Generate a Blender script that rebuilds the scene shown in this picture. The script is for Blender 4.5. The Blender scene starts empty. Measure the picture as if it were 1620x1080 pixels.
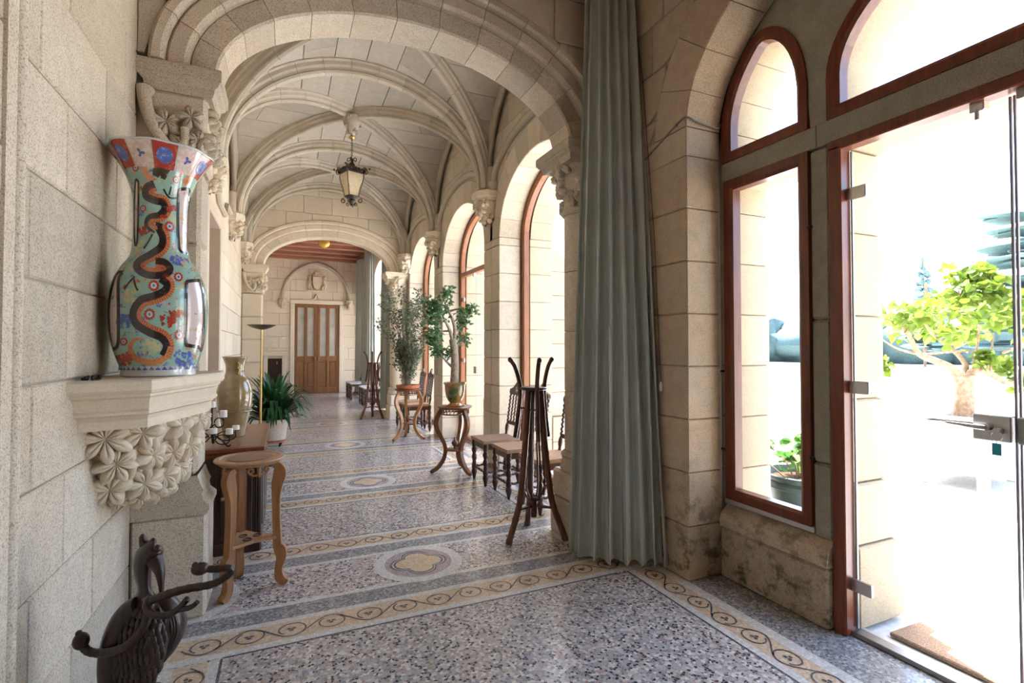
import bpy, bmesh, math, random
from mathutils import Vector, Matrix, noise
random.seed(7)
sc = bpy.context.scene
COL = sc.collection
PI = math.pi
R_ = math.radians

# ---------------------------------------------------------------- camera
cam_d = bpy.data.cameras.new('camera')
cam = bpy.data.objects.new('camera', cam_d)
COL.objects.link(cam)
cam.location = (0, 0, 1.45)
cam.rotation_euler = (R_(91.2), 0, R_(-24))
cam_d.sensor_width = 36
cam_d.lens = 808 / 1620 * 36
cam_d.shift_y = -7 / 1620
cam_d.clip_start = 0.02
cam_d.clip_end = 500
sc.camera = cam

# ---------------------------------------------------------------- world, sun, exposure
SUN_EL, SUN_AZ = 66, 18         # elevation; azimuth from +Y towards +X (degrees)
world = bpy.data.worlds.new('world')
sc.world = world
world.use_nodes = True
wn = world.node_tree.nodes
wl = world.node_tree.links
wn.clear()
sky = wn.new('ShaderNodeTexSky')
sky.sky_type = 'NISHITA'
sky.sun_disc = False
sky.sun_elevation = R_(SUN_EL)
sky.sun_rotation = R_(SUN_AZ)
sky.dust_density = 3.0
sky.air_density = 1.0
sky.ozone_density = 1.0
bg = wn.new('ShaderNodeBackground')
bg.inputs['Strength'].default_value = 0.55
wo = wn.new('ShaderNodeOutputWorld')
wl.new(sky.outputs[0], bg.inputs['Color'])
wl.new(bg.outputs[0], wo.inputs['Surface'])

sun_d = bpy.data.lights.new('sun', 'SUN')
sun_d.energy = 9.0
sun_d.angle = R_(0.6)
sun_d.color = (1.0, 0.97, 0.92)
sun = bpy.data.objects.new('sun', sun_d)
COL.objects.link(sun)
sd = Vector((math.sin(R_(SUN_AZ)) * math.cos(R_(SUN_EL)), math.cos(R_(SUN_AZ)) * math.cos(R_(SUN_EL)), math.sin(R_(SUN_EL))))
sun.rotation_euler = sd.to_track_quat('Z', 'Y').to_euler()
sun.location = (20, 20, 30)

vs = sc.view_settings
vs.view_transform = 'Standard'
vs.look = 'None'
vs.gamma = 1.0
vs.use_curve_mapping = False
vs.exposure = 1.78
sc.display_settings.display_device = 'sRGB'
sc.cycles.use_denoising = True
sc.cycles.max_bounces = 14
sc.cycles.diffuse_bounces = 8
sc.cycles.glossy_bounces = 4
sc.cycles.transparent_max_bounces = 16
sc.cycles.sample_clamp_indirect = 8.0
sc.cycles.caustics_reflective = False
sc.cycles.caustics_refractive = False


# ---------------------------------------------------------------- helpers
def link(o, parent=None):
    COL.objects.link(o)
    if parent is not None:
        o.parent = parent
    return o


def tag(o, label=None, cat=None, group=None, kind=None):
    if label: o['label'] = label
    if cat: o['category'] = cat
    if group: o['group'] = group
    if kind: o['kind'] = kind
    return o


def thing(name, label, cat, loc=(0, 0, 0), rz=0.0, group=None, kind=None):
    o = bpy.data.objects.new(name, None)
    o.empty_display_size = 0.1
    COL.objects.link(o)
    o.location = loc
    o.rotation_euler = (0, 0, rz)
    return tag(o, label, cat, group, kind)


def copy_tree(o, parent=None):
    c = o.copy()
    COL.objects.link(c)
    c.parent = parent
    for ch in list(o.children):
        copy_tree(ch, c)
    return c


class MB:
    """collects geometry, then links it as ONE mesh object"""
    def __init__(s):
        s.v = []
        s.f = []

    def add(s, verts, faces):
        b = len(s.v)
        s.v += [tuple(p) for p in verts]
        s.f += [tuple(i + b for i in f) for f in faces]
        return s

    def box(s, c, d, rz=0.0, ch=0.0, M=None):
        x, y, z = d[0] / 2, d[1] / 2, d[2] / 2
        if ch <= 0:
            vs_ = [(-x, -y, -z), (x, -y, -z), (x, y, -z), (-x, y, -z), (-x, -y, z), (x, -y, z), (x, y, z), (-x, y, z)]
            fs = [(0, 3, 2, 1), (4, 5, 6, 7), (0, 1, 5, 4), (1, 2, 6, 5), (2, 3, 7, 6), (3, 0, 4, 7)]
        else:
            vs_ = []
            for (ax, ay, az) in ((x - ch, y - ch, z), (x, y - ch, z - ch), (x - ch, y, z - ch)):
                for sx in (-1, 1):
                    for sy in (-1, 1):
                        for sz in (-1, 1):
                            vs_.append((sx * ax, sy * ay, sz * az))
            bm = bmesh.new()
            for p in vs_: bm.verts.new(p)
            bmesh.ops.convex_hull(bm, input=bm.verts)
            bmesh.ops.dissolve_limit(bm, angle_limit=0.02, verts=bm.verts, edges=bm.edges)
            bm.verts.index_update()
            vs_ = [v.co.copy() for v in bm.verts]
            fs = [tuple(v.index for v in f.verts) for f in bm.faces]
            bm.free()
        m = Matrix.Translation(c) @ Matrix.Rotation(rz, 4, 'Z')
        if M is not None: m = M @ m
        return s.add([m @ Vector(p) for p in vs_], fs)

    def prism(s, poly, h0, h1, mp=lambda a, b, t: (a, b, t)):
        n = len(poly)
        vs_ = [mp(a, b, h0) for a, b in poly] + [mp(a, b, h1) for a, b in poly]
        fs = [tuple(range(n - 1, -1, -1)), tuple(range(n, 2 * n))]
        fs += [(i, (i + 1) % n, n + (i + 1) % n, n + i) for i in range(n)]
        return s.add(vs_, fs)

    def lathe(s, prof, n=24, c=(0, 0, 0), a0=0.0, a1=2 * PI, rot=None, cap=True, fl=None, sq=None):
        full = abs(a1 - a0 - 2 * PI) < 1e-6
        m = n if full else n + 1
        vs_ = []
        C = Vector(c)
        for r, z in prof:
            for i in range(m):
                a = a0 + (a1 - a0) * i / n
                k = r if fl is None else r * (1 + fl(a, z))
                p = Vector((k * math.cos(a), k * math.sin(a), z))
                if rot is not None: p = rot @ p
                vs_.append(C + p)
        fs = []
        for j in range(len(prof) - 1):
            for i in range(n):
                a, b = j * m + i, j * m + (i + 1) % m
                fs.append((a, b, b + m, a + m))
        if cap and full:
            if prof[0][0] > 1e-5: fs.append(tuple(range(m - 1, -1, -1)))
            if prof[-1][0] > 1e-5: fs.append(tuple((len(prof) - 1) * m + i for i in range(m)))
        return s.add(vs_, fs)

    def tube(s, pts, r, n=8, cap=True, closed=False, flat=None):
        P = [Vector(p) for p in pts]
        rr = list(r) if isinstance(r, (list, tuple)) else [r] * len(P)
        up = Vector((0, 0, 1))
        vs_ = []
        N = len(P)
        last = None
        for i in range(N):
            if closed: t = P[(i + 1) % N] - P[i - 1]
            else: t = P[min(i + 1, N - 1)] - P[max(i - 1, 0)]
            if t.length < 1e-9: t = Vector((0, 0, 1))
            t.normalize()
            if last is None:
                u = up if abs(t.z) < 0.95 else Vector((1, 0, 0))
                a = t.cross(u).normalized()
            else:
                a = (last - t * last.dot(t))
                a = a.normalized() if a.length > 1e-6 else t.orthogonal().normalized()
            last = a
            b = t.cross(a)
            for k in range(n):
                th = 2 * PI * k / n
                ca, sa = math.cos(th), math.sin(th)
                if flat: sa *= flat
                vs_.append(P[i] + (a * ca + b * sa) * rr[i])
        fs = []
        for i in range(N if closed else N - 1):
            for k in range(n):
                i2 = (i + 1) % N
                fs.append((i * n + k, i * n + (k + 1) % n, i2 * n + (k + 1) % n, i2 * n + k))
        if cap and not closed:
            fs.append(tuple(range(n - 1, -1, -1)))
            fs.append(tuple((N - 1) * n + k for k in range(n)))
        return s.add(vs_, fs)

    def ball(s, c, r, n=12, m=8, M=None):
        rx, ry, rz = r if isinstance(r, (list, tuple)) else (r, r, r)
        vs_ = [(0, 0, -rz)]
        for j in range(1, m):
            t = -PI / 2 + PI * j / m
            for i in range(n):
                a = 2 * PI * i / n
                vs_.append((rx * math.cos(t) * math.cos(a), ry * math.cos(t) * math.sin(a), rz * math.sin(t)))
        vs_.append((0, 0, rz))
        fs = [(0, 1 + (i + 1) % n, 1 + i) for i in range(n)]
        for j in range(m - 2):
            for i in range(n):
                a, b = 1 + j * n + i, 1 + j * n + (i + 1) % n
                fs.append((a, b, b + n, a + n))
        e = len(vs_) - 1
        fs += [(e, e - n + i, e - n + (i + 1) % n) for i in range(n)]
        T = Matrix.Translation(c)
        if M is not None: T = T @ M
        return s.add([T @ Vector(p) for p in vs_], fs)

    def sweep(s, path, prof, up=Vector((0, 0, 1)), frames=None, cap=True):
        """prof: (w, d) points; w along side, d along -normal (down/out)"""
        P = [Vector(p) for p in path]
        N, n = len(P), len(prof)
        vs_ = []
        for i in range(N):
            if frames: side, nor = frames[i]
            else:
                t = (P[min(i + 1, N - 1)] - P[max(i - 1, 0)]).normalized()
                side = t.cross(up).normalized()
                nor = side.cross(t).normalized()
            for w, d in prof:
                vs_.append(P[i] + side * w + nor * d)
        fs = []
        for i in range(N - 1):
            for k in range(n):
                fs.append((i * n + k, i * n + (k + 1) % n, (i + 1) * n + (k + 1) % n, (i + 1) * n + k))
        if cap:
            fs.append(tuple(range(n - 1, -1, -1)))
            fs.append(tuple((N - 1) * n + k for k in range(n)))
        return s.add(vs_, fs)

    def build(s, name, mat, parent=None, smooth=None, fix=True, loc=None):
        me = bpy.data.meshes.new(name)
        me.from_pydata([tuple(p) for p in s.v], [], s.f)
        if fix:
            bm = bmesh.new()
            bm.from_mesh(me)
            bmesh.ops.recalc_face_normals(bm, faces=bm.faces)
            bm.to_mesh(me)
            bm.free()
        me.update()
        if smooth:
            me.polygons.foreach_set('use_smooth', [True] * len(me.polygons))
            me.set_sharp_from_angle(angle=R_(smooth))
        if isinstance(mat, str): mat = MAT[mat]
        me.materials.append(mat)
        o = bpy.data.objects.new(name, me)
        link(o, parent)
        if loc is not None: o.location = loc
        return o


def lerp(a, b, t): return a + (b - a) * t


def catmull(pts, per=8, closed=False):
    P = [Vector(p) for p in pts]
    out = []
    n = len(P)
    for i in range(n if closed else n - 1):
        if closed: p0, p1, p2, p3 = P[i - 1], P[i], P[(i + 1) % n], P[(i + 2) % n]
        else: p0, p1, p2, p3 = P[max(i - 1, 0)], P[i], P[i + 1], P[min(i + 2, n - 1)]
        for k in range(per):
            t = k / per
            out.append(0.5 * ((2 * p1) + (p2 - p0) * t + (2 * p0 - 5 * p1 + 4 * p2 - p3) * t * t + (3 * p1 - p0 - 3 * p2 + p3) * t ** 3))
    if not closed: out.append(P[-1])
    return out


# ---------------------------------------------------------------- materials
MAT = {}


def nmat(name, rough=0.6, spec=0.3, metal=0.0):
    m = bpy.data.materials.new(name)
    m.use_nodes = True
    nt = m.node_tree
    b = nt.nodes['Principled BSDF']
    b.inputs['Roughness'].default_value = rough
    b.inputs['Metallic'].default_value = metal
    b.inputs['Specular IOR Level'].default_value = spec
    MAT[name] = m
    return m, nt, b


def N(nt, t, **kw):
    n = nt.nodes.new(t)
    for k, v in kw.items():
        if k in n.inputs: n.inputs[k].default_value = v
        else: setattr(n, k, v)
    return n


def pos(nt, space='world'):
    if space == 'world': return N(nt, 'ShaderNodeNewGeometry').outputs['Position']
    return N(nt, 'ShaderNodeTexCoord').outputs['Object']


def noi(nt, co, scale, detail=3.0, rough=0.55):
    n = N(nt, 'ShaderNodeTexNoise', Scale=scale, Detail=detail, Roughness=rough)
    nt.links.new(co, n.inputs['Vector'])
    return n.outputs['Fac']


def ramp(nt, fac, stops, interp='LINEAR'):
    r = N(nt, 'ShaderNodeValToRGB')
    cr = r.color_ramp
    cr.interpolation = interp
    while len(cr.elements) > 1: cr.elements.remove(cr.elements[-1])
    for i, (p, c) in enumerate(stops):
        e = cr.elements[0] if i == 0 else cr.elements.new(p)
        e.position = p
        e.color = (*c, 1) if len(c) == 3 else c
    nt.links.new(fac, r.inputs['Fac'])
    return r.outputs['Color']


def mixc(nt, fac, a, b, mode='MIX'):
    m = N(nt, 'ShaderNodeMix', data_type='RGBA', blend_type=mode)
    for i, x in ((0, fac), (6, a), (7, b)):
        if isinstance(x, (int, float)): m.inputs[i].default_value = x
        elif isinstance(x, tuple): m.inputs[i].default_value = (*x, 1) if len(x) == 3 else x
        else: nt.links.new(x, m.inputs[i])
    return m.outputs[2]


def bump(nt, b, h, strength=0.3, dist=0.01):
    n = N(nt, 'ShaderNodeBump', Strength=strength, Distance=dist)
    nt.links.new(h, n.inputs['Height'])
    nt.links.new(n.outputs['Normal'], b.inputs['Normal'])


def rnd(nt): return N(nt, 'ShaderNodeObjectInfo').outputs['Random']


def stone_mat(name, base, dark, stain, speck=0.5, var=0.16, rough=0.85, moss=0.0):
    m, nt, b = nmat(name, rough, 0.2)
    co = pos(nt)
    big = noi(nt, co, 1.7, 4)
    c = mixc(nt, ramp(nt, big, [(0.35, (0, 0, 0)), (0.72, (1, 1, 1))]), base, stain)
    mid = noi(nt, co, 14, 4)
    c = mixc(nt, ramp(nt, mid, [(0.35, (0.5,) * 3), (0.7, (0, 0, 0))]), c, dark)
    fine = noi(nt, co, 170, 2, 0.7)
    sp = ramp(nt, fine, [(0.36, (0.35,) * 3), (0.47, (0.95,) * 3), (0.66, (1.12,) * 3)])
    c = mixc(nt, speck, c, sp, 'MULTIPLY')
    v = ramp(nt, rnd(nt), [(0.0, (1 - var,) * 3), (0.5, (1, 0.985, 0.96)), (1.0, (1 + var * 0.6,) * 3)])
    c = mixc(nt, 1.0, c, v, 'MULTIPLY')
    if moss:
        sx = N(nt, 'ShaderNodeSeparateXYZ')
        nt.links.new(co, sx.inputs[0])
        mn = noi(nt, co, 9, 5, 0.7)
        mr = ramp(nt, mn, [(0.50, (0, 0, 0)), (0.64, (1, 1, 1))])
        zz = N(nt, 'ShaderNodeMapRange')
        nt.links.new(sx.outputs['Z'], zz.inputs['Value'])
        zz.inputs['From Min'].default_value = 0.05
        zz.inputs['From Max'].default_value = 0.85
        zz.inputs['To Min'].default_value = moss
        zz.inputs['To Max'].default_value = 0.0
        mm = N(nt, 'ShaderNodeMath', operation='MULTIPLY')
        nt.links.new(mr, mm.inputs[0])
        nt.links.new(zz.outputs[0], mm.inputs[1])
        c = mixc(nt, mm.outputs[0], c, (0.05, 0.06, 0.025))
    nt.links.new(c, b.inputs['Base Color'])
    bump(nt, b, noi(nt, co, 120, 4, 0.7), 0.25, 0.006)
    return m


stone_mat('granite', (0.66, 0.585, 0.47), (0.50, 0.43, 0.34), (0.60, 0.50, 0.38), 0.72)
stone_mat('granite_pier', (0.54, 0.45, 0.345), (0.40, 0.325, 0.24), (0.58, 0.44, 0.29), 0.72, moss=0.95)
stone_mat('limestone', (0.76, 0.67, 0.53), (0.64, 0.54, 0.41), (0.72, 0.61, 0.46), 0.2, 0.06)
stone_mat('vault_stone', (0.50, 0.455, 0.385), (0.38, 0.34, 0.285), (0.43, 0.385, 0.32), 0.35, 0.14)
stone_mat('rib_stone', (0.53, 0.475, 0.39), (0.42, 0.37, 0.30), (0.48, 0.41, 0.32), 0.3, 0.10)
stone_mat('far_stone', (0.72, 0.64, 0.52), (0.62, 0.54, 0.43), (0.68, 0.58, 0.45), 0.2, 0.07)
stone_mat('outer_stone', (0.50, 0.42, 0.30), (0.41, 0.34, 0.24), (0.47, 0.38, 0.26), 0.4, 0.10)
stone_mat('mortar', (0.40, 0.36, 0.30), (0.30, 0.27, 0.23), (0.36, 0.32, 0.27), 0.3, 0.0)
stone_mat('mullion_stone', (0.40, 0.36, 0.29), (0.24, 0.23, 0.18), (0.33, 0.32, 0.24), 0.6, 0.12)


def wood_mat(name, c1, c2, scale=9, stretch=(1, 1, 0.12), rough=0.35, spec=0.45, space='obj', bumpy=0.1):
    m, nt, b = nmat(name, rough, spec)
    mp = N(nt, 'ShaderNodeMapping')
    mp.inputs['Scale'].default_value = stretch
    nt.links.new(pos(nt, space), mp.inputs['Vector'])
    n1 = noi(nt, mp.outputs[0], scale * 4, 5, 0.6)
    c = ramp(nt, n1, [(0.32, c2), (0.68, c1)])
    v = ramp(nt, rnd(nt), [(0, (0.88,) * 3), (1, (1.1,) * 3)])
    c = mixc(nt, 1.0, c, v, 'MULTIPLY')
    nt.links.new(c, b.inputs['Base Color'])
    bump(nt, b, n1, bumpy, 0.004)
    return m


wood_mat('mahogany', (0.20, 0.052, 0.022), (0.10, 0.024, 0.012), rough=0.3)
wood_mat('window_wood', (0.34, 0.13, 0.05), (0.22, 0.075, 0.03), rough=0.35)
wood_mat('dark_wood', (0.050, 0.022, 0.012), (0.022, 0.010, 0.007), rough=0.28)
wood_mat('chair_wood', (0.085, 0.036, 0.020), (0.035, 0.015, 0.010), rough=0.3)
wood_mat('stand_wood', (0.40, 0.19, 0.072), (0.25, 0.105, 0.038), rough=0.32)
wood_mat('stand_wood_mid', (0.24, 0.095, 0.035), (0.13, 0.048, 0.018), rough=0.3)
wood_mat('table_top_wood', (0.50, 0.31, 0.17), (0.36, 0.20, 0.10), stretch=(1, .12, 1), rough=0.4)
wood_mat('cabinet_top_wood', (0.30, 0.17, 0.10), (0.19, 0.10, 0.06), stretch=(.12, 1, 1), rough=0.4)
wood_mat('bamboo', (0.17, 0.060, 0.028), (0.06, 0.022, 0.012), rough=0.25)
wood_mat('door_wood', (0.30, 0.135, 0.050), (0.20, 0.082, 0.03), rough=0.45)
wood_mat('beam_wood', (0.40, 0.18, 0.11), (0.25, 0.10, 0.06), stretch=(.1, 1, 1), rough=0.6, space='world')
wood_mat('bird_wood', (0.052, 0.026, 0.017), (0.018, 0.009, 0.007), scale=14, rough=0.34, spec=0.5, bumpy=0.3)
wood_mat('trunk', (0.40, 0.30, 0.20), (0.25, 0.17, 0.11), scale=5, rough=0.8)


def plain(name, col, rough=0.5, spec=0.4, metal=0.0, nscale=30, nvar=0.12, bmp=0.0):
    m, nt, b = nmat(name, rough, spec, metal)
    n = noi(nt, pos(nt, 'obj'), nscale, 3)
    lo = tuple(max(0, x * (1 - nvar)) for x in col)
    hi = tuple(min(1, x * (1 + nvar)) for x in col)
    nt.links.new(ramp(nt, n, [(0.3, lo), (0.7, hi)]), b.inputs['Base Color'])
    if bmp: bump(nt, b, n, bmp, 0.004)
    return m


plain('steel', (0.55, 0.54, 0.52), 0.32, 0.5, 1.0, nvar=0.03)
plain('steel_dark', (0.30, 0.29, 0.28), 0.4, 0.5, 1.0, nvar=0.05)
plain('iron', (0.025, 0.022, 0.020), 0.5, 0.4, 0.6)
plain('iron_lantern', (0.060, 0.048, 0.036), 0.5, 0.5, 0.7)
plain('brass', (0.46, 0.30, 0.12), 0.35, 0.5, 1.0)
plain('brass_dull', (0.30, 0.21, 0.11), 0.4, 0.5, 0.8)
plain('bronze_dark', (0.10, 0.075, 0.05), 0.4, 0.5, 0.6)
plain('candle_wax', (0.86, 0.83, 0.76), 0.5, 0.4, nvar=0.02)
plain('cane_seat', (0.36, 0.235, 0.15), 0.75, 0.2, nscale=60, nvar=0.2)
plain('pale_seat', (0.50, 0.47, 0.46), 0.7, 0.3)
plain('terracotta', (0.42, 0.13, 0.06), 0.6, 0.3)
plain('white_paint', (0.80, 0.80, 0.78), 0.5, 0.4, nvar=0.03)
plain('cream_planter', (0.62, 0.52, 0.42), 0.6, 0.3)
plain('rubber', (0.02, 0.02, 0.022), 0.5, 0.4)
plain('soil', (0.06, 0.04, 0.025), 0.95, 0.1, nscale=60, nvar=0.4, bmp=0.5)
plain('bark', (0.36, 0.24, 0.16), 0.9, 0.15, nscale=25, nvar=0.35, bmp=0.5)
plain('bark_grey', (0.34, 0.27, 0.20), 0.85, 0.15, nscale=35, nvar=0.3, bmp=0.3)
plain('pot_green', (0.022, 0.040, 0.034), 0.45, 0.4, nscale=12, nvar=0.3)
plain('teal_plastic', (0.02, 0.36, 0.46), 0.35, 0.5, nvar=0.03)
plain('black_cord', (0.012, 0.013, 0.016), 0.45, 0.4)
plain('grey_cable', (0.26, 0.24, 0.21), 0.6, 0.3)
plain('white_plastic', (0.78, 0.76, 0.72), 0.45, 0.4, nvar=0.02)
plain('amber_glass', (0.70, 0.42, 0.08), 0.25, 0.5)
plain('aluminium', (0.66, 0.65, 0.63), 0.4, 0.5, 0.9, nvar=0.03)
plain('doormat', (0.30, 0.20, 0.13), 0.95, 0.1, nscale=150, nvar=0.4, bmp=0.6)
plain('gravel', (0.54, 0.51, 0.46), 0.95, 0.1, nscale=40, nvar=0.25, bmp=0.4)
plain('lawn', (0.30, 0.36, 0.12), 0.95, 0.1, nscale=10, nvar=0.2)
plain('paving', (0.63, 0.63, 0.63), 0.8, 0.2, nscale=25, nvar=0.12)
plain('parasol_wood', (0.42, 0.20, 0.07), 0.5, 0.3)
plain('car_paint', (0.62, 0.64, 0.66), 0.25, 0.5)
plain('frost_glass', (0.60, 0.50, 0.33), 0.5, 0.4)
plain('door_pane', (0.46, 0.44, 0.38), 0.25, 0.5, nscale=3, nvar=0.15)
plain('firebox', (0.012, 0.010, 0.009), 0.9, 0.1)


def leaf_mat(name, c1, c2, rough=0.4, trans=0.25):
    m, nt, b = nmat(name, rough, 0.4)
    n = noi(nt, pos(nt), 9, 3)
    c = ramp(nt, n, [(0.35, c1), (0.65, c2)])
    nt.links.new(c, b.inputs['Base Color'])
    t = N(nt, 'ShaderNodeBsdfTranslucent')
    nt.links.new(c, t.inputs['Color'])
    mx = N(nt, 'ShaderNodeMixShader')
    mx.inputs[0].default_value = trans
    nt.links.new(b.outputs[0], mx.inputs[1])
    nt.links.new(t.outputs[0], mx.inputs[2])
    nt.links.new(mx.outputs[0], nt.nodes['Material Output'].inputs['Surface'])


leaf_mat('leaf_dark', (0.015, 0.055, 0.018), (0.035, 0.12, 0.035), 0.3)
leaf_mat('leaf_jade', (0.07, 0.17, 0.06), (0.17, 0.30, 0.13), 0.35)
leaf_mat('leaf_grey', (0.09, 0.125, 0.07), (0.19, 0.22, 0.14), 0.5)
leaf_mat('leaf_tree', (0.13, 0.21, 0.02), (0.20, 0.27, 0.03), 0.5, 0.4)
leaf_mat('leaf_geranium', (0.06, 0.17, 0.03), (0.13, 0.27, 0.06), 0.5, 0.3)
leaf_mat('leaf_hedge', (0.05, 0.10, 0.10), (0.09, 0.15, 0.15), 0.7, 0.1)
leaf_mat('leaf_cedar_hazy', (0.13, 0.22, 0.22), (0.20, 0.30, 0.30), 0.7, 0.2)  # paler than real cedar needles: distant haze is put into the colour


def glass_mat(name, tint=(1, 1, 1), ior=1.45):
    m = bpy.data.materials.new(name)
    m.use_nodes = True
    nt = m.node_tree
    nt.nodes.clear()
    o = N(nt, 'ShaderNodeOutputMaterial')
    t = N(nt, 'ShaderNodeBsdfTransparent')
    t.inputs['Color'].default_value = (*tint, 1)
    g = N(nt, 'ShaderNodeBsdfGlossy')
    g.inputs['Roughness'].default_value = 0.02
    # Schlick reflectance of a thin pane, the same from both sides
    lw = N(nt, 'ShaderNodeLayerWeight', Blend=0.5)
    pw = N(nt, 'ShaderNodeMath', operation='POWER')
    pw.inputs[1].default_value = 5.0
    nt.links.new(lw.outputs['Facing'], pw.inputs[0])
    fr = N(nt, 'ShaderNodeMapRange')
    fr.inputs['To Min'].default_value = 0.05
    fr.inputs['To Max'].default_value = 0.9
    nt.links.new(pw.outputs[0], fr.inputs['Value'])
    mx = N(nt, 'ShaderNodeMixShader')
    nt.links.new(fr.outputs[0], mx.inputs[0])
    nt.links.new(t.outputs[0], mx.inputs[1])
    nt.links.new(g.outputs[0], mx.inputs[2])
    nt.links.new(mx.outputs[0], o.inputs['Surface'])
    MAT[name] = m


glass_mat('glass', (0.97, 0.985, 0.98), 1.2)
plain('glass_edge', (0.30, 0.36, 0.35), 0.2, 0.5, nvar=0.05)
plain('grey_seal', (0.34, 0.31, 0.35), 0.5, 0.3, nvar=0.05)


# floor mosaics: stone chips as cells of colour on the polished floor
def chips(name, scale, stops, grout, gw=0.06, rough=0.19, rand=0.9, spec=0.6):
    m, nt, b = nmat(name, rough, spec)
    co = pos(nt)
    v = N(nt, 'ShaderNodeTexVoronoi', Scale=scale, Randomness=rand)
    v.feature = 'F1'
    v.voronoi_dimensions = '2D'
    nt.links.new(co, v.inputs['Vector'])
    sx = N(nt, 'ShaderNodeSeparateXYZ')
    nt.links.new(v.outputs['Color'], sx.inputs[0])
    c = ramp(nt, sx.outputs[0], stops, 'CONSTANT')
    c = mixc(nt, 1.0, c, ramp(nt, sx.outputs[1], [(0, (0.85,) * 3), (1, (1.12,) * 3)]), 'MULTIPLY')
    e = N(nt, 'ShaderNodeTexVoronoi', Scale=scale, Randomness=rand)
    e.feature = 'DISTANCE_TO_EDGE'
    e.voronoi_dimensions = '2D'
    nt.links.new(co, e.inputs['Vector'])
    ef = ramp(nt, e.outputs['Distance'], [(gw * 0.5, (1, 1, 1)), (gw * 1.6, (0, 0, 0))])
    c = mixc(nt, ef, c, grout)
    c = mixc(nt, 0.3, c, ramp(nt, noi(nt, co, 2.2, 3), [(0.3, (0.75,) * 3), (0.7, (1.1,) * 3)]), 'MULTIPLY')
    nt.links.new(c, b.inputs['Base Color'])
    rr = N(nt, 'ShaderNodeMapRange')
    nt.links.new(noi(nt, co, 5, 3), rr.inputs['Value'])
    rr.inputs['To Min'].default_value = rough * 0.7
    rr.inputs['To Max'].default_value = rough * 1.5
    nt.links.new(rr.outputs[0], b.inputs['Roughness'])
    bump(nt, b, e.outputs['Distance'], 0.03, 0.002)


W_, G_, B_, K_, P_, C_ = (0.66, 0.62, 0.57), (0.37, 0.36, 0.36), (0.20, 0.21, 0.24), (0.045, 0.045, 0.055), (0.42, 0.32, 0.29), (0.48, 0.45, 0.41)
chips('terrazzo', 70, [(0, K_), (0.13, B_), (0.24, G_), (0.44, C_), (0.62, P_), (0.72, W_), (0.90, (0.34, 0.26, 0.21))], (0.50, 0.49, 0.47), 0.05)
chips('tess_white', 75, [(0, (0.60, 0.60, 0.57)), (0.35, (0.66, 0.66, 0.62)), (0.7, (0.56, 0.56, 0.54))], (0.42, 0.42, 0.40), 0.05, rand=0.5)
chips('tess_grey', 80, [(0, (0.13, 0.14, 0.16)), (0.3, (0.22, 0.23, 0.25)), (0.6, (0.30, 0.30, 0.30)), (0.85, (0.42, 0.41, 0.39))], (0.32, 0.32, 0.32), 0.05)
chips('tess_ochre', 85, [(0, (0.56, 0.43, 0.29)), (0.3, (0.62, 0.50, 0.36)), (0.6, (0.53, 0.40, 0.27)), (0.9, (0.62, 0.44, 0.30))], (0.50, 0.41, 0.31), 0.04, rand=0.6)
chips('tess_mauve', 85, [(0, (0.30, 0.25, 0.26)), (0.4, (0.38, 0.31, 0.31)), (0.8, (0.46, 0.37, 0.36))], (0.40, 0.37, 0.36), 0.05, rand=0.6)
chips('tess_dark', 90, [(0, (0.045, 0.05, 0.07)), (0.5, (0.08, 0.085, 0.11)), (0.85, (0.14, 0.14, 0.16))], (0.25, 0.23, 0.20), 0.05, rand=0.5)

# ================================================================ STRUCTURE
XL, XR = -0.72, 2.30            # inner wall faces
XC = 0.79                       # gallery axis
BAY = [3.43, 5.79, 8.15, 10.50]  # transverse lines
Z_SPR, V_RISE, V_HW = 3.33, 1.25, 1.47
NEAR0 = -3.4                    # back wall of the room the camera stands in
FAR1 = 17.4                     # end wall

mapX = lambda s, z, t: (t, s, z)      # wall in a Y-Z plane, t = X
mapY = lambda s, z, t: (s, t, z)      # wall in an X-Z plane, t = Y


def block(parent, mat, mp, poly, tb, tf, c=0.006, name='stone_block', j=0.0025):
    """one dressed stone: polygon in the wall plane, from back depth tb to front depth tf, chamfered arrises"""
    n = len(poly)
    cs = sum(p[0] for p in poly) / n
    cz = sum(p[1] for p in poly) / n
    def inset(k):
        out = []
        for s, z in poly:
            ds, dz = s - cs, z - cz
            L = math.hypot(ds, dz) or 1
            out.append((s - (k if ds > 0 else -k) * min(1, abs(ds) / (0.25 * L)), z - (k if dz > 0 else -k) * min(1, abs(dz) / (0.25 * L))))
        return out
    a, b = inset(j), inset(j + c)
    sg = 1 if tf > tb else -1
    mb = MB()
    vs_ = [mp(s, z, tb) for s, z in a] + [mp(s, z, tf - sg * c) for s, z in a] + [mp(s, z, tf) for s, z in b]
    fs = [tuple(range(n))] + [tuple(range(2 * n, 3 * n))]
    for k in (0, n):
        fs += [(k + i, k + (i + 1) % n, k + n + (i + 1) % n, k + n + i) for i in range(n)]
    mb.add(vs_, fs)
    return mb.build(name, mat, parent)


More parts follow.
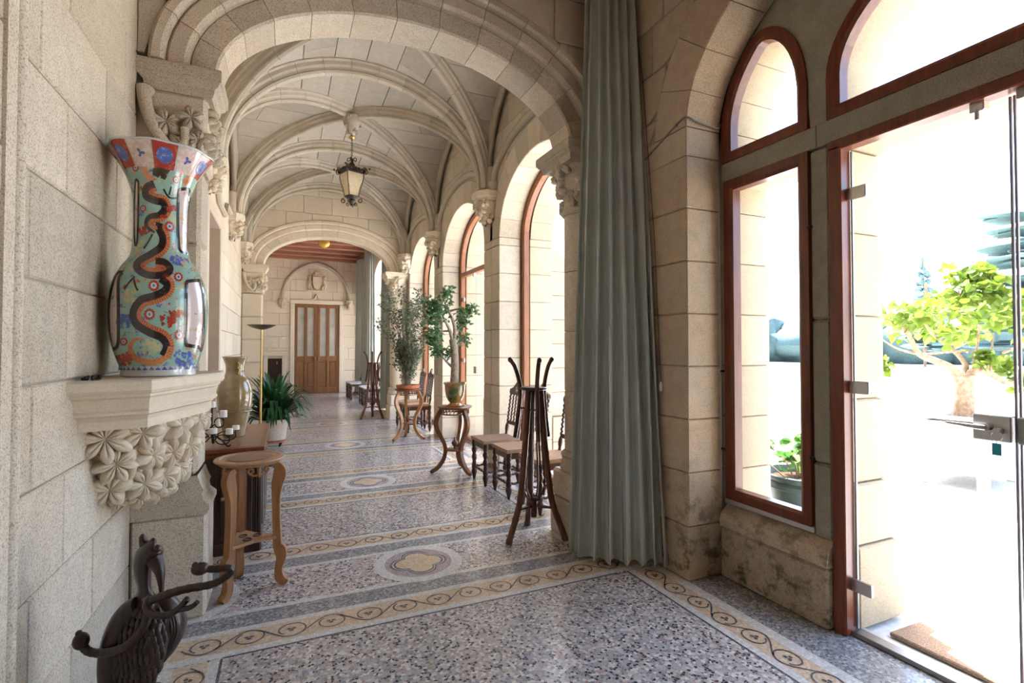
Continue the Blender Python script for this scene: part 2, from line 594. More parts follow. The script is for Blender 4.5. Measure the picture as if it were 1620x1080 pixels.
def ashlar(parent, mat, mp, s0, s1, z0, z1, tb, tf, ch=0.3333, bl=0.72, low=None, rows0=0, jit=0.12, minw=0.16, zbase=0.0, high=None, seed=1):
    """courses of stones in running bond; low(s) / high(s) bound the stones by an arch"""
    rng = random.Random(seed)
    k0 = math.floor((z0 - zbase) / ch + 1e-4)
    z = zbase + k0 * ch
    k = k0
    while z < z1 - 0.02:
        za, zb = max(z, z0), min(z + ch, z1)
        s = s0 - (bl * 0.5 if k % 2 else 0) - rng.uniform(0, 0.15)
        while s < s1 - 1e-4:
            e = s + bl * (1 + rng.uniform(-jit, jit))
            a, b = max(s, s0), min(e, s1)
            if s1 - b < minw: b = s1; e = s1
            if b - a > 0.03 and zb - za > 0.03:
                if low is None and high is None:
                    block(parent, mat, mp, [(a, za), (b, za), (b, zb), (a, zb)], tb, tf + rng.uniform(-0.0015, 0.0015) * 1)
                else:
                    n = 6
                    pts = [a + (b - a) * i / n for i in range(n + 1)]
                    lo = [max(za, low(p)) if low else za for p in pts]
                    hi = [min(zb, high(p)) if high else zb for p in pts]
                    ok = [i for i in range(n + 1) if hi[i] - lo[i] > 0.012]
                    if len(ok) >= 2:
                        i0, i1 = ok[0], ok[-1]
                        poly = [(pts[i], lo[i]) for i in range(i0, i1 + 1)] + [(pts[i], hi[i]) for i in (range(i1, i0 - 1, -1) if high else (i1, i0))]
                        block(parent, mat, mp, poly, tb, tf)
            s = e
        z += ch
        k += 1


def ell(c, hw, zs, rise):
    def f(s):
        u = abs(s - c) / hw
        return zs + rise * math.sqrt(max(0, 1 - u * u)) if u < 1 else -1
    return f


def arch_core(mb, mp, s0, s1, z0, z1, c, hw, zs, rise, ta, tb, n=40):
    """solid wall slab with an arched opening going down to z0"""
    f = ell(c, hw, zs, rise)
    if c - hw > s0 + 1e-4: mb.prism([(s0, z0), (c - hw, z0), (c - hw, z1), (s0, z1)], ta, tb, mp)
    if s1 > c + hw + 1e-4: mb.prism([(c + hw, z0), (s1, z0), (s1, z1), (c + hw, z1)], ta, tb, mp)
    for i in range(n):
        a = c - hw * math.cos(PI * i / n)
        b = c - hw * math.cos(PI * (i + 1) / n)
        za = f(a) if 0 < i else zs
        zb = f(b) if i < n - 1 else zs
        mb.prism([(a, za), (b, zb), (b, z1), (a, z1)], ta, tb, mp)


def ell_pt(c, hw, zs, rise, th, off=0.0):
    s, z = -math.cos(th) * hw, math.sin(th) * rise
    nx, nz = -math.cos(th) * rise, math.sin(th) * hw
    L = math.hypot(nx, nz)
    return (c + s + nx / L * off, zs + z + nz / L * off)


def voussoirs(parent, mat, mp, c, hw, zs, rise, w0, w1, ta, tf, n=11, c_=0.005, name='voussoir'):
    sub = 4
    for k in range(n):
        a, b = PI * k / n + 0.0018, PI * (k + 1) / n - 0.0018
        th = [a + (b - a) * i / sub for i in range(sub + 1)]
        inn = [ell_pt(c, hw, zs, rise, t, w0) for t in th]
        out = [ell_pt(c, hw, zs, rise, t, w1) for t in th]
        poly = inn + out[::-1]
        m = len(poly)
        sg = 1 if tf > ta else -1
        mb = MB()
        # chamfer only towards the front
        inn2 = [ell_pt(c, hw, zs, rise, t, w0 + c_) for t in th]
        out2 = [ell_pt(c, hw, zs, rise, t, w1 - c_) for t in th]
        p2 = inn2 + out2[::-1]
        vs_ = [mp(s, z, ta) for s, z in poly] + [mp(s, z, tf - sg * c_) for s, z in poly] + [mp(s, z, tf) for s, z in p2]
        fs = []
        for q in (0, 2 * m):
            fs += [(q + i, q + i + 1, q + m - 2 - i, q + m - 1 - i) for i in range(sub)]
        for q in (0, m):
            fs += [(q + i, q + (i + 1) % m, q + m + (i + 1) % m, q + m + i) for i in range(m)]
        mb.add(vs_, fs).build(name, mat, parent)


def struct(mb, name, mat, label, cat):
    o = mb.build(name, mat)
    return tag(o, label, cat, kind='structure')


# ---------------------------------------------------------------- floor and its mosaic
FX0, FX1 = -1.3, 2.66
mb = MB().box(((FX0 + FX1) / 2, (NEAR0 + FAR1) / 2, -0.15), (FX1 - FX0, FAR1 - NEAR0 + 0.6, 0.30))
floor = struct(mb, 'floor', 'terrazzo', 'polished terrazzo and mosaic floor running the length of the gallery', 'floor')


def flat(name, rects, mat, z):
    m = MB()
    for (x0, x1, y0, y1) in rects:
        m.box(((x0 + x1) / 2, (y0 + y1) / 2, z / 2), (x1 - x0, y1 - y0, z))
    return m.build(name, mat, floor)


def ribbon(m, pts, w, z):
    P = [Vector((p[0], p[1], 0)) for p in pts]
    vs_ = []
    for i in range(len(P)):
        t = (P[min(i + 1, len(P) - 1)] - P[max(i - 1, 0)])
        t.normalize()
        nrm = Vector((-t.y, t.x, 0)) * w / 2
        vs_ += [P[i] + nrm + Vector((0, 0, z)), P[i] - nrm + Vector((0, 0, z))]
    m.add(vs_, [(2 * i, 2 * i + 1, 2 * i + 3, 2 * i + 2) for i in range(len(P) - 1)])


def scroll(name, p0, p1, hw, flip=1, n=None, z=0.0026):
    """running vine scroll between two points: a waving stem with a curl in every bend"""
    a, b = Vector(p0), Vector(p1)
    L = (b - a).length
    t = (b - a) / L
    nr = Vector((-t.y, t.x))
    n = n or max(1, round(L / 0.19))
    st = L / n
    A = hw * 0.80
    m = MB()
    to = lambda u, v: (a + t * u + nr * v)
    ribbon(m, [to(L * i / (n * 14), -A * math.cos(PI * (L * i / (n * 14) / st - 0.5))) for i in range(n * 14 + 1)], 0.0085, z)
    for k in range(n):
        sg = 1 if k % 2 == 0 else -1
        uc = (k + 0.5) * st
        pts = []
        for i in range(27):
            q = i / 26
            th = R_(-50) + q * R_(285)
            sh = 1 - 0.22 * q
            pts.append(to(uc + math.cos(th) * st * 0.37 * sh, sg * math.sin(th) * A * 0.92 * sh))
        ribbon(m, pts, 0.0080, z)
        for d in (0.5, 2.6, 4.7):
            cx_, cy_ = uc + math.cos(d) * 0.014, math.sin(d) * 0.012
            pl = [to(cx_ + math.cos(g) * 0.0115, cy_ + math.sin(g) * 0.0095) for g in [PI / 3 * q for q in range(6)]]
            m.add([(p.x, p.y, z) for p in pl], [tuple(range(6))])
    return m.build(name, 'tess_dark', floor, fix=False)


PX0, PX1 = -0.25, 1.97      # panels between the side borders
ZI = 0.0010
MED_Y = [3.44, 5.72, 8.01, 10.34]


def cross_strip(ym, x0, x1, med=True):
    sides = (-1, 1)
    for sgn in sides:
        def band(d0, d1): return (x0, x1, min(ym + sgn * d0, ym + sgn * d1), max(ym + sgn * d0, ym + sgn * d1))
        flat('mosaic_band', [band(0.235, 0.272), band(0.42, 0.46), band(0.63, 0.675)], 'tess_white', ZI)
        flat('mosaic_band', [band(0.272, 0.42)], 'tess_grey', ZI)
        flat('mosaic_band', [band(0.46, 0.63)], 'tess_ochre', ZI)
        flat('mosaic_band', [(PX0, PX1, *sorted((ym + sgn * 0.675, ym + sgn * 0.687)))], 'tess_dark', ZI)
        yc = ym + sgn * 0.545
        scroll('mosaic_scroll', (x0 + 0.28, yc), (x1 - 0.24, yc), 0.085)


def disc(m, cx_, cy_, r0, r1, z, n=48, f=None):
    vs_, fs = [], []
    for i in range(n):
        a = 2 * PI * i / n
        k0 = r0(a) if callable(r0) else r0
        k1 = r1(a) if callable(r1) else r1
        vs_ += [(cx_ + k0 * math.cos(a), cy_ + k0 * math.sin(a), z), (cx_ + k1 * math.cos(a), cy_ + k1 * math.sin(a), z)]
    fs = [(2 * i, 2 * i + 1, 2 * ((i + 1) % n) + 1, 2 * ((i + 1) % n)) for i in range(n)]
    m.add(vs_, fs)


def quatre(R, k=1.0):
    # outline of four overlapping lobes
    d, r = R * 0.52, R * 0.50
    def f(a):
        best = 0
        for q in range(4):
            c = a - q * PI / 2
            disc_ = r * r - (d * math.sin(c)) ** 2
            if disc_ > 0: best = max(best, d * math.cos(c) + math.sqrt(disc_))
        return best * k
    return f


def medallion(x, y):
    m = MB(); disc(m, x, y, 0.222, 0.292, 0.0016); m.build('mosaic_ring', 'tess_white', floor, fix=False)
    m = MB(); disc(m, x, y, 0.0, 0.222, 0.0014); m.build('mosaic_disc', 'tess_mauve', floor, fix=False)
    m = MB(); disc(m, x, y, 0.0, quatre(0.188), 0.0017, 96); m.build('mosaic_outline', 'tess_dark', floor, fix=False)
    m = MB(); disc(m, x, y, 0.0, quatre(0.172), 0.0019, 96); m.build('mosaic_outline', 'tess_white', floor, fix=False)
    m = MB(); disc(m, x, y, 0.0, quatre(0.165), 0.0021, 96); m.build('mosaic_outline', 'tess_dark', floor, fix=False)
    m = MB(); disc(m, x, y, 0.0, quatre(0.150), 0.0024, 96); m.build('mosaic_quatrefoil', 'tess_ochre', floor, fix=False)


for ym in MED_Y:
    cross_strip(ym, XL, 2.32)
    medallion(0.84, ym)
    for x in (-0.52, 2.20):
        m = MB(); disc(m, x, ym, 0.222, 0.292, 0.0016); m.build('mosaic_ring', 'tess_white', floor, fix=False)
        m = MB(); disc(m, x, ym, 0.0, 0.222, 0.0014); m.build('mosaic_disc', 'tess_mauve', floor, fix=False)


def side_borders(y0, y1, xr, grey_to=2.30):
    for (xa, sg, far) in ((PX0, -1, XL), (xr, 1, grey_to)):
        def bx_(d0, d1): return (*sorted((xa + sg * d0, xa + sg * d1)), y0, y1)
        flat('mosaic_band', [bx_(0.012, 0.055), bx_(0.195, 0.262)], 'tess_white', ZI)
        flat('mosaic_band', [bx_(0, 0.012)], 'tess_dark', ZI)
        flat('mosaic_band', [bx_(0.055, 0.195)], 'tess_ochre', ZI)
        if abs(far - xa) > 0.28: flat('mosaic_band', [bx_(0.262, abs(far - xa))], 'tess_grey', ZI)
        xm = xa + sg * 0.125
        scroll('mosaic_scroll', (xm, y0 + 0.03), (xm, y1 - 0.03), 0.078, 1)


side_borders(-0.9, MED_Y[0] - 0.687, 2.04, 2.66)
for i in range(3):
    side_borders(MED_Y[i] + 0.687, MED_Y[i + 1] - 0.687, PX1)
side_borders(MED_Y[3] + 0.687, 16.9, PX1)

# ---------------------------------------------------------------- left wall of the near room
mb = MB()
mb.box((XL - 0.26, (NEAR0 + 3.3) / 2, 2.3), (0.5, 3.3 - NEAR0 + 0.4, 4.9))
wall_l = struct(mb, 'wall_left', 'mortar', 'granite ashlar wall beside the painted vase', 'wall')
ashlar(wall_l, 'granite', mapX, 1.85, 3.22, 0, 4.4, XL - 0.02, XL, bl=0.62, seed=3)
ashlar(wall_l, 'granite', mapX, NEAR0, 1.85, 0, 4.4, XL - 0.02, XL + 0.02, bl=0.95, seed=4)
# pilaster edge nearest the camera: a roll with two flanking hollows
m = MB()
m.prism([(1.80, 0.0), (1.80, 4.4), (1.86, 4.4), (1.86, 0.0)], XL - 0.01, XL + 0.03, mapX)
m.tube([(XL + 0.015, 1.885, 0.28), (XL + 0.015, 1.885, 4.4)], 0.026, 12)
m.build('pilaster_roll', 'granite', wall_l, 40)
m = MB().ball((XL + 0.02, 1.87, 0.30), (0.05, 0.07, 0.09), 14, 9).ball((XL + 0.03, 1.84, 0.10), (0.07, 0.09, 0.13), 14, 9)
m.build('broken_base', 'granite', wall_l, 40)

# back wall and ceiling of the near room (behind and above the camera)
mb = MB().box(((XL + 3.0) / 2, NEAR0 - 0.15, 2.2), (4.6, 0.3, 4.8))
wall_b = struct(mb, 'wall_back', 'granite', 'plain stone wall closing the near end of the gallery', 'wall')
CEIL = 4.40


def beam_ceiling(name, y0, y1, label):
    mb = MB().box((0.8, (y0 + y1) / 2, CEIL + 0.12), (4.2, y1 - y0, 0.16))
    c = struct(mb, name, 'beam_wood', label, 'ceiling')
    nb = int((y1 - y0) / 0.62)
    for i in range(nb):
        y = y0 + 0.25 + i * (y1 - y0 - 0.3) / (nb - 1) if nb > 1 else y0
        MB().box((0.8, y, CEIL - 0.06), (3.1, 0.17, 0.22), ch=0.012).build('beam', 'beam_wood', c)
    return c


beam_ceiling('ceiling', NEAR0, 3.25, 'dark wooden beams over the room nearest the camera')
beam_ceiling('ceiling', 10.63, FAR1, 'red brown wooden beam ceiling beyond the far arch')


# ---------------------------------------------------------------- the two transverse arch walls
def transverse(name, yf, yb, face, back, label, mat, seed):
    """yf: wall face towards camera, yb: rear face; arch between"""
    c, hw, zs, rise = XC, 1.15, 2.98, 0.60
    mb = MB()
    arch_core(mb, mapY, XL - 0.3, XR + 0.2, 2.96, 4.75, c, hw + 0.03, zs, rise + 0.03, yf + 0.11, yb - 0.02)
    mb.box((XL - 0.14, (yf + yb) / 2, 1.5), (0.32, yb - yf - 0.1, 3.0)).box((2.35, (yf + yb) / 2, 1.5), (0.30, yb - yf - 0.06, 3.0))
    w = struct(mb, name, 'mortar', label, 'wall')
    # soffit order
    voussoirs(w, mat, mapY, c, hw, zs, rise, 0.0, 0.14, yb, yf + 0.085, 13, 0.012)
    # second order, set back by a hollow, then the outer roll
    voussoirs(w, mat, mapY, c, hw, zs, rise, 0.135, 0.245, yf + 0.12, yf + 0.03, 13, 0.02)
    voussoirs(w, mat, mapY, c, hw, zs, rise, 0.24, 0.31, yf + 0.06, yf - 0.018, 13, 0.016)
    lo = lambda s: max(ell(c, hw + 0.31, zs, rise + 0.31)(s), 2.96)
    ashlar(w, mat, mapY, XL, XR, 2.96, 4.45, yf + 0.11, yf, low=lo, bl=0.5, seed=seed)
    # rear face spandrel
    ashlar(w, mat, mapY, XL, XR, 2.96, 4.60, yb - 0.03, yb, low=lambda s: max(ell(c, hw + 0.14, zs, rise + 0.14)(s), 2.96), bl=0.6, seed=seed + 1)
    # responds below the springing
    return w


arch_near = transverse('wall_arch_near', 3.20, 3.56, 1, 1, 'near transverse stone arch framing the vaulted gallery', 'granite', 11)
arch_far = transverse('wall_arch_far', 10.36, 10.72, 1, 1, 'far transverse stone arch before the end room', 'far_stone', 21)


# ---------------------------------------------------------------- right wall with its windows
def right_bay(y0, y1, c, hw, zs, rise, name, label, top=4.75, pm='granite_pier', nv=11, seed=1, inner=(2.30, 2.58), spring_k=True):
    f = ell(c, hw, zs, rise)
    mb = MB()
    arch_core(mb, mapX, y0, y1, 0, top, c, hw + 0.02, zs, rise + 0.02, XR + 0.015, 2.60)
    arch_core(mb, mapX, y0, y1, 0, top, c, hw - 0.012, zs, rise - 0.012, 2.70, 2.98)
    w = struct(mb, name, 'mortar', label, 'wall')
    # face of the wall: piers, voussoirs, spandrel
    def pier(a, b, sd, sgn):
        # quoins that wrap from the face into the reveal
        z, k = 0.0, 0
        while z < zs - 0.01:
            zt = min(z + 0.3333, zs)
            m = MB()
            m.box(((XR + 2.58) / 2, (a + b) / 2, (z + zt) / 2), (2.58 - XR, b - a, zt - z - 0.004), ch=0.007)
            m.build('stone_block', pm, w)
            m = MB()
            m.box((2.84, (a + b) / 2, (z + zt) / 2), (0.30, b - a + 0.06, zt - z - 0.004), ch=0.006)
            m.build('outer_block', 'outer_stone', w)
            z = zt
            k += 1
    pier(y0 + 0.0015, c - hw, seed, 1)
    pier(c + hw, y1 - 0.0015, seed + 3, -1)
    voussoirs(w, pm, mapX, c, hw, zs, rise, 0.0, 0.30, 2.58, XR, nv, 0.007)
    voussoirs(w, 'outer_stone', mapX, c, hw - 0.03, zs, rise - 0.03, 0.0, 0.30, 2.70, 3.0, nv, 0.006, 'outer_voussoir')
    lo = lambda s: max(ell(c, hw + 0.30, zs, rise + 0.30)(s), zs)
    ashlar(w, pm, mapX, y0, y1, zs, top - 0.1, XR + 0.03, XR, low=lo, bl=0.55, seed=seed + 5)
    return w


WIN = [(3.22, 5.79, 4.61), (5.79, 8.15, 6.97), (8.15, 10.50, 9.33)]
wr = []
names = ['first gallery bay with the tall single window', 'second gallery bay with the glazed door', 'third gallery bay nearest the far arch']
for i, (a, b, c) in enumerate(WIN):
    wr.append(right_bay(a, b, c, 0.93, 2.76, 0.73, 'wall_right', 'stone window wall of the ' + names[i], pm='granite' if i else 'granite', seed=30 + i * 9))
NC, NHW, NZS, NRI = 1.05, 1.42, 2.85, 0.87
wr_near = right_bay(-1.05, 3.20, NC, NHW, NZS, NRI, 'wall_right', 'stone wall around the wide arched garden doorway', seed=70, nv=13)
mb = MB().box((2.65, (NEAR0 - 1.05) / 2, 2.35), (0.7, -1.05 - NEAR0, 4.8))
struct(mb, 'wall_right', 'granite', 'plain stretch of stone wall behind the camera', 'wall')
FC = 13.7
wr_far = right_bay(10.6, 15.9, FC, NHW, NZS, NRI + 0.05, 'wall_right', 'stone wall around the arched window of the end room', seed=90, pm='far_stone', nv=13)
wr_far2 = right_bay(15.9, FAR1, 16.62, 0.55, 2.75, 0.5, 'wall_right', 'stone wall around the added, unseen narrow window beside the end door', seed=97, pm='far_stone', nv=9)  # opening added out of view so more daylight reaches the end wall

# outside buttresses between the windows
for y in (3.2, 5.79, 8.15, 10.5):
    t = thing('buttress', {3.2: 'outside stone buttress beside the garden doorway', 5.79: 'outside stone buttress between the first and second gallery windows', 8.15: 'outside stone buttress between the second and third gallery windows', 10.5: 'outside stone buttress beyond the third gallery window'}[y], 'buttress', (2.98, y, 0), kind='structure')
    z = 0
    for k in range(8):
        d = 0.50 if k < 2 else 0.36
        MB().box((d / 2 + 0.02, 0, z + 0.15), (d, 0.56 if k < 2 else 0.44, 0.296), ch=0.008).build('stone_block', 'outer_stone', t)
        z += 0.30
    m = MB().prism([(0.02, z), (0.40, z), (0.02, z + 0.36)], -0.22, 0.22, lambda a, b, q: (a, q, b))
    m.build('weathering', 'outer_stone', t)

# ---------------------------------------------------------------- left wall of the gallery
mb = MB()
for (a, b, z0, z1) in ((3.5, 5.98, 0, 4.75), (7.08, 10.6, 0, 4.75), (5.98, 7.08, 2.92, 4.75)):
    mb.box((XL - 0.27, (a + b) / 2, (z0 + z1) / 2), (0.50, b - a, z1 - z0))
mb.box((XL - 0.9, 6.6, 2.3), (0.1, 3.0, 4.8))
wall_l2 = struct(mb, 'wall_left', 'mortar', 'pale stone gallery wall opposite the windows, with a deep doorway', 'wall')
for (a, b, z0, z1, sd_) in ((3.56, 5.86, 0, 4.6, 5), (7.20, 10.4, 0, 4.6, 6), (5.86, 7.20, 3.0, 4.6, 7)):
    ashlar(wall_l2, 'far_stone', mapX, a, b, z0, z1, XL - 0.03, XL, bl=0.6, seed=sd_)
m = MB()
for y in (5.98, 7.08):
    sg = 1 if y < 6.5 else -1
    m.box((XL - 0.125, y - sg * 0.045, 1.46), (0.27, 0.15, 2.92), ch=0.012)
m.box((XL - 0.125, 6.53, 2.945), (0.27, 1.31, 0.12), ch=0.012)
m.build('door_surround', 'far_stone', wall_l2)
mb = MB().box((XL - 0.19, 6.06, 1.44), (0.12, 0.10, 2.88), ch=0.006).box((XL - 0.19, 7.00, 1.44), (0.12, 0.10, 2.88), ch=0.006).box((XL - 0.19, 6.53, 2.84), (0.12, 1.04, 0.10), ch=0.006)
d = struct(mb, 'door_1', 'door_wood', 'brown wooden door frame deep in the left gallery wall', 'door')
MB().box((XL - 0.31, 6.53, 1.38), (0.03, 0.88, 2.76), ch=0.004).build('door_leaf', 'door_wood', d)
for z in (0.55, 1.65, 2.35):
    MB().box((XL - 0.292, 6.53, z), (0.012, 0.60, 0.66 if z < 2 else 0.42), ch=0.004).build('panel', 'door_wood', d)

# end room shell
mb = MB().box((XL - 0.32, (10.6 + FAR1) / 2, 2.3), (0.5, FAR1 - 10.4, 4.8))
wall_l3 = struct(mb, 'wall_left', 'mortar', 'left stone wall of the end room with the fireplace', 'wall')
ashlar(wall_l3, 'far_stone', mapX, 10.7, FAR1, 0, 4.36, XL - 0.08, XL - 0.05, bl=0.8, ch=0.37, seed=8)
mb = MB().box((0.8, FAR1 + 0.2, 2.3), (4.6, 0.3, 4.8))
wall_f = struct(mb, 'wall_far', 'mortar', 'end wall of the gallery around the wooden double door', 'wall')
DX0, DX1, DZ = 0.28, 1.61, 2.84


def far_low(s): return DZ + 0.13 if DX0 - 0.13 < s < DX1 + 0.13 else 0


for (a, b, z0, z1, sd_) in ((XL - 0.1, DX0 - 0.13, 0, 4.36, 1), (DX1 + 0.13, XR, 0, 4.36, 2), (DX0 - 0.13, DX1 + 0.13, DZ + 0.13, 4.36, 3)):
    ashlar(wall_f, 'far_stone', mapY, a, b, z0, z1, FAR1 + 0.06, FAR1, bl=0.62, ch=0.36, seed=40 + sd_)
for (a, b, z0, z1) in ((DX0 - 0.13, DX0, 0, DZ), (DX1, DX1 + 0.13, 0, DZ), (DX0 - 0.13, DX1 + 0.13, DZ, DZ + 0.13)):
    MB().box(((a + b) / 2, FAR1 + 0.02, (z0 + z1) / 2), (b - a, 0.12, z1 - z0), ch=0.014).build('door_surround', 'far_stone', wall_f)

# ---------------------------------------------------------------- vaults
RIBP = [(-0.085, 0.05), (-0.085, -0.015), (-0.068, -0.028), (-0.062, -0.062), (-0.040, -0.078), (-0.034, -0.098), (-0.040, -0.112), (-0.030, -0.132), (0.0, -0.142),
        (0.030, -0.132), (0.040, -0.112), (0.034, -0.098), (0.040, -0.078), (0.062, -0.062), (0.068, -0.028), (0.085, -0.015), (0.085, 0.05)]


def vz(u): return Z_SPR + V_RISE * math.sqrt(max(0, 1 - u * u))


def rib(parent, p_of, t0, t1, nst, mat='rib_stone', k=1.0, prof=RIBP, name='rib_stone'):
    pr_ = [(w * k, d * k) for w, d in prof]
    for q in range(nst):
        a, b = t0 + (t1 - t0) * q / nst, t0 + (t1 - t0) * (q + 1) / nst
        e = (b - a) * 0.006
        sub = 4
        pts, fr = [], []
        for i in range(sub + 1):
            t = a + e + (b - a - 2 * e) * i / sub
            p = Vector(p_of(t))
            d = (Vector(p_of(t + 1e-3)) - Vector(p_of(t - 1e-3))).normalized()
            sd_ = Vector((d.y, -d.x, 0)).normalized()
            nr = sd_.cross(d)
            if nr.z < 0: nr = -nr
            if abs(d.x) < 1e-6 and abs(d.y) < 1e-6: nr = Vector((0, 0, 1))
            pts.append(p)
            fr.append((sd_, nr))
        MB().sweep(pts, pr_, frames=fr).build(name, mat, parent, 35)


def vault_bay(y0, y1, label):
    yc, hl = (y0 + y1) / 2, (y1 - y0) / 2
    # backing shell that closes the joints
    n = 24
    mb = MB()
    vs_ = []
    for i in range(n + 1):
        for j in range(n + 1):
            u, v = -1 + 2 * i / n, -1 + 2 * j / n
            z = max(vz(u), vz(v)) + 0.035
            vs_.append((XC + u * (V_HW + 0.08), yc + v * hl, z))
    mb.add(vs_, [(i * (n + 1) + j, i * (n + 1) + j + 1, (i + 1) * (n + 1) + j + 1, (i + 1) * (n + 1) + j) for i in range(n) for j in range(n)])
    mb.box((XC, yc, 4.95), (3.6, y1 - y0 + 0.02, 0.2))
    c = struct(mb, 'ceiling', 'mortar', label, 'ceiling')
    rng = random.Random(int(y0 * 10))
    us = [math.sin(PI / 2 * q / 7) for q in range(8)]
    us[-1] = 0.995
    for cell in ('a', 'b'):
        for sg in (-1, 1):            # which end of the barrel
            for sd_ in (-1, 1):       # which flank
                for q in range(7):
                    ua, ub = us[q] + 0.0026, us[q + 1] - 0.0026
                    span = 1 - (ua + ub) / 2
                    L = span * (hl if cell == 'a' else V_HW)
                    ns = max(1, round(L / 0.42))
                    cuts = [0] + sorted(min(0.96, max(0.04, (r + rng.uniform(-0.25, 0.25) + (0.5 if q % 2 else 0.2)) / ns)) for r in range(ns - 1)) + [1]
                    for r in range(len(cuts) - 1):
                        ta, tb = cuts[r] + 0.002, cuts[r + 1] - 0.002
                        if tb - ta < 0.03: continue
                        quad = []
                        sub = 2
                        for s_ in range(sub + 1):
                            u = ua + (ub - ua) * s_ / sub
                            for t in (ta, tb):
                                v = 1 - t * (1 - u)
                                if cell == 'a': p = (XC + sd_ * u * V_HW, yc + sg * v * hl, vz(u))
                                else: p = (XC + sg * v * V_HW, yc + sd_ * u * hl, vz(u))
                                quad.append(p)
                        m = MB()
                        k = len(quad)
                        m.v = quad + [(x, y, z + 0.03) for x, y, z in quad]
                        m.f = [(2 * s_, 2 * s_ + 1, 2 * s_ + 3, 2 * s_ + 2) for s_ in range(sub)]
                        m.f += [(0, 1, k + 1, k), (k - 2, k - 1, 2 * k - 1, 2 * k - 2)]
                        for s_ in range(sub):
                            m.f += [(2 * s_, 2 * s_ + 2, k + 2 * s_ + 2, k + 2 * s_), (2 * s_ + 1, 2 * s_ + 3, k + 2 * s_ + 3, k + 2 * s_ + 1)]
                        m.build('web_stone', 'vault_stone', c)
    # diagonal ribs
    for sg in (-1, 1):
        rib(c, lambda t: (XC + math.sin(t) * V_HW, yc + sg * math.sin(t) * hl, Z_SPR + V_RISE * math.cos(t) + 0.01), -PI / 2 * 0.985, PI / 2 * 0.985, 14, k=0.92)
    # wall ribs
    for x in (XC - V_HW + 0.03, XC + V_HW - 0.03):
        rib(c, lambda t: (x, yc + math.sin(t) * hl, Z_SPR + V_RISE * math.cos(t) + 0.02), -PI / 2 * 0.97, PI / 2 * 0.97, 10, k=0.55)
    return c


vb = [vault_bay(3.54, 5.79, 'ribbed stone vault over the first gallery bay'),
      vault_bay(5.79, 8.15, 'ribbed stone vault over the second gallery bay holding the lantern'),
      vault_bay(8.15, 10.38, 'ribbed stone vault over the third gallery bay')]
TRP = [(w * 1.25, d * 1.0) for w, d in RIBP]
for y, p in ((5.79, vb[1]), (8.15, vb[2]), (10.30, vb[2]), (3.62, vb[0])):
    rib(p, lambda t: (XC + math.sin(t) * V_HW, y, Z_SPR + V_RISE * math.cos(t)), -PI / 2 * 0.99, PI / 2 * 0.99, 15, prof=TRP)

# ---------------------------------------------------------------- carved stone: leaves, capitals, corbels
def leaf_geo(m, M, R, H, lobes=5, seed=0, n=30, cup=0.5):
    """a carved many-lobed leaf in relief, local z is out of the wall: pointed lobes with a sunk vein"""
    rng = random.Random(seed)
    ph = rng.uniform(0, 6.28)
    n = lobes * 8
    rings = [0.0, 0.20, 0.45, 0.72, 1.0, 1.0]
    vs_, fs = [], []
    jit = [rng.uniform(0.82, 1.15) for _ in range(lobes)]
    for j, q in enumerate(rings):
        for i in range(n):
            a = 2 * PI * i / n
            x = (i % 8) / 8.0                      # 0 = between lobes, .5 = tip
            tri = math.sin(PI * x) ** 0.75 * (1 - 0.25 * abs(2 * x - 1))
            r = R * jit[i // 8] * (0.46 + 0.54 * tri) * max(q, 0.02)
            vein = 1 - 0.30 * math.exp(-((x - 0.5) / 0.10) ** 2)
            h = H * (0.45 + 0.55 * math.sin(PI * (0.15 + 0.6 * q))) * (0.35 + 0.65 * math.sqrt(tri)) * vein
            if j == 0: h = H * 0.45
            if j == 4: h = H * 0.5 * (0.35 + 0.65 * tri)
            if j == 5: h = -H * 0.35
            vs_.append(M @ Vector((r * math.cos(a + ph), r * math.sin(a + ph), h)))
    for j in range(len(rings) - 1):
        for i in range(n):
            fs.append((j * n + i, j * n + (i + 1) % n, (j + 1) * n + (i + 1) % n, (j + 1) * n + i))
    m.add(vs_, fs)


def face_mat(p, nrm, roll=0.0):
    nrm = Vector(nrm).normalized()
    return Matrix.Translation(p) @ nrm.to_track_quat('Z', 'Y').to_matrix().to_4x4() @ Matrix.Rotation(roll, 4, 'Z')


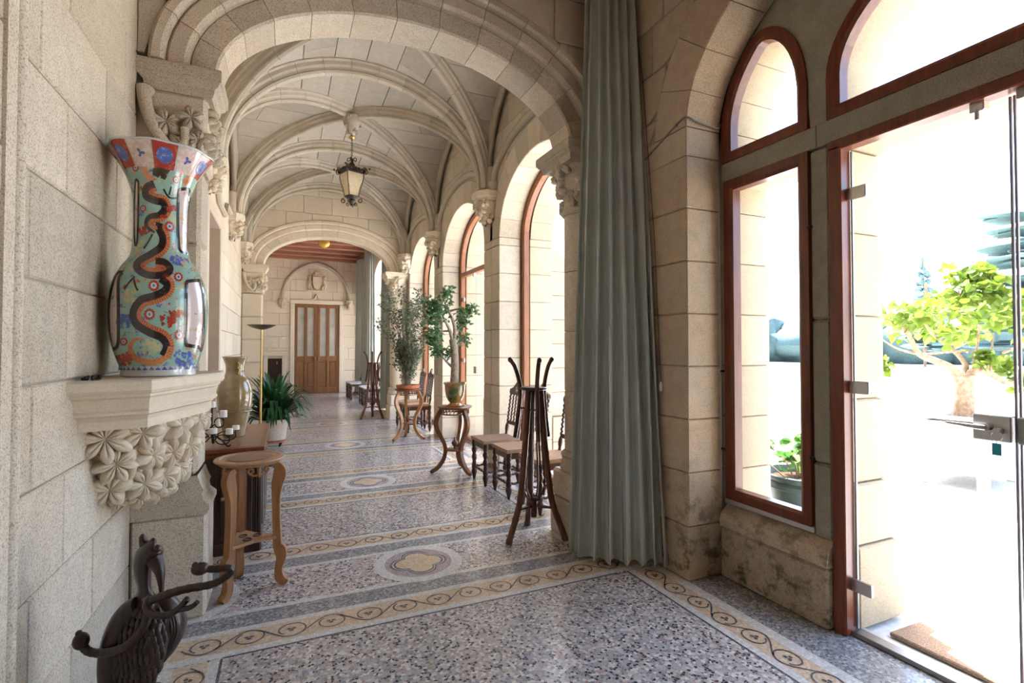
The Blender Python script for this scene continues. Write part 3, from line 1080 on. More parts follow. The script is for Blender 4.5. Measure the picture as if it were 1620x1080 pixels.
def carved(parent, mat, c, prof, n=28, amp=0.018, freq=16, seed=0, name='carved_bell', leaves=0, lr=0.06, lh=0.035, ax=(1, 1), arc=(0, 2 * PI), z_rng=(0.15, 0.9)):
    """turned bell roughened into carving, with leaf bosses set on it"""
    P = catmull([(r, 0, z) for r, z in prof], 5)
    m = MB()
    off = Vector((seed * 3.7, seed * 1.3, 0))
    m.lathe([(p.x, p.z) for p in P], n, c, fl=lambda a, z: (noise.noise(Vector((math.cos(a) * 2.2, math.sin(a) * 2.2, z * freq)) * 1.5 + off)) * amp / 0.12)
    for i in range(len(m.v)):
        v = Vector(m.v[i]) - Vector(c)
        m.v[i] = (c[0] + v.x * ax[0], c[1] + v.y * ax[1], c[2] + v.z)
    m.build(name, mat, parent, 50)
    rng = random.Random(seed)
    z0, z1 = prof[0][1], prof[-1][1]
    for k in range(leaves):
        a = arc[0] + (arc[1] - arc[0]) * (k + rng.uniform(0.2, 0.8)) / leaves
        z = lerp(z0, z1, (z_rng[0], lerp(*z_rng, 0.5), z_rng[1])[k % 3] + rng.uniform(-0.06, 0.06))
        q = min(P, key=lambda p: abs(p.z - z))
        pt = (c[0] + q.x * math.cos(a) * ax[0], c[1] + q.x * math.sin(a) * ax[1], c[2] + z)
        l = MB()
        leaf_geo(l, face_mat(pt, (math.cos(a), math.sin(a), 0.1), rng.uniform(-0.5, 0.5)), lr * rng.uniform(0.85, 1.2), lh, rng.choice((3, 5, 5)), k + seed * 13)
        l.build('carved_leaf', mat, parent, 60)


def slab_mould(parent, mat, cx_, cy_, wx, wy, z0, z1, name='abacus'):
    """moulded square slab: fillet, hollow, fillet"""
    h = z1 - z0
    m = MB()
    lv = [(0.80, 0.0), (0.84, 0.10), (0.86, 0.30), (0.94, 0.42), (0.96, 0.52), (1.0, 0.56), (1.0, 0.94), (0.985, 1.0)]
    vs_ = []
    for k, q in lv:
        ex, ey = wx / 2 - (1 - k) * 0.25, wy / 2 - (1 - k) * 0.25
        vs_ += [(cx_ + sx * ex, cy_ + sy * ey, z0 + q * h) for sx, sy in ((-1, -1), (1, -1), (1, 1), (-1, 1))]
    fs = [(3, 2, 1, 0), tuple(4 * (len(lv) - 1) + i for i in range(4))]
    for j in range(len(lv) - 1):
        fs += [(4 * j + i, 4 * j + (i + 1) % 4, 4 * j + 4 + (i + 1) % 4, 4 * j + 4 + i) for i in range(4)]
    m.add(vs_, fs).build(name, mat, parent)


def column(x, y, mat, label, loop_mat=None, seed=0, cap_leaves=16):
    t = thing('stone_column', label, 'column', (x, y, 0), kind='structure')
    slab = [(0.0, 0.46, 0.48, 0.48)]
    MB().box((0, 0, 0.14), (0.40, 0.42, 0.28), ch=0.01).build('plinth', mat, t)
    MB().box((0, 0, 0.39), (0.375, 0.40, 0.22), ch=0.02).build('plinth', mat, t)
    pr_ = catmull([(0.190, 0, 0.50), (0.198, 0, 0.53), (0.190, 0, 0.565), (0.182, 0, 0.58), (0.185, 0, 0.61), (0.192, 0, 0.63), (0.165, 0, 0.655)], 4)
    MB().lathe([(p.x, p.z) for p in pr_], 28).build('column_base', mat, t, 40)
    z = 0.655
    while z < 2.47:
        e = min(z + 0.46, 2.48)
        MB().lathe([(0.158, z + 0.002), (0.161, z + 0.007), (0.161, e - 0.007), (0.158, e - 0.002)], 28).build('column_drum', mat, t, 40)
        z = e
    MB().lathe([(0.16, 2.475), (0.182, 2.488), (0.188, 2.505), (0.182, 2.522), (0.165, 2.535)], 28).build('neck_ring', mat, t, 40)
    carved(t, mat, (0, 0, 0), [(0.16, 2.53), (0.165, 2.60), (0.185, 2.70), (0.225, 2.80), (0.245, 2.85)], 36, 0.016, 14, seed, leaves=cap_leaves, lr=0.075, lh=0.045)
    slab_mould(t, mat, 0, 0, 0.60, 0.52, 2.84, 2.975)
    return t


def left_respond(y0, y1, mat, xr, label, seed, near):
    t = thing('stone_pier', label, 'pier', (0, 0, 0), kind='structure')
    yc = (y0 + y1) / 2
    z = 0.0
    zs_ = [0.0, 0.24, 0.55]
    MB().box(((XL + xr + 0.045) / 2, yc, 0.275), (xr + 0.045 - XL, y1 - y0, 0.55), ch=0.012).build('plinth', mat, t)
    lv = [(0.045, 0.55), (0.06, 0.575), (0.06, 0.60), (0.028, 0.63), (0.022, 0.66), (0.03, 0.68), (0.012, 0.72), (0.0, 0.76)]
    m = MB()
    vs_ = []
    for d, zz in lv:
        vs_ += [(XL, y0 - d * 0.3 + 0.01, zz), (xr + d, y0 - d * 0.3 + 0.01, zz), (xr + d, y1, zz), (XL, y1, zz)]
    fs = []
    for j in range(len(lv) - 1):
        fs += [(4 * j + i, 4 * j + (i + 1) % 4, 4 * j + 4 + (i + 1) % 4, 4 * j + 4 + i) for i in range(4)]
    m.add(vs_, fs).build('plinth_moulding', mat, t, 30)
    z = 0.76
    while z < 2.44:
        e = min(z + 0.42, 2.45)
        MB().box(((XL + xr) / 2, yc, (z + e) / 2), (xr - XL, y1 - y0 - 0.02, e - z - 0.004), ch=0.02).build('stone_block', mat, t)
        z = e
    # capital
    MB().box(((XL + xr) / 2, yc, 2.64), (xr - XL + 0.05, y1 - y0 - 0.02, 0.38), ch=0.02).build('capital_core', mat, t)
    rng = random.Random(seed)
    # curling stems and leaves carved on the front and on the side towards the gallery
    for (px, pz, rr) in ((0.16, 0.18, 0.085), (0.30, 0.22, 0.07), (0.25, 0.06, 0.075), (0.34, 0.10, 0.06), (0.10, 0.05, 0.05)):
        l = MB()
        leaf_geo(l, face_mat((XL + px * (xr - XL) / 0.36, y0 + 0.01, 2.47 + pz), (0.15, -1, 0.1), rng.uniform(-1, 1)), rr, 0.05, 5, seed + int(px * 100))
        l.build('carved_leaf', mat, t, 60)
    for k in range(5):
        l = MB()
        leaf_geo(l, face_mat((xr + 0.03, lerp(y0 + 0.04, y1 - 0.04, k / 4), 2.52 + 0.16 * (k % 2) + 0.06), (1, -0.2, 0.1), rng.uniform(-1, 1)), 0.07, 0.05, 5, seed + k)
        l.build('carved_leaf', mat, t, 60)
    l = MB()
    st = catmull([(XL + 0.03, y0 - 0.015, 2.82), (XL + 0.05, y0 - 0.02, 2.70), (XL + 0.10, y0 - 0.02, 2.58), (XL + 0.17, y0 - 0.02, 2.50), (XL + 0.22, y0 - 0.02, 2.55), (XL + 0.22, y0 - 0.025, 2.63)], 6)
    l.tube(st, [lerp(0.034, 0.02, i / (len(st) - 1)) for i in range(len(st))], 8)
    l.ball((XL + 0.045, y0 - 0.02, 2.80), (0.04, 0.03, 0.035), 10, 7)
    l.build('carved_stem', mat, t, 60)
    slab_mould(t, mat, (XL + xr + 0.085) / 2, yc, xr - XL + 0.105, y1 - y0 + 0.06, 2.83, 2.975)
    return t


left_respond(3.22, 3.54, 'granite', -0.425, 'stone pier with carved capital behind the painted vase', 3, True)
left_respond(10.38, 10.70, 'far_stone', -0.38, 'pale stone pier with carved capital behind the floor lamp', 5, False)
column(2.155, 3.43, 'granite', 'round stone column with carved capital beside the near curtain', seed=2)
column(2.13, 10.56, 'far_stone', 'round stone column with carved capital at the far arch', seed=8)


def corbel(x, y, sg, label, mat='far_stone', seed=0, k=1.0):
    """half round carved corbel under the rib springing; sg points into the room"""
    t = thing('carved_corbel', label, 'corbel', (x, y, 0), kind='structure')
    oct_ = []
    m = MB()
    pr_ = [(0.17, 3.215), (0.185, 3.235), (0.19, 3.25), (0.215, 3.262), (0.215, 3.32), (0.205, 3.33)]
    m.lathe([(r * k, z) for r, z in pr_], 8, a0=PI / 8, a1=PI / 8 + 2 * PI)
    m.build('abacus', mat, t)
    carved(t, mat, (0, 0, 0), [(0.02, 3.00 - 0.02), (0.075 * k, 3.02), (0.11 * k, 3.07), (0.14 * k, 3.14), (0.165 * k, 3.21)], 24, 0.03, 12, seed, leaves=7, lr=0.07 * k, lh=0.05, arc=(PI / 2, 3 * PI / 2) if sg < 0 else (-PI / 2, PI / 2))
    # shaft cluster on which the ribs land
    m = MB()
    for (dx, dy, r) in ((sg * 0.07, 0, 0.075), (sg * 0.0, 0.09, 0.06), (sg * 0.0, -0.09, 0.06)):
        m.tube([(dx, dy, 3.32), (dx, dy, 3.62)], r, 10)
    m.build('springer', 'rib_stone', t, 40)
    return t


for i, y in enumerate((5.79, 8.15, 10.28)):
    o = ('first', 'second', 'third')[i]
    corbel(XR - 0.03, y, -1, ('carved corbel between the first and second gallery windows', 'carved corbel between the second and third gallery windows', 'carved corbel over the far column on the window side')[i], seed=20 + i, mat='far_stone')
    corbel(XL + 0.03, y, 1, ('carved corbel above the recessed doorway, nearest on the left wall', 'carved corbel on the left wall, middle of the row', 'carved corbel beside the far arch capital on the left')[i], seed=30 + i, k=0.8)

# hood moulds over the gallery windows and small stops they rest on
for i, (a, b, c) in enumerate(WIN):
    pts = [ell_pt(c, 1.04, 3.42, 0.42, PI * q / 24) for q in range(25)]
    m = MB().tube([(XR - 0.02, s, z) for s, z in pts], 0.045, 8)
    m.build('hood_mould', 'rib_stone', wr[i], 50)
    for s in (c - 1.04, c + 1.04):
        carved(wr[i], 'rib_stone', (XR - 0.02, s, 0), [(0.015, 3.30), (0.05, 3.34), (0.06, 3.39), (0.075, 3.43)], 14, 0.02, 20, i, name='hood_stop')
# label mould and shafts on the left wall
m = MB()
pth = [(5.95, 3.30), (6.35, 3.30), (6.60, 3.12), (7.30, 3.12), (7.55, 3.30), (7.95, 3.30)]
m.tube([(XL + 0.02, s, z) for s, z in catmull([(p[0], p[1], 0) for p in pth], 1) for z in (z,)] if False else [(XL + 0.02, s, z) for s, z in pth], 0.035, 8)
m.build('label_mould', 'rib_stone', wall_l2, 40)


# ---------------------------------------------------------------- windows
def offset_loop(pts, d):
    n = len(pts)
    area = sum(pts[i][0] * pts[(i + 1) % n][1] - pts[(i + 1) % n][0] * pts[i][1] for i in range(n))
    sg = 1 if area > 0 else -1
    out = []
    for i in range(n):
        p0, p1, p2 = Vector(pts[i - 1]), Vector(pts[i]), Vector(pts[(i + 1) % n])
        e1, e2 = (p1 - p0).normalized(), (p2 - p1).normalized()
        n1, n2 = Vector((-e1.y, e1.x)) * sg, Vector((-e2.y, e2.x)) * sg
        b = (n1 + n2)
        if b.length < 1e-6: b = n1
        b.normalize()
        k = d / max(0.35, b.dot(n1))
        out.append((p1.x + b.x * k, p1.y + b.y * k))
    return out


def loop_frame(m, outer, w, x0, x1):
    inner = offset_loop(outer, w)
    bev = offset_loop(outer, w * 0.72)
    n = len(outer)
    vs_ = [mapX(s, z, x1) for s, z in outer] + [mapX(s, z, x0) for s, z in outer] + [mapX(s, z, x0) for s, z in bev] + [mapX(s, z, x0 + 0.012) for s, z in inner] + [mapX(s, z, x1) for s, z in inner]
    fs = []
    for j in range(5):
        a, b = j * n, ((j + 1) % 5) * n
        fs += [(a + i, a + (i + 1) % n, b + (i + 1) % n, b + i) for i in range(n)]
    m.add(vs_, fs)
    return inner


def pane(parent, loop, x, mat='glass'):
    m = MB()
    n = len(loop)
    m.add([mapX(s, z, x) for s, z in loop], [tuple(range(n))])
    return m.build('pane', mat, parent, fix=False)


def arch_loop(c, hw, zs, rise, z0, n=28):
    return [(c + hw, z0)] + [ell_pt(c, hw, zs, rise, PI - PI * q / n) for q in range(n + 1)] + [(c - hw, z0)]


# near doorway: stone tracery, timber frames, glazed double door
YM0, YM1, ZT0, ZT1 = 1.755, 1.865, 2.52, 2.64      # mullion (left) and transom
mir = lambda y: 2 * NC - y
fa = ell(NC, NHW, NZS, NRI)
side_top = lambda s: 2.88 + 0.47 * math.sqrt(max(0, 1 - ((2.16 - s) / 0.295) ** 2)) if s < 2.16 else 9
cen = ell(NC, 0.705, 2.86, 0.50)
m = MB()
XA, XB = 2.60, 2.70


def tracery_low(s):
    s2 = s if s > NC else mir(s)
    if s2 >= YM1: return min(side_top(s2), fa(s2))
    if s2 <= YM0: return max(cen(s2), 2.7)
    return ZT1


n = 120
for i in range(n):
    a = NC - NHW + 2 * NHW * i / n
    b = NC - NHW + 2 * NHW * (i + 1) / n
    za, zb = tracery_low(a + 1e-4), tracery_low(b - 1e-4)
    ta, tb = max(fa(a), NZS) + 0.02, max(fa(b), NZS) + 0.02
    if ta > za + 0.004 or tb > zb + 0.004:
        m.prism([(a, min(za, ta)), (b, min(zb, tb)), (b, tb), (a, ta)], XA, XB, mapX)
tr = struct(m, 'trim_1', 'mullion_stone', 'stone tracery, transom and mullions of the garden doorway', 'tracery')
MB().box(((XA + XB) / 2 - 0.012, (2.46 + YM1 - 0.05) / 2, (ZT0 + ZT1) / 2), (XB - XA, 2.46 - YM1 + 0.05, ZT1 - ZT0), ch=0.004).build('transom', 'mullion_stone', tr)
MB().box(((XA + XB) / 2 - 0.012, NC, (ZT0 + ZT1) / 2), (XB - XA, 2 * (YM1 - 0.052 - NC), ZT1 - ZT0), ch=0.004).build('transom', 'mullion_stone', tr)
MB().box(((XA + XB) / 2 - 0.012, (mir(2.46) + mir(YM1 - 0.05)) / 2, (ZT0 + ZT1) / 2), (XB - XA, 2.46 - YM1 + 0.05, ZT1 - ZT0), ch=0.004).build('transom', 'mullion_stone', tr)
for q in (lambda y: y, mir):
    z = 0.44
    for e in (0.84, 1.60, ZT0):
        MB().box(((XA + XB) / 2, (q(YM0) + q(YM1)) / 2, (z + e) / 2), (XB - XA, YM1 - YM0, e - z - 0.004), ch=0.014).build('mullion', 'mullion_stone', tr)
        z = e
    MB().box(((XA + XB) / 2, (q(YM0) + q(YM1)) / 2, 2.80), (XB - XA, YM1 - YM0, 0.32), ch=0.014).build('mullion', 'mullion_stone', tr)

# deep outer half of the tracery, seen through the glass
m = MB()
for i in range(n):
    a = NC - NHW + 0.04 + 2 * (NHW - 0.04) * i / n
    b = NC - NHW + 0.04 + 2 * (NHW - 0.04) * (i + 1) / n
    za, zb = tracery_low(a + 1e-4) - 0.03, tracery_low(b - 1e-4) - 0.03
    ta, tb = max(fa(a), NZS), max(fa(b), NZS)
    if ta > za + 0.004 or tb > zb + 0.004:
        m.prism([(a, min(za, ta)), (b, min(zb, tb)), (b, tb), (a, ta)], XB + 0.002, 2.985, mapX)
m.build('outer_tracery', 'outer_stone', tr)
for q in (lambda y: y, mir):
    z = 0.0
    for e in (0.42, 0.74, 1.18, 1.62, 2.06, ZT0 - 0.02):
        d0, d1 = (0.40, 0.06) if e < 0.5 else ((0.34, 0.03) if e < 0.8 else (0.285, 0.0))
        MB().box((XB + 0.002 + d0 / 2, (q(YM0) + q(YM1)) / 2, (z + e) / 2), (d0, YM1 - YM0 + 0.07 + d1, e - z - 0.004), ch=0.01).build('outer_mullion', 'outer_stone', tr)
        z = e
    MB().box((2.845, q((2.45 + YM1) / 2), (ZT0 + ZT1) / 2), (0.28, 2.45 - YM1 + 0.03, ZT1 - ZT0 + 0.03), ch=0.008).build('outer_transom', 'outer_stone', tr)
MB().box((2.845, NC, (ZT0 + ZT1) / 2), (0.28, 2 * (YM1 - NC) + 0.02, ZT1 - ZT0 + 0.03), ch=0.008).build('outer_transom', 'outer_stone', tr)

# parapet under the side lights
for q, lab in ((lambda y: y, 'mossy stone parapet under the side window by the curtain'), (mir, 'stone parapet under the side window behind the camera')):
    ya, yb = sorted((q(1.755), q(2.462)))
    p = thing('stone_parapet', lab, 'parapet', (0, 0, 0), kind='structure')
    MB().box((2.655, (ya + yb) / 2, 0.155), (0.21, yb - ya, 0.31), ch=0.012).build('stone_block', 'granite_pier', p)
    m = MB().prism([(2.55, 0.316), (2.76, 0.316), (2.76, 0.455), (2.63, 0.455), (2.56, 0.40), (2.545, 0.36)], ya, yb, lambda a, b, t: (a, t, b))
    m.build('coping', 'granite_pier', p)
    MB().box((2.635, (q(1.86) + q(2.45)) / 2, 0.477), (0.10, 0.60, 0.035), ch=0.006).build('sill', 'aluminium', p)

FW = 0.066


def side_light(q, nm, lab, nm2, lab2):
    lo = [(2.445, 0.49), (2.445, ZT0), (YM1 - 0.002, ZT0), (YM1 - 0.002, 0.49)]
    lo = [(q(s), z) for s, z in lo]
    m = MB()
    inn = loop_frame(m, lo, FW, 2.585, 2.66)
    w = struct(m, nm, 'mahogany', lab, 'window')
    pane(w, inn, 2.63)
    MB().box((2.64, q((YM1 + 2.445) / 2), 0.515), (0.03, 0.46, 0.05), ch=0.004).build('bottom_rail', 'aluminium', w)
    pts = [(YM1 - 0.002, ZT1)]
    for i in range(11):
        s = YM1 - 0.002 + (2.16 - YM1) * (1 - math.cos(PI / 2 * i / 10))
        pts.append((s, side_top(max(s, 1.8651))))
    for i in range(1, 11):
        th = lerp(math.acos(min(1, (2.16 - NC) / (NHW - 0.01))), 0, i / 10)
        pts.append((NC + (NHW - 0.012) * math.cos(th), NZS + (NRI - 0.012) * math.sin(th)))
    pts.append((2.458, ZT1))
    pts = [(q(s), z) for s, z in pts]
    m = MB()
    inn = loop_frame(m, pts, FW, 2.585, 2.66)
    w2 = struct(m, nm2, 'mahogany', lab2, 'window')
    pane(w2, inn, 2.63)
    # iron fixing pins
    for (s, z) in ((YM1 - 0.012, 0.86), (YM1 - 0.012, 2.10), (2.462, 1.30), (2.462, 0.80)):
        MB().box((2.583, q(s), z), (0.012, 0.030, 0.014), ch=0.003).build('fixing_pin', 'iron', w)


side_light(lambda y: y, 'window_1', 'tall narrow mahogany framed side window above the mossy parapet', 'window_2', 'small pointed mahogany framed light above the side window')
side_light(mir, 'window_3', 'tall side window on the far side of the garden door', 'window_4', 'pointed light over the far side window')
m = MB()
loop = [(YM0, ZT1)] + [ell_pt(NC, 0.705, 2.86, 0.50, PI - PI * q / 28) for q in range(29)] + [(mir(YM0), ZT1)]
inn = loop_frame(m, loop, FW, 2.585, 2.66)
w = struct(m, 'window_5', 'mahogany', 'wide arched mahogany framed light above the glass door', 'window')
pane(w, inn, 2.63)

# frame of the garden door
m = MB()
for s in (YM0 - 0.036, mir(YM0 - 0.036)):
    m.box((2.625, s, 1.245), (0.08, 0.07, 2.49), ch=0.006)
m.box((2.625, NC, ZT0 - 0.025), (0.08, 2 * (YM0 - NC), 0.055), ch=0.006)
dr = struct(m, 'door_2', 'mahogany', 'frameless glass garden door with steel fittings in a mahogany frame', 'door')
MB().box((2.66, NC, 0.012), (0.07, 1.40, 0.024), ch=0.004).build('threshold', 'steel_dark', dr)
MB().box((2.71, NC, 0.006), (0.05, 1.40, 0.012)).build('threshold', 'aluminium', dr)
for (a, b) in ((1.677, 1.042), (1.032, 0.425)):
    g = MB()
    g.add([mapX(s, z, 2.662) for s, z in ((a, 0.035), (b, 0.035), (b, 2.46), (a, 2.46))], [(0, 1, 2, 3)])
    leaf = g.build('glass_leaf', 'glass', dr, fix=False)
    for s in (a - 0.002, b + 0.002):
        MB().box((2.662, s, 1.247), (0.012, 0.008, 2.425)).build('edge_seal', 'grey_seal' if abs(s - 1.04) < 0.1 else 'glass_edge', leaf)
    for z in (2.235, 1.25, 0.255):
        sg = 1 if a > 1.3 else -1
        y0 = 1.715 if sg > 0 else mir(1.715)
        MB().box((2.638, y0 - sg * 0.075, z), (0.022, 0.105, 0.062), ch=0.003).build('hinge_plate', 'steel', leaf)
        MB().tube([(2.630, y0 - sg * 0.005, z - 0.032), (2.630, y0 - sg * 0.005, z + 0.032)], 0.013, 10).build('hinge_knuckle', 'steel', leaf, 40)
# lock case, keep, lever and key
MB().box((2.640, 1.107, 1.125), (0.045, 0.125, 0.105), ch=0.004).build('lock_case', 'steel', dr)
MB().box((2.640, 0.975, 1.125), (0.045, 0.105, 0.105), ch=0.004).build('lock_keep', 'steel_dark', dr)
MB().tube([(2.617, 1.115, 1.128), (2.585, 1.115, 1.128)], 0.016, 12).tube(catmull([(2.585, 1.115, 1.128), (2.575, 1.135, 1.129), (2.575, 1.19, 1.132), (2.578, 1.245, 1.134)], 4), [0.011, 0.011, 0.011, 0.010, 0.010, 0.009, 0.009, 0.008, 0.007, 0.006, 0.006, 0.005, 0.004], 10).build('lever_handle', 'steel', dr, 40)
MB().tube([(2.617, 1.080, 1.118), (2.595, 1.080, 1.118)], 0.015, 14).build('lock_cylinder', 'steel', dr, 40)
k = thing('key_tag', 'teal plastic key tag hanging from the glass door lock', 'key tag', (2.592, 1.080, 1.118))
MB().tube([(0, 0.018 * math.cos(a), -0.020 + 0.018 * math.sin(a)) for a in [2 * PI * q / 20 for q in range(20)]], 0.0015, 6, closed=True).build('key_ring', 'steel', k, 40)
MB().box((0, 0, 0.0), (0.003, 0.02, 0.022)).build('key', 'steel', k)
MB().box((0, 0.0, -0.072), (0.006, 0.030, 0.048), ch=0.002).build('tag_plate', 'teal_plastic', k)
MB().tube([(0, 0, -0.038), (0, 0, -0.05)], 0.0015, 6).build('link', 'steel', k)
MB().box((2.640, 1.135, 2.455), (0.05, 0.05, 0.05), ch=0.004).tube([(2.620, 1.135, 2.44), (2.620, 1.135, 2.395)], 0.008, 8).build('top_bolt', 'steel', dr)
MB().box((2.640, 0.98, 2.455), (0.05, 0.06, 0.06), ch=0.004).build('top_bolt', 'steel_dark', dr)


# gallery windows
def gallery_window(i, nm, lab, door):
    c = WIN[i][2]
    hw, zs, rise = 0.93, 2.76, 0.73
    m = MB()
    inn = loop_frame(m, arch_loop(c, hw - 0.005, zs, rise - 0.005, 0.02), 0.060, 2.585, 2.66)
    w = struct(m, nm, 'window_wood', lab, 'window')
    if not door:
        pane(w, inn, 2.63)
    else:
        zt = 2.61
        MB().box((2.622, c, zt), (0.075, 2 * (hw - 0.06), 0.07), ch=0.006).build('transom', 'window_wood', w)
        top = [p for p in inn if p[1] > zt + 0.04]
        top = [(c + hw - 0.065, zt + 0.035)] + top + [(c - hw + 0.065, zt + 0.035)]
        pane(w, top, 2.63)
        for (a, b) in ((c + hw - 0.07, c + 0.28), (c + 0.27, c - 0.28), (c - 0.29, c - hw + 0.07)):
            g = pane(w, [(a, 0.03), (b, 0.03), (b, zt - 0.04), (a, zt - 0.04)], 2.64)
            MB().box((2.64, b + 0.003, 1.3), (0.010, 0.006, 2.53)).build('glass_edge', 'glass_edge', g)
        for z in (2.22, 1.25, 0.30):
            MB().box((2.615, c + hw - 0.12, z), (0.022, 0.11, 0.06), ch=0.003).build('hinge', 'steel', w)
        MB().box((2.615, c + 0.23, 1.12), (0.04, 0.11, 0.10), ch=0.003).build('lock_case', 'steel_dark', w)
        MB().box((2.615, c + 0.30, 2.56), (0.04, 0.05, 0.06), ch=0.003).build('top_bolt', 'steel', w)
    return w


gallery_window(0, 'window_6', 'tall single pane arched window behind the barley twist chairs', False)
gallery_window(1, 'window_7', 'arched window with glazed door and transom behind the jade tree', True)
gallery_window(2, 'window_8', 'arched window of the third bay behind the bushy plant', False)
m = MB()
inn = loop_frame(m, arch_loop(FC, NHW - 0.005, NZS, NRI + 0.045, 0.02), 0.07, 2.585, 2.66)
w = struct(m, 'window_9', 'window_wood', 'wide arched window of the end room behind the curtains', 'window')
pane(w, inn, 2.63)
m2_ = MB()  # frame and pane of the unseen window added to brighten the end room
inn2 = loop_frame(m2_, arch_loop(16.62, 0.545, 2.75, 0.495, 0.02), 0.06, 2.585, 2.66)
w2_ = struct(m2_, 'window_10_added', 'window_wood', 'narrow arched window added to brighten the end room, unseen behind the far curtain', 'window')
pane(w2_, inn2, 2.63)
for s in (FC - 0.48, FC + 0.48):
    MB().box((2.62, s, 1.55), (0.07, 0.06, 3.0), ch=0.006).build('mullion', 'window_wood', w)

# ---------------------------------------------------------------- end wall: double door, hood, arms
t = thing('door_3', 'tall brown wooden double door with glazed upper panes on the end wall', 'door', (0, FAR1, 0), kind='structure')
for k, (a, b) in enumerate(((DX0, (DX0 + DX1) / 2), ((DX0 + DX1) / 2, DX1))):
    lf = MB()
    mid = (a + b) / 2
    wd = b - a
    for (x, w_) in ((a + 0.045, 0.085), (b - 0.045, 0.085), (mid, 0.085)):
        lf.box((x, 0.03, DZ / 2), (w_, 0.05, DZ - 0.01), ch=0.006)
    for (z, h_) in ((0.09, 0.17), (1.10, 0.16), (DZ - 0.06, 0.11)):
        lf.box((mid, 0.031, z), (wd - 0.01, 0.049, h_), ch=0.006)
    L = lf.build('door_leaf', 'door_wood', t)
    for s in (-1, 1):
        xc_ = mid + s * (wd / 4 - 0.005)
        MB().box((xc_, 0.045, 1.98), (wd / 2 - 0.10, 0.012, 1.60)).build('pane', 'door_pane', L)
        MB().box((xc_, 0.038, 0.60), (wd / 2 - 0.11, 0.03, 0.80), ch=0.014).build('panel', 'door_wood', L)
    MB().box((a + 0.05 if k else b - 0.05, -0.02, 1.10), (0.03, 0.05, 0.14), ch=0.006).build('handle', 'brass', L)


def pointed(c, hw, zs, rise, n=18):
    # two arcs meeting in a slight point
    out = []
    for i in range(n + 1):
        th = PI * 0.46 * i / n
        out.append((c - hw * math.cos(th) - hw * 0.0, zs + rise * math.sin(th) / math.sin(PI * 0.46)))
    x_end = out[-1][0]
    sc_ = hw / (hw - (c - x_end))
    out = [(c - hw + (s - (c - hw)) * sc_, z) for s, z in out]
    return out + [(2 * c - s, z) for s, z in out[::-1][1:]]


hp = pointed(0.92, 0.99, 2.98, 1.16)
m = MB().tube([(s, FAR1 - 0.03, z) for s, z in hp], 0.055, 10)
m.build('hood_mould', 'rib_stone', wall_f, 50)
for k, s in enumerate((0.92 - 0.99, 0.92 + 0.99)):
    carved(wall_f, 'rib_stone', (s, FAR1 - 0.05, 0), [(0.03, 2.68), (0.08, 2.74), (0.10, 2.84), (0.09, 2.93), (0.11, 2.97)], 18, 0.05, 9, 44 + k, name='carved_stop')
a = thing('coat_of_arms', 'small carved stone coat of arms with two supporters over the end door', 'relief', (0.93, FAR1 - 0.002, 3.44))
m = MB().prism([(-0.13, 0.52 - 0.26), (-0.13, 0.02), (-0.09, -0.08), (0, -0.15), (0.09, -0.08), (0.13, 0.02), (0.13, 0.26)], -0.14, 0.0, lambda p, q, r: (p, r, q))
m.box((0, -0.05, 0.31), (0.24, 0.08, 0.07), ch=0.01).box((0, -0.055, 0.38), (0.15, 0.08, 0.07), ch=0.015).build('shield', 'limestone', a)
for s in (-1, 1):
    m = MB()
    m.tube(catmull([(s * 0.22, -0.04, -0.14), (s * 0.25, -0.05, 0.0), (s * 0.20, -0.06, 0.12), (s * 0.23, -0.06, 0.20)], 5), [0.028] * 5 + [0.045] * 6 + [0.035] * 5, 8)
    m.ball((s * 0.22, -0.07, 0.25), (0.04, 0.045, 0.045), 10, 7)
    m.tube([(s * 0.20, -0.06, 0.12), (s * 0.14, -0.08, 0.16), (s * 0.12, -0.08, 0.10)], 0.022, 6)
    m.tube([(s * 0.25, -0.05, 0.0), (s * 0.17, -0.06, -0.06), (s * 0.17, -0.06, -0.15)], 0.026, 6)
    m.build('supporter', 'limestone', a, 60)
MB().box((0, -0.03, -0.18), (0.56, 0.06, 0.04), ch=0.012).build('ledge', 'limestone', a)
MB().tube(catmull([(0.75, FAR1 - 0.02, DZ + 0.14), (0.86, FAR1 - 0.03, DZ + 0.17), (0.93, FAR1 - 0.03, DZ + 0.30), (1.0, FAR1 - 0.03, DZ + 0.17), (1.11, FAR1 - 0.02, DZ + 0.14)], 6), 0.02, 8).build('ogee_crest', 'limestone', wall_f, 50)
for (x, z, lab) in ((-0.03, 1.75, 'small white switch box left of the end door, upper'), (-0.03, 1.0, 'small white socket box left of the end door, lower')):
    s = thing('switch_box', lab, 'switch', (x, FAR1 - 0.001, z))
    MB().box((0, -0.02, 0), (0.09, 0.04, 0.07), ch=0.006).build('case', 'white_plastic', s)
    MB().box((0.02, -0.043, 0), (0.03, 0.008, 0.03), ch=0.003).build('rocker', 'white_plastic', s)

# ================================================================ OUTSIDE
mb = MB().box((4.21, 6.5, -0.12), (3.1, 40, 0.20))
tag(mb.build('terrace_paving', 'paving'), 'pale paved terrace along the outside of the gallery', 'terrace', kind='structure')
mb = MB().box((105.8, 40, -0.13), (200, 400, 0.20))
tag(mb.build('garden_ground', 'gravel'), 'pale gravel garden ground beyond the terrace', 'ground', kind='structure')
m = MB().box((2.97, 1.05, -0.004), (0.30, 1.14, 0.024), ch=0.006)
tag(m.build('doormat', 'doormat'), 'brown coir doormat just outside the glass door', 'doormat')


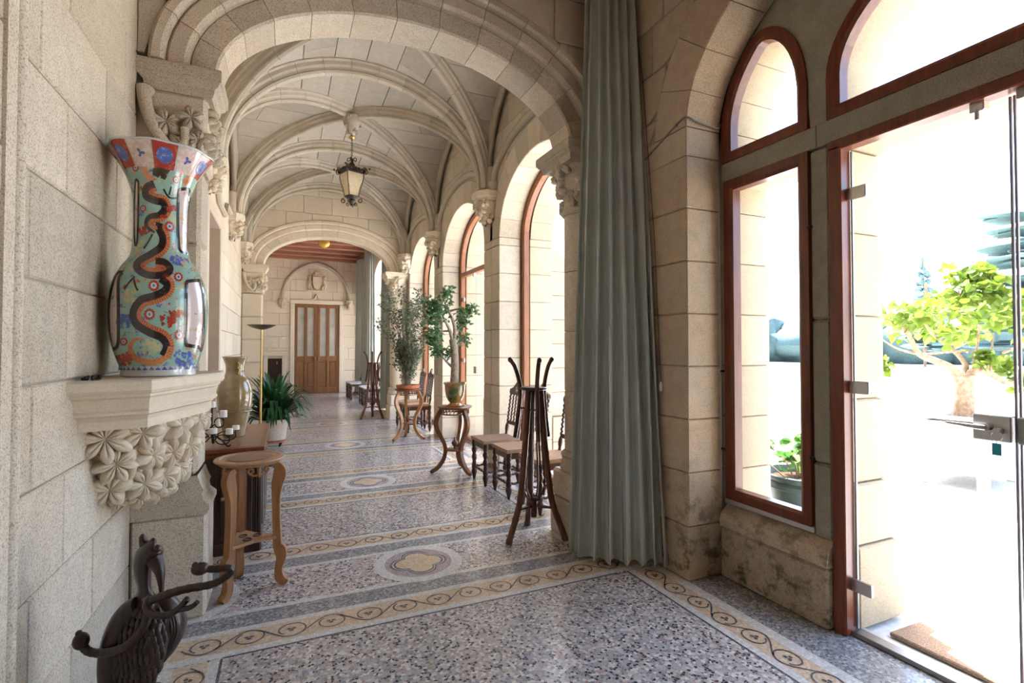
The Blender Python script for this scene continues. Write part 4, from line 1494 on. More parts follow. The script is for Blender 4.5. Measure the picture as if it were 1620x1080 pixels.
def blob(m, c, r, seed, n=18, k=0.35, f=1.4):
    b = MB().ball((0, 0, 0), 1.0, n, n // 2 + 2)
    off = Vector((seed * 7.1, seed * 3.3, seed))
    for v in b.v:
        p = Vector(v)
        d = 1 + k * noise.noise(p * f + off) + k * 0.6 * noise.noise(p * f * 3.1 + off)
        m.v.append(tuple(Vector(c) + Vector((p.x * r[0], p.y * r[1], p.z * r[2])) * d))
    base = len(m.v) - len(b.v)
    m.f += [tuple(i + base for i in f_) for f_ in b.f]


def scatter_leaves(m, centers, count, size, rng, shape='oval', flat=0.5, tilt=1.0):
    """many small leaves around clump centres (x, y, z, r)"""
    for _ in range(count):
        cx_, cy_, cz_, r = rng.choice(centers)
        d = Vector((rng.gauss(0, 1), rng.gauss(0, 1), rng.gauss(0, 1)))
        d = d.normalized() * r * rng.random() ** 0.45
        p = Vector((cx_, cy_, cz_)) + Vector((d.x, d.y, d.z * flat))
        add_leaf(m, p, (rng.gauss(0, tilt), rng.gauss(0, tilt), 1), rng.uniform(0, 6.28), size * rng.uniform(0.7, 1.25), shape)


LEAF = {'oval': [(0, 0), (0.28, 0.30), (0.30, 0.62), (0, 1.0), (-0.30, 0.62), (-0.28, 0.30)],
        'heart': [(0, 0), (0.36, 0.06), (0.46, 0.40), (0.24, 0.78), (0, 1.0), (-0.24, 0.78), (-0.46, 0.40), (-0.36, 0.06)],
        'thin': [(0, 0), (0.10, 0.3), (0.10, 0.6), (0, 1.0), (-0.10, 0.6), (-0.10, 0.3)],
        'round': [(0.5 * math.cos(a), 0.5 + 0.5 * math.sin(a) * (1 + 0.12 * math.cos(5 * a))) for a in [2 * PI * q / 10 for q in range(10)]]}


def add_leaf(m, p, nrm, roll, s, shape):
    M = face_mat(p, nrm, roll)
    pts = LEAF[shape]
    vs_ = [M @ Vector((x * s, y * s, 0.18 * s * abs(x) * 2 - 0.10 * s * y * y)) for x, y in pts]
    vs_.append(M @ Vector((0, 0.5 * s, -0.03 * s)))
    n = len(pts)
    m.add(vs_, [(i, (i + 1) % n, n) for i in range(n)])


# white box planter with the small spreading tree
t = thing('box_planter', 'white wooden box planter on short legs holding the spreading tree', 'planter', (6.93, 3.16, -0.03), R_(8))
W2, D2 = 1.02, 0.62
for sx in (-1, 1):
    for sy in (-1, 1):
        MB().box((sx * 0.44, sy * 0.27, 0.36), (0.09, 0.09, 0.72), ch=0.008).build('leg', 'white_paint', t)
for sy in (-1, 1):
    for k in range(4):
        MB().box((0, sy * 0.285, 0.22 + k * 0.135), (0.80, 0.03, 0.13), ch=0.004).build('board', 'white_paint', t)
for sx in (-1, 1):
    for k in range(4):
        MB().box((sx * 0.455, 0, 0.22 + k * 0.135), (0.03, 0.46, 0.13), ch=0.004).build('board', 'white_paint', t)
m = MB()
for sy in (-1, 1): m.box((0, sy * 0.28, 0.735), (1.02, 0.10, 0.035), ch=0.006)
for sx in (-1, 1): m.box((sx * 0.46, 0, 0.735), (0.10, 0.50, 0.035), ch=0.006)
m.build('rim', 'white_paint', t)
MB().box((0, 0, 0.64), (0.88, 0.54, 0.06)).build('soil', 'soil', t)

rng = random.Random(5)
t = thing('spreading_tree', 'small spreading tree with yellow green leaves growing in the white planter', 'tree', (6.90, 3.16, 0.642))
m = MB()


def limb(m, pts, r0, r1, per=6, n=8):
    P = catmull(pts, per)
    m.tube(P, [lerp(r0, r1, i / (len(P) - 1)) for i in range(len(P))], n)
    return P


# right vector of the picture at the tree: (0.91,-0.41)
def tv(u, z, w=0.0): return (u * 0.913 + w * 0.407, -u * 0.407 + w * 0.913, z)


limb(m, [tv(0, 0.0), tv(0.01, 0.2), tv(0.02, 0.36), tv(0.03, 0.50)], 0.095, 0.085)
l1 = limb(m, [tv(-0.02, 0.42), tv(-0.10, 0.56), tv(-0.30, 0.66), tv(-0.48, 0.74), tv(-0.58, 0.92), tv(-0.66, 1.05)], 0.055, 0.016)
l2 = limb(m, [tv(0.05, 0.42), tv(0.14, 0.56), tv(0.30, 0.52), tv(0.48, 0.42), tv(0.66, 0.36)], 0.055, 0.018)
l3 = limb(m, [tv(0.05, 0.46, 0.05), tv(0.12, 0.62, 0.1), tv(0.05, 0.80, 0.2), tv(-0.15, 1.0, 0.25), tv(-0.3, 1.25, 0.2)], 0.035, 0.01)
tips = []
for (a, b, c_) in (((-0.45, 0.73), (-0.70, 0.80), (-0.95, 0.98)), ((-0.45, 0.73), (-0.05, 0.76), (0.35, 0.78)), ((-0.58, 0.92), (-0.45, 1.15), (-0.25, 1.35)),
                   ((0.30, 0.52), (0.45, 0.75), (0.60, 0.98)), ((0.45, 0.75), (0.75, 0.85), (1.0, 1.0)), ((0.12, 0.62), (0.3, 0.95), (0.40, 1.3)),
                   ((-0.30, 1.25), (-0.5, 1.4), (-0.62, 1.5)), ((0.3, 0.95), (0.05, 1.2), (-0.05, 1.45)), ((0.48, 0.42), (0.8, 0.45), (1.05, 0.6))):
    w = rng.uniform(-0.3, 0.3)
    P = limb(m, [tv(a[0], a[1]), tv(b[0], b[1], w * 0.5), tv(c_[0], c_[1], w)], 0.016, 0.006, 5, 6)
    tips.append((P[-1].x, P[-1].y, P[-1].z))
m.build('trunk', 'bark', t, 60)
cl = []
for k in range(34):
    a = rng.uniform(0, 6.28)
    q = rng.random() ** 0.5
    u, w = math.cos(a) * q * 1.15, math.sin(a) * q * 0.8
    z = 1.02 + 0.62 * (1 - q * q) * rng.uniform(0.4, 1) - 0.28 * q * rng.random()
    if abs(u) < 0.25 and z < 0.95: z = 1.05
    p = tv(u, z, w)
    cl.append((p[0], p[1], p[2], 0.20))
for (u, z) in ((-0.95, 0.72), (-0.8, 0.62), (0.75, 0.42), (0.95, 0.38), (0.6, 0.60), (0.20, 0.68)):
    p = tv(u, z, rng.uniform(-0.3, 0.3))
    cl.append((p[0], p[1], p[2], 0.13))
proto = None
for k in range(260):
    cx_, cy_, cz_, r = rng.choice(cl)
    d = Vector((rng.gauss(0, 1), rng.gauss(0, 1), rng.gauss(0, 0.7))).normalized() * r * rng.random() ** 0.4
    if proto is None:
        q = MB(); add_leaf(q, (0, 0, 0), (0, 0, 1), 0, 0.105, 'heart')
        proto = q.build('leaf', 'leaf_tree', t, fix=False)
        o = proto
    else:
        o = proto.copy(); link(o)
        o.parent = t
    o.location = (cx_ + d.x, cy_ + d.y, cz_ + d.z)
    o.rotation_euler = (rng.gauss(0, 0.8), rng.gauss(0, 0.8), rng.uniform(0, 6.28))
    s = rng.uniform(0.7, 1.25)
    o.scale = (s, s, s)
m = MB()
scatter_leaves(m, cl, 1300, 0.095, rng, 'heart', 0.8)
f_ = m.build('foliage', 'leaf_tree', t, fix=False)
f_['kind'] = 'stuff'

# geranium pot under the side window
t = thing('flower_pot', 'dark green round pot of geraniums outside the side window', 'flower pot', (3.80, 2.80, -0.02))
pr_ = [(0.20, 0.0), (0.215, 0.01), (0.25, 0.30), (0.262, 0.36), (0.285, 0.37), (0.29, 0.40), (0.275, 0.42), (0.29, 0.44), (0.30, 0.47), (0.285, 0.475), (0.26, 0.44), (0.25, 0.42)]
MB().lathe(pr_, 28).build('pot', 'pot_green', t, 40)
MB().lathe([(0.255, 0.42), (0.0, 0.43)], 20, cap=False).build('soil', 'soil', t)
rng = random.Random(9)
st, lv = MB(), MB()
cl = []
for k in range(15):
    a, q = rng.uniform(0, 6.28), rng.uniform(0.02, 0.2)
    e = (math.cos(a) * q * 2.0, math.sin(a) * q * 2.0, rng.uniform(0.52, 0.86))
    limb(st, [(math.cos(a) * q * 0.7, math.sin(a) * q * 0.7, 0.43), (math.cos(a) * q, math.sin(a) * q, 0.55), e], 0.007, 0.004, 4, 6)
    cl.append((*e, 0.09))
e = (-0.22, 0.30, 0.82)
limb(st, [(-0.1, 0.1, 0.43), (-0.2, 0.25, 0.6), e], 0.006, 0.004, 4, 6); cl.append((*e, 0.07))
st.build('stems', 'bark', t, 60)
scatter_leaves(lv, cl, 150, 0.085, rng, 'round', 0.8, 0.5)
lv.build('foliage', 'leaf_geranium', t, fix=False)['kind'] = 'stuff'

# parasol pole on the lawn
t = thing('parasol_pole', 'thin orange wooden parasol pole with a round cap on the sunny terrace', 'pole', (11.1, 9.3, -0.03))
MB().tube([(0, 0, 0.08), (0, 0, 2.45)], 0.04, 10).build('pole', 'parasol_wood', t, 40)
MB().lathe([(0.04, 2.40), (0.13, 2.46), (0.14, 2.52), (0.05, 2.56), (0.0, 2.60)], 14).build('cap', 'parasol_wood', t, 40)
MB().box((0, 0, 0.04), (0.5, 0.5, 0.08), ch=0.01).build('base', 'gravel', t)

# far hedge and trees
m = MB()
rng = random.Random(12)
for k in range(46):
    th = R_(10 + k * 1.75)
    R0 = 62 + rng.uniform(-2, 2)
    blob(m, (math.sin(th) * R0, math.cos(th) * R0, 1.7), (3.0, 3.0, rng.uniform(2.2, 3.3)), k, 12, 0.4, 2.0)
tag(m.build('distant_hedge', 'leaf_hedge', None, 60), 'dark blue green hedge line far across the garden', 'hedge', kind='stuff')


def conifer(name, x, y, h, r, seed, label, layers=9, mat='leaf_cedar_hazy', top=0.0):
    t = thing(name, label, 'tree', (x, y, -0.03), group='conifers far beyond the lawn')
    MB().tube([(0, 0, 0), (0, 0, h * 0.6), (0, 0, h)], [r * 0.07, r * 0.05, 0.03], 8).build('trunk', 'bark', t, 60)
    rg = random.Random(seed)
    m = MB()
    for k in range(layers):
        q = k / (layers - 1)
        z = h * (0.18 + 0.80 * q)
        rr = r * (1 - q * (1 - top)) * rg.uniform(0.85, 1.1) + 0.15
        for j in range(6):
            a = rg.uniform(0, 6.28)
            L = rr * rg.uniform(0.6, 1.0)
            blob(m, (math.cos(a) * L * 0.6, math.sin(a) * L * 0.6, z + rg.uniform(-0.2, 0.2)), (L * 0.5, L * 0.5, h * 0.022), seed + k * 7 + j, 10, 0.6, 2.4)
    m.build('foliage', mat, t, 60)['kind'] = 'stuff'


conifer('cedar_tree', 40, 13.9, 9.4, 6.0, 3, 'broad layered blue green cedar beyond the glass door edge', 9, top=0.55)
conifer('conifer', 44, 27.5, 7.6, 1.5, 4, 'slim pointed conifer showing above the left of the spreading tree', 12)
conifer('conifer', 46, 23.5, 8.6, 1.5, 5, 'taller slim conifer behind the middle of the spreading tree', 12)

# pale car standing beyond the first gallery window
t = thing('parked_car', 'pale silver parked car glimpsed through the first gallery window', 'car', (8.3, 15.6, -0.03), R_(20))
body = [(-2.0, 0.32), (-2.05, 0.62), (-1.9, 0.80), (-1.25, 0.90), (-0.75, 1.36), (0.55, 1.42), (1.35, 0.98), (1.95, 0.86), (2.05, 0.60), (2.0, 0.32)]
m = MB().prism(body, -0.80, 0.80, lambda a, b, q: (a, q, b)); m.build('body', 'car_paint', t)
m = MB().prism([(-1.12, 0.92), (-0.72, 1.30), (0.50, 1.36), (1.12, 0.98)], -0.805, 0.805, lambda a, b, q: (a, q, b)); m.build('side_window', 'rubber', t)
for sx in (-1.25, 1.25):
    for sy in (-0.74, 0.74):
        MB().tube([(sx, sy - 0.1, 0.32), (sx, sy + 0.1, 0.32)], 0.32, 18).build('wheel', 'rubber', t, 40)
m = MB()
blob(m, (0, 0, 2.6), (1.9, 1.9, 1.9), 33, 20, 0.45, 2.2)
t = thing('garden_shrub', 'round green garden tree behind the parked car', 'shrub', (14.5, 26.5, -0.03))
m.build('foliage', 'leaf_geranium', t, 60)['kind'] = 'stuff'
MB().tube([(0, 0, 0), (0, 0, 2)], 0.15, 8).build('trunk', 'bark', t)

# ================================================================ LEFT SIDE THINGS
# ---------------------------------------------------------------- corner bracket with carved leaves
t = thing('stone_bracket', 'cream stone corner bracket with carved leaves carrying the painted vase', 'bracket', (0, 0, 0))
CNR = Vector((XL + 0.001, 3.208))
POLY = [Vector((XL + 0.001, 2.34)), Vector((-0.475, 2.41)), Vector((-0.30, 2.98)), Vector((-0.30, 3.208))]


def br_ring(k, z, poly=POLY):
    return [(CNR.x, CNR.y, z)] + [(CNR.x + (p.x - CNR.x) * k, CNR.y + (p.y - CNR.y) * k, z) for p in poly]


lv = [(0.985, 1.325), (1.0, 1.318), (1.0, 1.285), (0.985, 1.272), (0.955, 1.268), (0.955, 1.258), (0.935, 1.250), (0.915, 1.225), (0.905, 1.205), (0.92, 1.196), (0.92, 1.186), (0.88, 1.178), (0.86, 1.160), (0.86, 1.125)]
m = MB()
for k, z in lv: m.v += br_ring(k, z)
m.f = [tuple(range(5)), tuple(5 * (len(lv) - 1) + i for i in range(4, -1, -1))]
for j in range(len(lv) - 1):
    m.f += [(5 * j + i, 5 * j + (i + 1) % 5, 5 * j + 5 + (i + 1) % 5, 5 * j + 5 + i) for i in range(5)]
m.build('moulded_shelf', 'limestone', t, 25)
# bell below the shelf
q_el = lambda k, a: Vector((CNR.x + math.sin(a) * 0.40 * k, CNR.y - math.cos(a) * 0.80 * k))
bell = [(0.80, 1.13), (0.76, 1.06), (0.70, 0.97), (0.62, 0.88), (0.53, 0.81), (0.42, 0.75), (0.28, 0.70), (0.10, 0.68)]
m = MB()
nn = 14
for k, z in bell:
    m.v += [(CNR.x, CNR.y, z)] + [(*q_el(k, PI / 2 * i / nn), z) for i in range(nn + 1)]
w_ = nn + 2
for j in range(len(bell) - 1):
    m.f += [(w_ * j + i, w_ * j + (i + 1) % w_, w_ * j + w_ + (i + 1) % w_, w_ * j + w_ + i) for i in range(w_)]
m.build('bell', 'limestone', t, 40)
rng = random.Random(21)
rows = [(1.085, 0.77, [0.10, 0.34, 0.62, 0.84, 0.97], 0.098), (0.965, 0.71, [0.16, 0.40, 0.58, 0.78, 0.95], 0.075), (0.855, 0.60, [0.10, 0.36, 0.56, 0.76, 0.93], 0.092), (0.755, 0.44, [0.12, 0.34, 0.55, 0.75, 0.93], 0.058)]
for (z, k, fr, rr) in rows:
    for q in fr:
        a = PI / 2 * q
        p = q_el(k, a)
        nrm = Vector((math.sin(a) * 0.9, -math.cos(a) * 0.75, -0.15 if z < 0.9 else 0.0))
        l = MB()
        leaf_geo(l, face_mat((p.x, p.y, z + rng.uniform(-0.012, 0.012)), nrm + Vector((rng.uniform(-.2, .2), rng.uniform(-.2, .2), rng.uniform(-.15, .2))), rng.uniform(0, 6)), rr * rng.uniform(0.9, 1.12), 0.045, rng.choice((5, 6, 7)), rng.randint(0, 999), 42, 0.55)
        l.build('carved_leaf', 'limestone', t, 60)
for q in (0.27, 0.5, 0.72):
    a = PI / 2 * q
    P = [q_el(kk, a) for kk in (0.73, 0.68, 0.62)]
    MB().tube(catmull([(P[0].x, P[0].y, 1.02), (P[1].x + 0.01, P[1].y - 0.01, 0.94), (P[2].x, P[2].y, 0.88)], 5), 0.016, 8).build('carved_stem', 'limestone', t, 60)

# ---------------------------------------------------------------- painted vase
VX, VY, VZ = -0.515, 2.75, 1.325
VP = [(0.0, 0.0), (0.139, 0.0), (0.143, 0.006), (0.138, 0.022), (0.145, 0.045), (0.161, 0.094), (0.180, 0.180), (0.186, 0.265), (0.184, 0.350), (0.170, 0.422), (0.145, 0.479), (0.122, 0.516), (0.110, 0.550), (0.104, 0.630), (0.105, 0.720), (0.109, 0.790), (0.117, 0.835), (0.137, 0.895), (0.160, 0.940), (0.182, 0.975), (0.196, 1.000)]
vpf = [(p.x, p.z) for p in catmull([(r, 0, z) for r, z in VP[4:]], 4)]


def v_r(z):
    for (r0, z0), (r1, z1) in zip(vpf, vpf[1:]):
        if z0 <= z <= z1: return lerp(r0, r1, (z - z0) / max(1e-6, z1 - z0))
    return vpf[0][0] if z < vpf[0][1] else vpf[-1][0]


RIMW = lambda a, z: (0.030 * math.cos(8 * a) * max(0, (z - 0.88) / 0.12) ** 2 if z > 0.88 else 0)


def col_mix(name, base, spots, rough=0.17):
    m, nt, b = nmat(name, rough, 0.6)
    co = pos(nt, 'obj')
    c = base
    for i, (cc, sc_, lo) in enumerate(spots):
        mp = N(nt, 'ShaderNodeMapping')
        mp.inputs['Location'].default_value = (i * 3.1, i * 1.7, i * 5.3)
        nt.links.new(co, mp.inputs['Vector'])
        f = ramp(nt, noi(nt, mp.outputs[0], sc_, 4, 0.65), [(lo, (0, 0, 0)), (lo + 0.035, (1, 1, 1))])
        c = mixc(nt, f, c, cc)
    nt.links.new(c, b.inputs['Base Color'])
    b.inputs['Coat Weight'].default_value = 0.5
    return m


col_mix('vase_ground', (0.30, 0.50, 0.43), [((0.50, 0.55, 0.30), 17, 0.57), ((0.62, 0.40, 0.36), 19, 0.585), ((0.14, 0.18, 0.46), 22, 0.60), ((0.60, 0.28, 0.09), 24, 0.605), ((0.42, 0.06, 0.03), 27, 0.615)])
col_mix('vase_lattice', (0.66, 0.48, 0.42), [((0.72, 0.62, 0.55), 60, 0.5)])
col_mix('vase_red', (0.40, 0.045, 0.025), [((0.50, 0.12, 0.06), 70, 0.58)])
col_mix('vase_black', (0.025, 0.020, 0.020), [((0.07, 0.05, 0.04), 60, 0.6)])
col_mix('vase_orange', (0.62, 0.25, 0.10), [((0.50, 0.14, 0.06), 90, 0.55)])
col_mix('vase_blue', (0.10, 0.14, 0.42), [((0.25, 0.30, 0.55), 50, 0.55)])
col_mix('vase_white', (0.62, 0.64, 0.62), [((0.45, 0.52, 0.58), 30, 0.6)])
col_mix('vase_yellow', (0.58, 0.56, 0.30), [((0.45, 0.52, 0.35), 40, 0.55)])
col_mix('vase_panel', (0.66, 0.54, 0.52), [((0.62, 0.42, 0.20), 16, 0.58), ((0.45, 0.10, 0.06), 22, 0.63), ((0.20, 0.26, 0.45), 24, 0.64)])

vt = thing('painted_vase', 'tall painted porcelain vase with black dragons on turquoise, flared scalloped rim', 'vase', (VX, VY, VZ))
m = MB().lathe(vpf + [(r * 0.96, z) for r, z in vpf[::-1] if z > 0.55], 96, fl=RIMW, cap=False)
body = m.build('body', 'vase_ground', vt, 60)
MB().lathe([(0.0, 0.001), (0.137, 0.001), (0.143, 0.006), (0.139, 0.022), (0.1465, 0.046)], 64, cap=False).build('foot', 'vase_white', vt, 60)
TH0 = math.atan2(-VY, -VX)          # direction from the vase to the viewer


def vmap(px, py, lift=0.0012):
    lift *= 0.6
    z = (593 - py) * 0.00285
    z = min(max(z, 0.03), 0.998)
    r = v_r(z)
    h = r / 0.00233
    s = max(-0.985, min(0.985, 0.955 * (px - 251) / h))
    a = TH0 + math.asin(s)
    rr = (r + lift) * (1 + RIMW(a, z))
    return (rr * math.cos(a), rr * math.sin(a), z)


Z1 = lambda x, y: (150 + x * 0.1852, 210 + y * 0.1852)
Z2 = lambda x, y: (150 + x * 0.1852, 400 + y * 0.1852)


def v_ribbon(name, pts, w, mat, off=0.0, lift=0.0016, parent=None, per=8, dash=None, taper=False):
    P = [Vector((p[0], p[1])) for p in pts]
    C3 = catmull([(p.x, p.y, 0) for p in P], per)
    m = MB()
    row = []
    for i, p in enumerate(C3):
        tg = (C3[min(i + 1, len(C3) - 1)] - C3[max(i - 1, 0)]).normalized()
        nr = Vector((-tg.y, tg.x, 0))
        q = i / (len(C3) - 1)
        ww = w * (1 - 0.7 * max(0, q - 0.6) / 0.4) if taper else w
        c = p + nr * off
        a, b, d = c - nr * ww / 2, c, c + nr * ww / 2
        row.append([vmap(a.x, a.y, lift), vmap(b.x, b.y, lift + 0.0003), vmap(d.x, d.y, lift)])
    for i in range(len(row) - 1):
        if dash and i % dash[1] >= dash[0]: continue
        b = len(m.v)
        m.v += row[i] + row[i + 1]
        m.f += [(b, b + 1, b + 4, b + 3), (b + 1, b + 2, b + 5, b + 4)]
    return m.build(name, mat, parent or vt, 60, fix=False)


def v_spot(m, px, py, r, n=14, lobes=0, k=0.3, lift=0.0018, inner=0.0):
    vs_ = [] if inner else [vmap(px, py, lift)]
    for i in range(n):
        a = 2 * PI * i / n
        rr = r * (1 + k * math.cos(lobes * a) if lobes else 1)
        vs_.append(vmap(px + rr * math.cos(a), py + rr * math.sin(a), lift))
    if inner:
        for i in range(n):
            a = 2 * PI * i / n
            vs_.append(vmap(px + inner * math.cos(a), py + inner * math.sin(a), lift))
        m.add(vs_, [(i, (i + 1) % n, n + (i + 1) % n, n + i) for i in range(n)])
    else:
        m.add(vs_, [(0, 1 + i, 1 + (i + 1) % n) for i in range(n)])


dragons = [[Z1(*p) for p in ((480, 490), (415, 525), (415, 590), (490, 622), (555, 630), (575, 680), (530, 735), (440, 762), (418, 830), (490, 885))],
           [Z1(*p) for p in ((530, 800), (525, 850), (560, 920), (545, 1000), (450, 1075))] + [Z2(*p) for p in ((370, 100), (345, 160), (410, 215), (510, 225), (600, 200), (625, 150), (575, 105), (500, 100))],
           [Z2(*p) for p in ((545, 250), (600, 290), (585, 345), (490, 395), (385, 430), (325, 520), (345, 610), (450, 680), (560, 725), (605, 790), (575, 870))]]
for k, d in enumerate(dragons):
    dr_ = v_ribbon('dragon', d, 11.5, 'vase_black', taper=(k == 0))
    v_ribbon('belly', d, 8.0, 'vase_orange', off=-8.2 if k != 0 else -7.0, lift=0.0013, parent=dr_, per=10)
    v_ribbon('belly_rib', d, 8.0, 'vase_red', off=-8.2 if k != 0 else -7.0, lift=0.0021, parent=dr_, per=24, dash=(1, 4))
tl = [Z2(*p) for p in ((640, 800), (600, 880), (500, 920), (400, 912), (330, 870), (300, 800), (340, 740), (410, 740))]
v_ribbon('dragon_tail', tl, 9, 'vase_orange', taper=True)
v_ribbon('dragon_tail', [Z1(*p) for p in ((480, 470), (420, 430), (390, 360), (430, 300))], 9, 'vase_orange', lift=0.0011)
v_ribbon('dragon_tail', [Z1(*p) for p in ((740, 440), (790, 380), (770, 320), (715, 330), (730, 375))], 8, 'vase_orange')
# legs and claws
for seg in ([Z1(530, 740), Z1(575, 745), Z1(590, 735)],):
    v_ribbon('claw', seg, 5, 'vase_red')
for seg in ([Z1(470, 900), Z1(440, 960), Z1(400, 1020)], [Z2(330, 240), Z2(285, 290), Z2(245, 345)], [Z2(325, 260), Z2(340, 320), Z2(360, 355)], [Z1(560, 520), Z1(610, 580), Z1(680, 575)], [Z1(630, 490), Z1(610, 560)]):
    v_ribbon('claw', seg, 2.8, 'vase_black')
# chrysanthemum rounds
for (x, y, r) in [(*Z1(525, 280), 7.5), (*Z1(387, 690), 5.0), (*Z1(618, 820), 8), (*Z1(668, 430), 5.5), (*Z1(320, 375), 5), (*Z2(490, 310), 8.5), (*Z2(700, 222), 7.5), (*Z2(458, 540), 8.5), (*Z2(712, 702), 8.0), (*Z2(248, 757), 6)]:
    m = MB(); v_spot(m, x, y, r, 24, 12, 0.10); fl_ = m.build('flower', 'vase_red', vt, fix=False)
    m = MB(); v_spot(m, x, y, r * 0.55, 14, lift=0.0024); m.build('flower_ring', 'vase_white', fl_, fix=False)
    m = MB(); v_spot(m, x, y, r * 0.28, 10, lift=0.0030); m.build('flower_eye', 'vase_blue', fl_, fix=False)
rng = random.Random(77)


def spray(cx_, cy_, R, mat, n, name):
    m = MB()
    for i in range(n):
        a, q = rng.uniform(0, 6.28), rng.random() ** 0.6
        v_spot(m, cx_ + math.cos(a) * q * R, cy_ + math.sin(a) * q * R * 0.8, rng.uniform(1.6, 3.6), 8, rng.choice((0, 3, 5)), 0.3, lift=0.0014 + rng.random() * 0.0004)
    m.build(name, mat, vt, fix=False)


spray(*Z2(630, 570), 15, 'vase_red', 34, 'peony_spray')
spray(*Z2(250, 890), 14, 'vase_red', 30, 'peony_spray')
spray(*Z1(395, 880), 9, 'vase_red', 18, 'peony_spray')
spray(*Z1(640, 680), 8, 'vase_red', 14, 'peony_spray')
spray(*Z2(690, 80), 11, 'vase_blue', 24, 'leaf_spray')
spray(*Z2(255, 590), 12, 'vase_blue', 30, 'leaf_spray')
spray(*Z2(760, 890), 17, 'vase_blue', 34, 'leaf_spray')
spray(*Z2(480, 800), 14, 'vase_yellow', 30, 'leaf_spray')
spray(*Z2(290, 400), 12, 'vase_yellow', 26, 'leaf_spray')
spray(*Z1(430, 290), 11, 'vase_yellow', 22, 'leaf_spray')
m = MB()
for (x, y, r) in ((500, 400, 7), (540, 380, 8), (580, 370, 6), (620, 320, 7), (560, 420, 5)): v_spot(m, *Z1(x, y), r, 14, 5, 0.15)
m.build('animal_figure', 'bronze_dark', vt, fix=False)


def cartouche(pts, w, fill_x, name='cartouche'):
    c = v_ribbon(name, pts + pts[:1], w, 'vase_black', lift=0.0022, per=5)
    cx_ = sum(p[0] for p in pts) / len(pts)
    cy_ = sum(p[1] for p in pts) / len(pts)
    m = MB()
    C3 = catmull([(p[0], p[1], 0) for p in pts], 5, True)
    rows = 5
    n = len(C3)
    for r in range(rows + 1):
        q = 1 - r / rows
        m.v += [vmap(cx_ + (p.x - cx_) * q, cy_ + (p.y - cy_) * q, 0.0014) for p in C3]
    for r in range(rows): m.f += [(r * n + i, r * n + (i + 1) % n, r * n + n + (i + 1) % n, r * n + n + i) for i in range(n)]
    m.build('cartouche_picture', 'vase_panel', c, 60, fix=False)


cartouche([Z2(*p) for p in ((790, 250), (870, 232), (915, 250), (945, 500), (935, 810), (900, 800), (800, 785), (775, 760), (770, 500), (772, 280))], 5.5, 0)
cartouche([Z2(*p) for p in ((225, 205), (195, 270), (200, 500), (200, 760), (160, 815), (130, 800), (112, 500), (150, 260), (190, 200))], 5, 0)
cartouche([Z1(*p) for p in ((720, 490), (770, 475), (800, 490), (790, 700), (785, 990), (750, 1020), (705, 980), (692, 750), (695, 530))], 4.5, 0)
cartouche([Z1(*p) for p in ((335, 470), (345, 500), (345, 750), (340, 950), (322, 980), (310, 750), (318, 480))], 3.0, 0)
# panels of the flared rim, all the way round
for k in range(12):
    a0, a1 = TH0 - 0.21 + k * PI / 6, TH0 - 0.21 + (k + 1) * PI / 6
    if k % 2 == 0: mt, w = 'vase_red', 0.94
    else: mt, w = 'vase_lattice', 1.0
    m = MB()
    zs_ = [0.898, 0.925, 0.955, 0.985, 0.996]
    for z in zs_:
        for i in range(9):
            a = lerp(a0, a1, 0.5) + (i / 8 - 0.5) * (a1 - a0) * w
            r = (v_r(z) + 0.0012) * (1 + RIMW(a, z))
            m.v.append((r * math.cos(a), r * math.sin(a), z))
    m.f = [(j * 9 + i, j * 9 + i + 1, j * 9 + 10 + i, j * 9 + 9 + i) for j in range(4) for i in range(8)]
    pn = m.build('rim_panel', mt, vt, 60, fix=False)
    m = MB()
    am = (a0 + a1) / 2
    for i in range(17):
        ang = 2 * PI * (i - 1) / 16
        rr = 0 if i == 0 else (0.030 if k % 2 == 0 else 0.018 * (0.6 + 0.4 * math.cos(3 * ang)))
        z = 0.948 + rr * math.sin(ang)
        a = am + rr * math.cos(ang) / 0.165
        r = (v_r(z) + 0.0026) * (1 + RIMW(a, z))
        m.v.append((r * math.cos(a), r * math.sin(a), z))
    m.f = [(0, 1 + i, 1 + (i + 1) % 16) for i in range(16)]
    m.build('rim_flower', 'vase_blue', pn, 60, fix=False)
m = MB()
for i in range(97):
    a = 2 * PI * i / 96
    m.v.append(tuple(Vector(((0.1955) * (1 + RIMW(a, 1.0)) * math.cos(a), (0.1955) * (1 + RIMW(a, 1.0)) * math.sin(a), 1.001))))
P = m.v[:-1]
MB().tube(P, 0.0048, 8, closed=True).build('rim_edge', 'vase_white', vt, 60)
m = MB()
for i in range(40):
    a = 2 * PI * i / 40
    for (da, z0, z1) in ((0.07, 0.030, 0.046),):
        pts = [(a - da, z0), (a + da, z0), (a, z1)]
        m.add([((v_r(z) + 0.0025) * math.cos(b), (v_r(z) + 0.0025) * math.sin(b), z) for b, z in pts], [(0, 1, 2)])
m.build('foot_border', 'vase_blue', vt, fix=False)

# dark bead cord lying on the shelf beside the vase
t = thing('bead_cord', 'small coiled dark bead cord lying on the stone bracket by the wall', 'cord', (-0.683, 2.47, 1.325))
rng = random.Random(3)
for k in range(16):
    a = k * 0.9
    r = 0.012 + 0.0012 * k
    MB().ball((math.cos(a) * r * 0.9, math.sin(a) * r * 1.8, 0.006 + 0.006 * (k % 3 == 0)), 0.006, 8, 6).build('bead', 'black_cord', t, 60)

# ---------------------------------------------------------------- carved bird stand with serpent arms
BX, BY = -0.417, 1.98
t = thing('bird_stick_stand', 'dark carved wooden bird stick stand with serpent arms by the left wall', 'stand', (BX, BY, 0))
S_ = 1.64 / 808


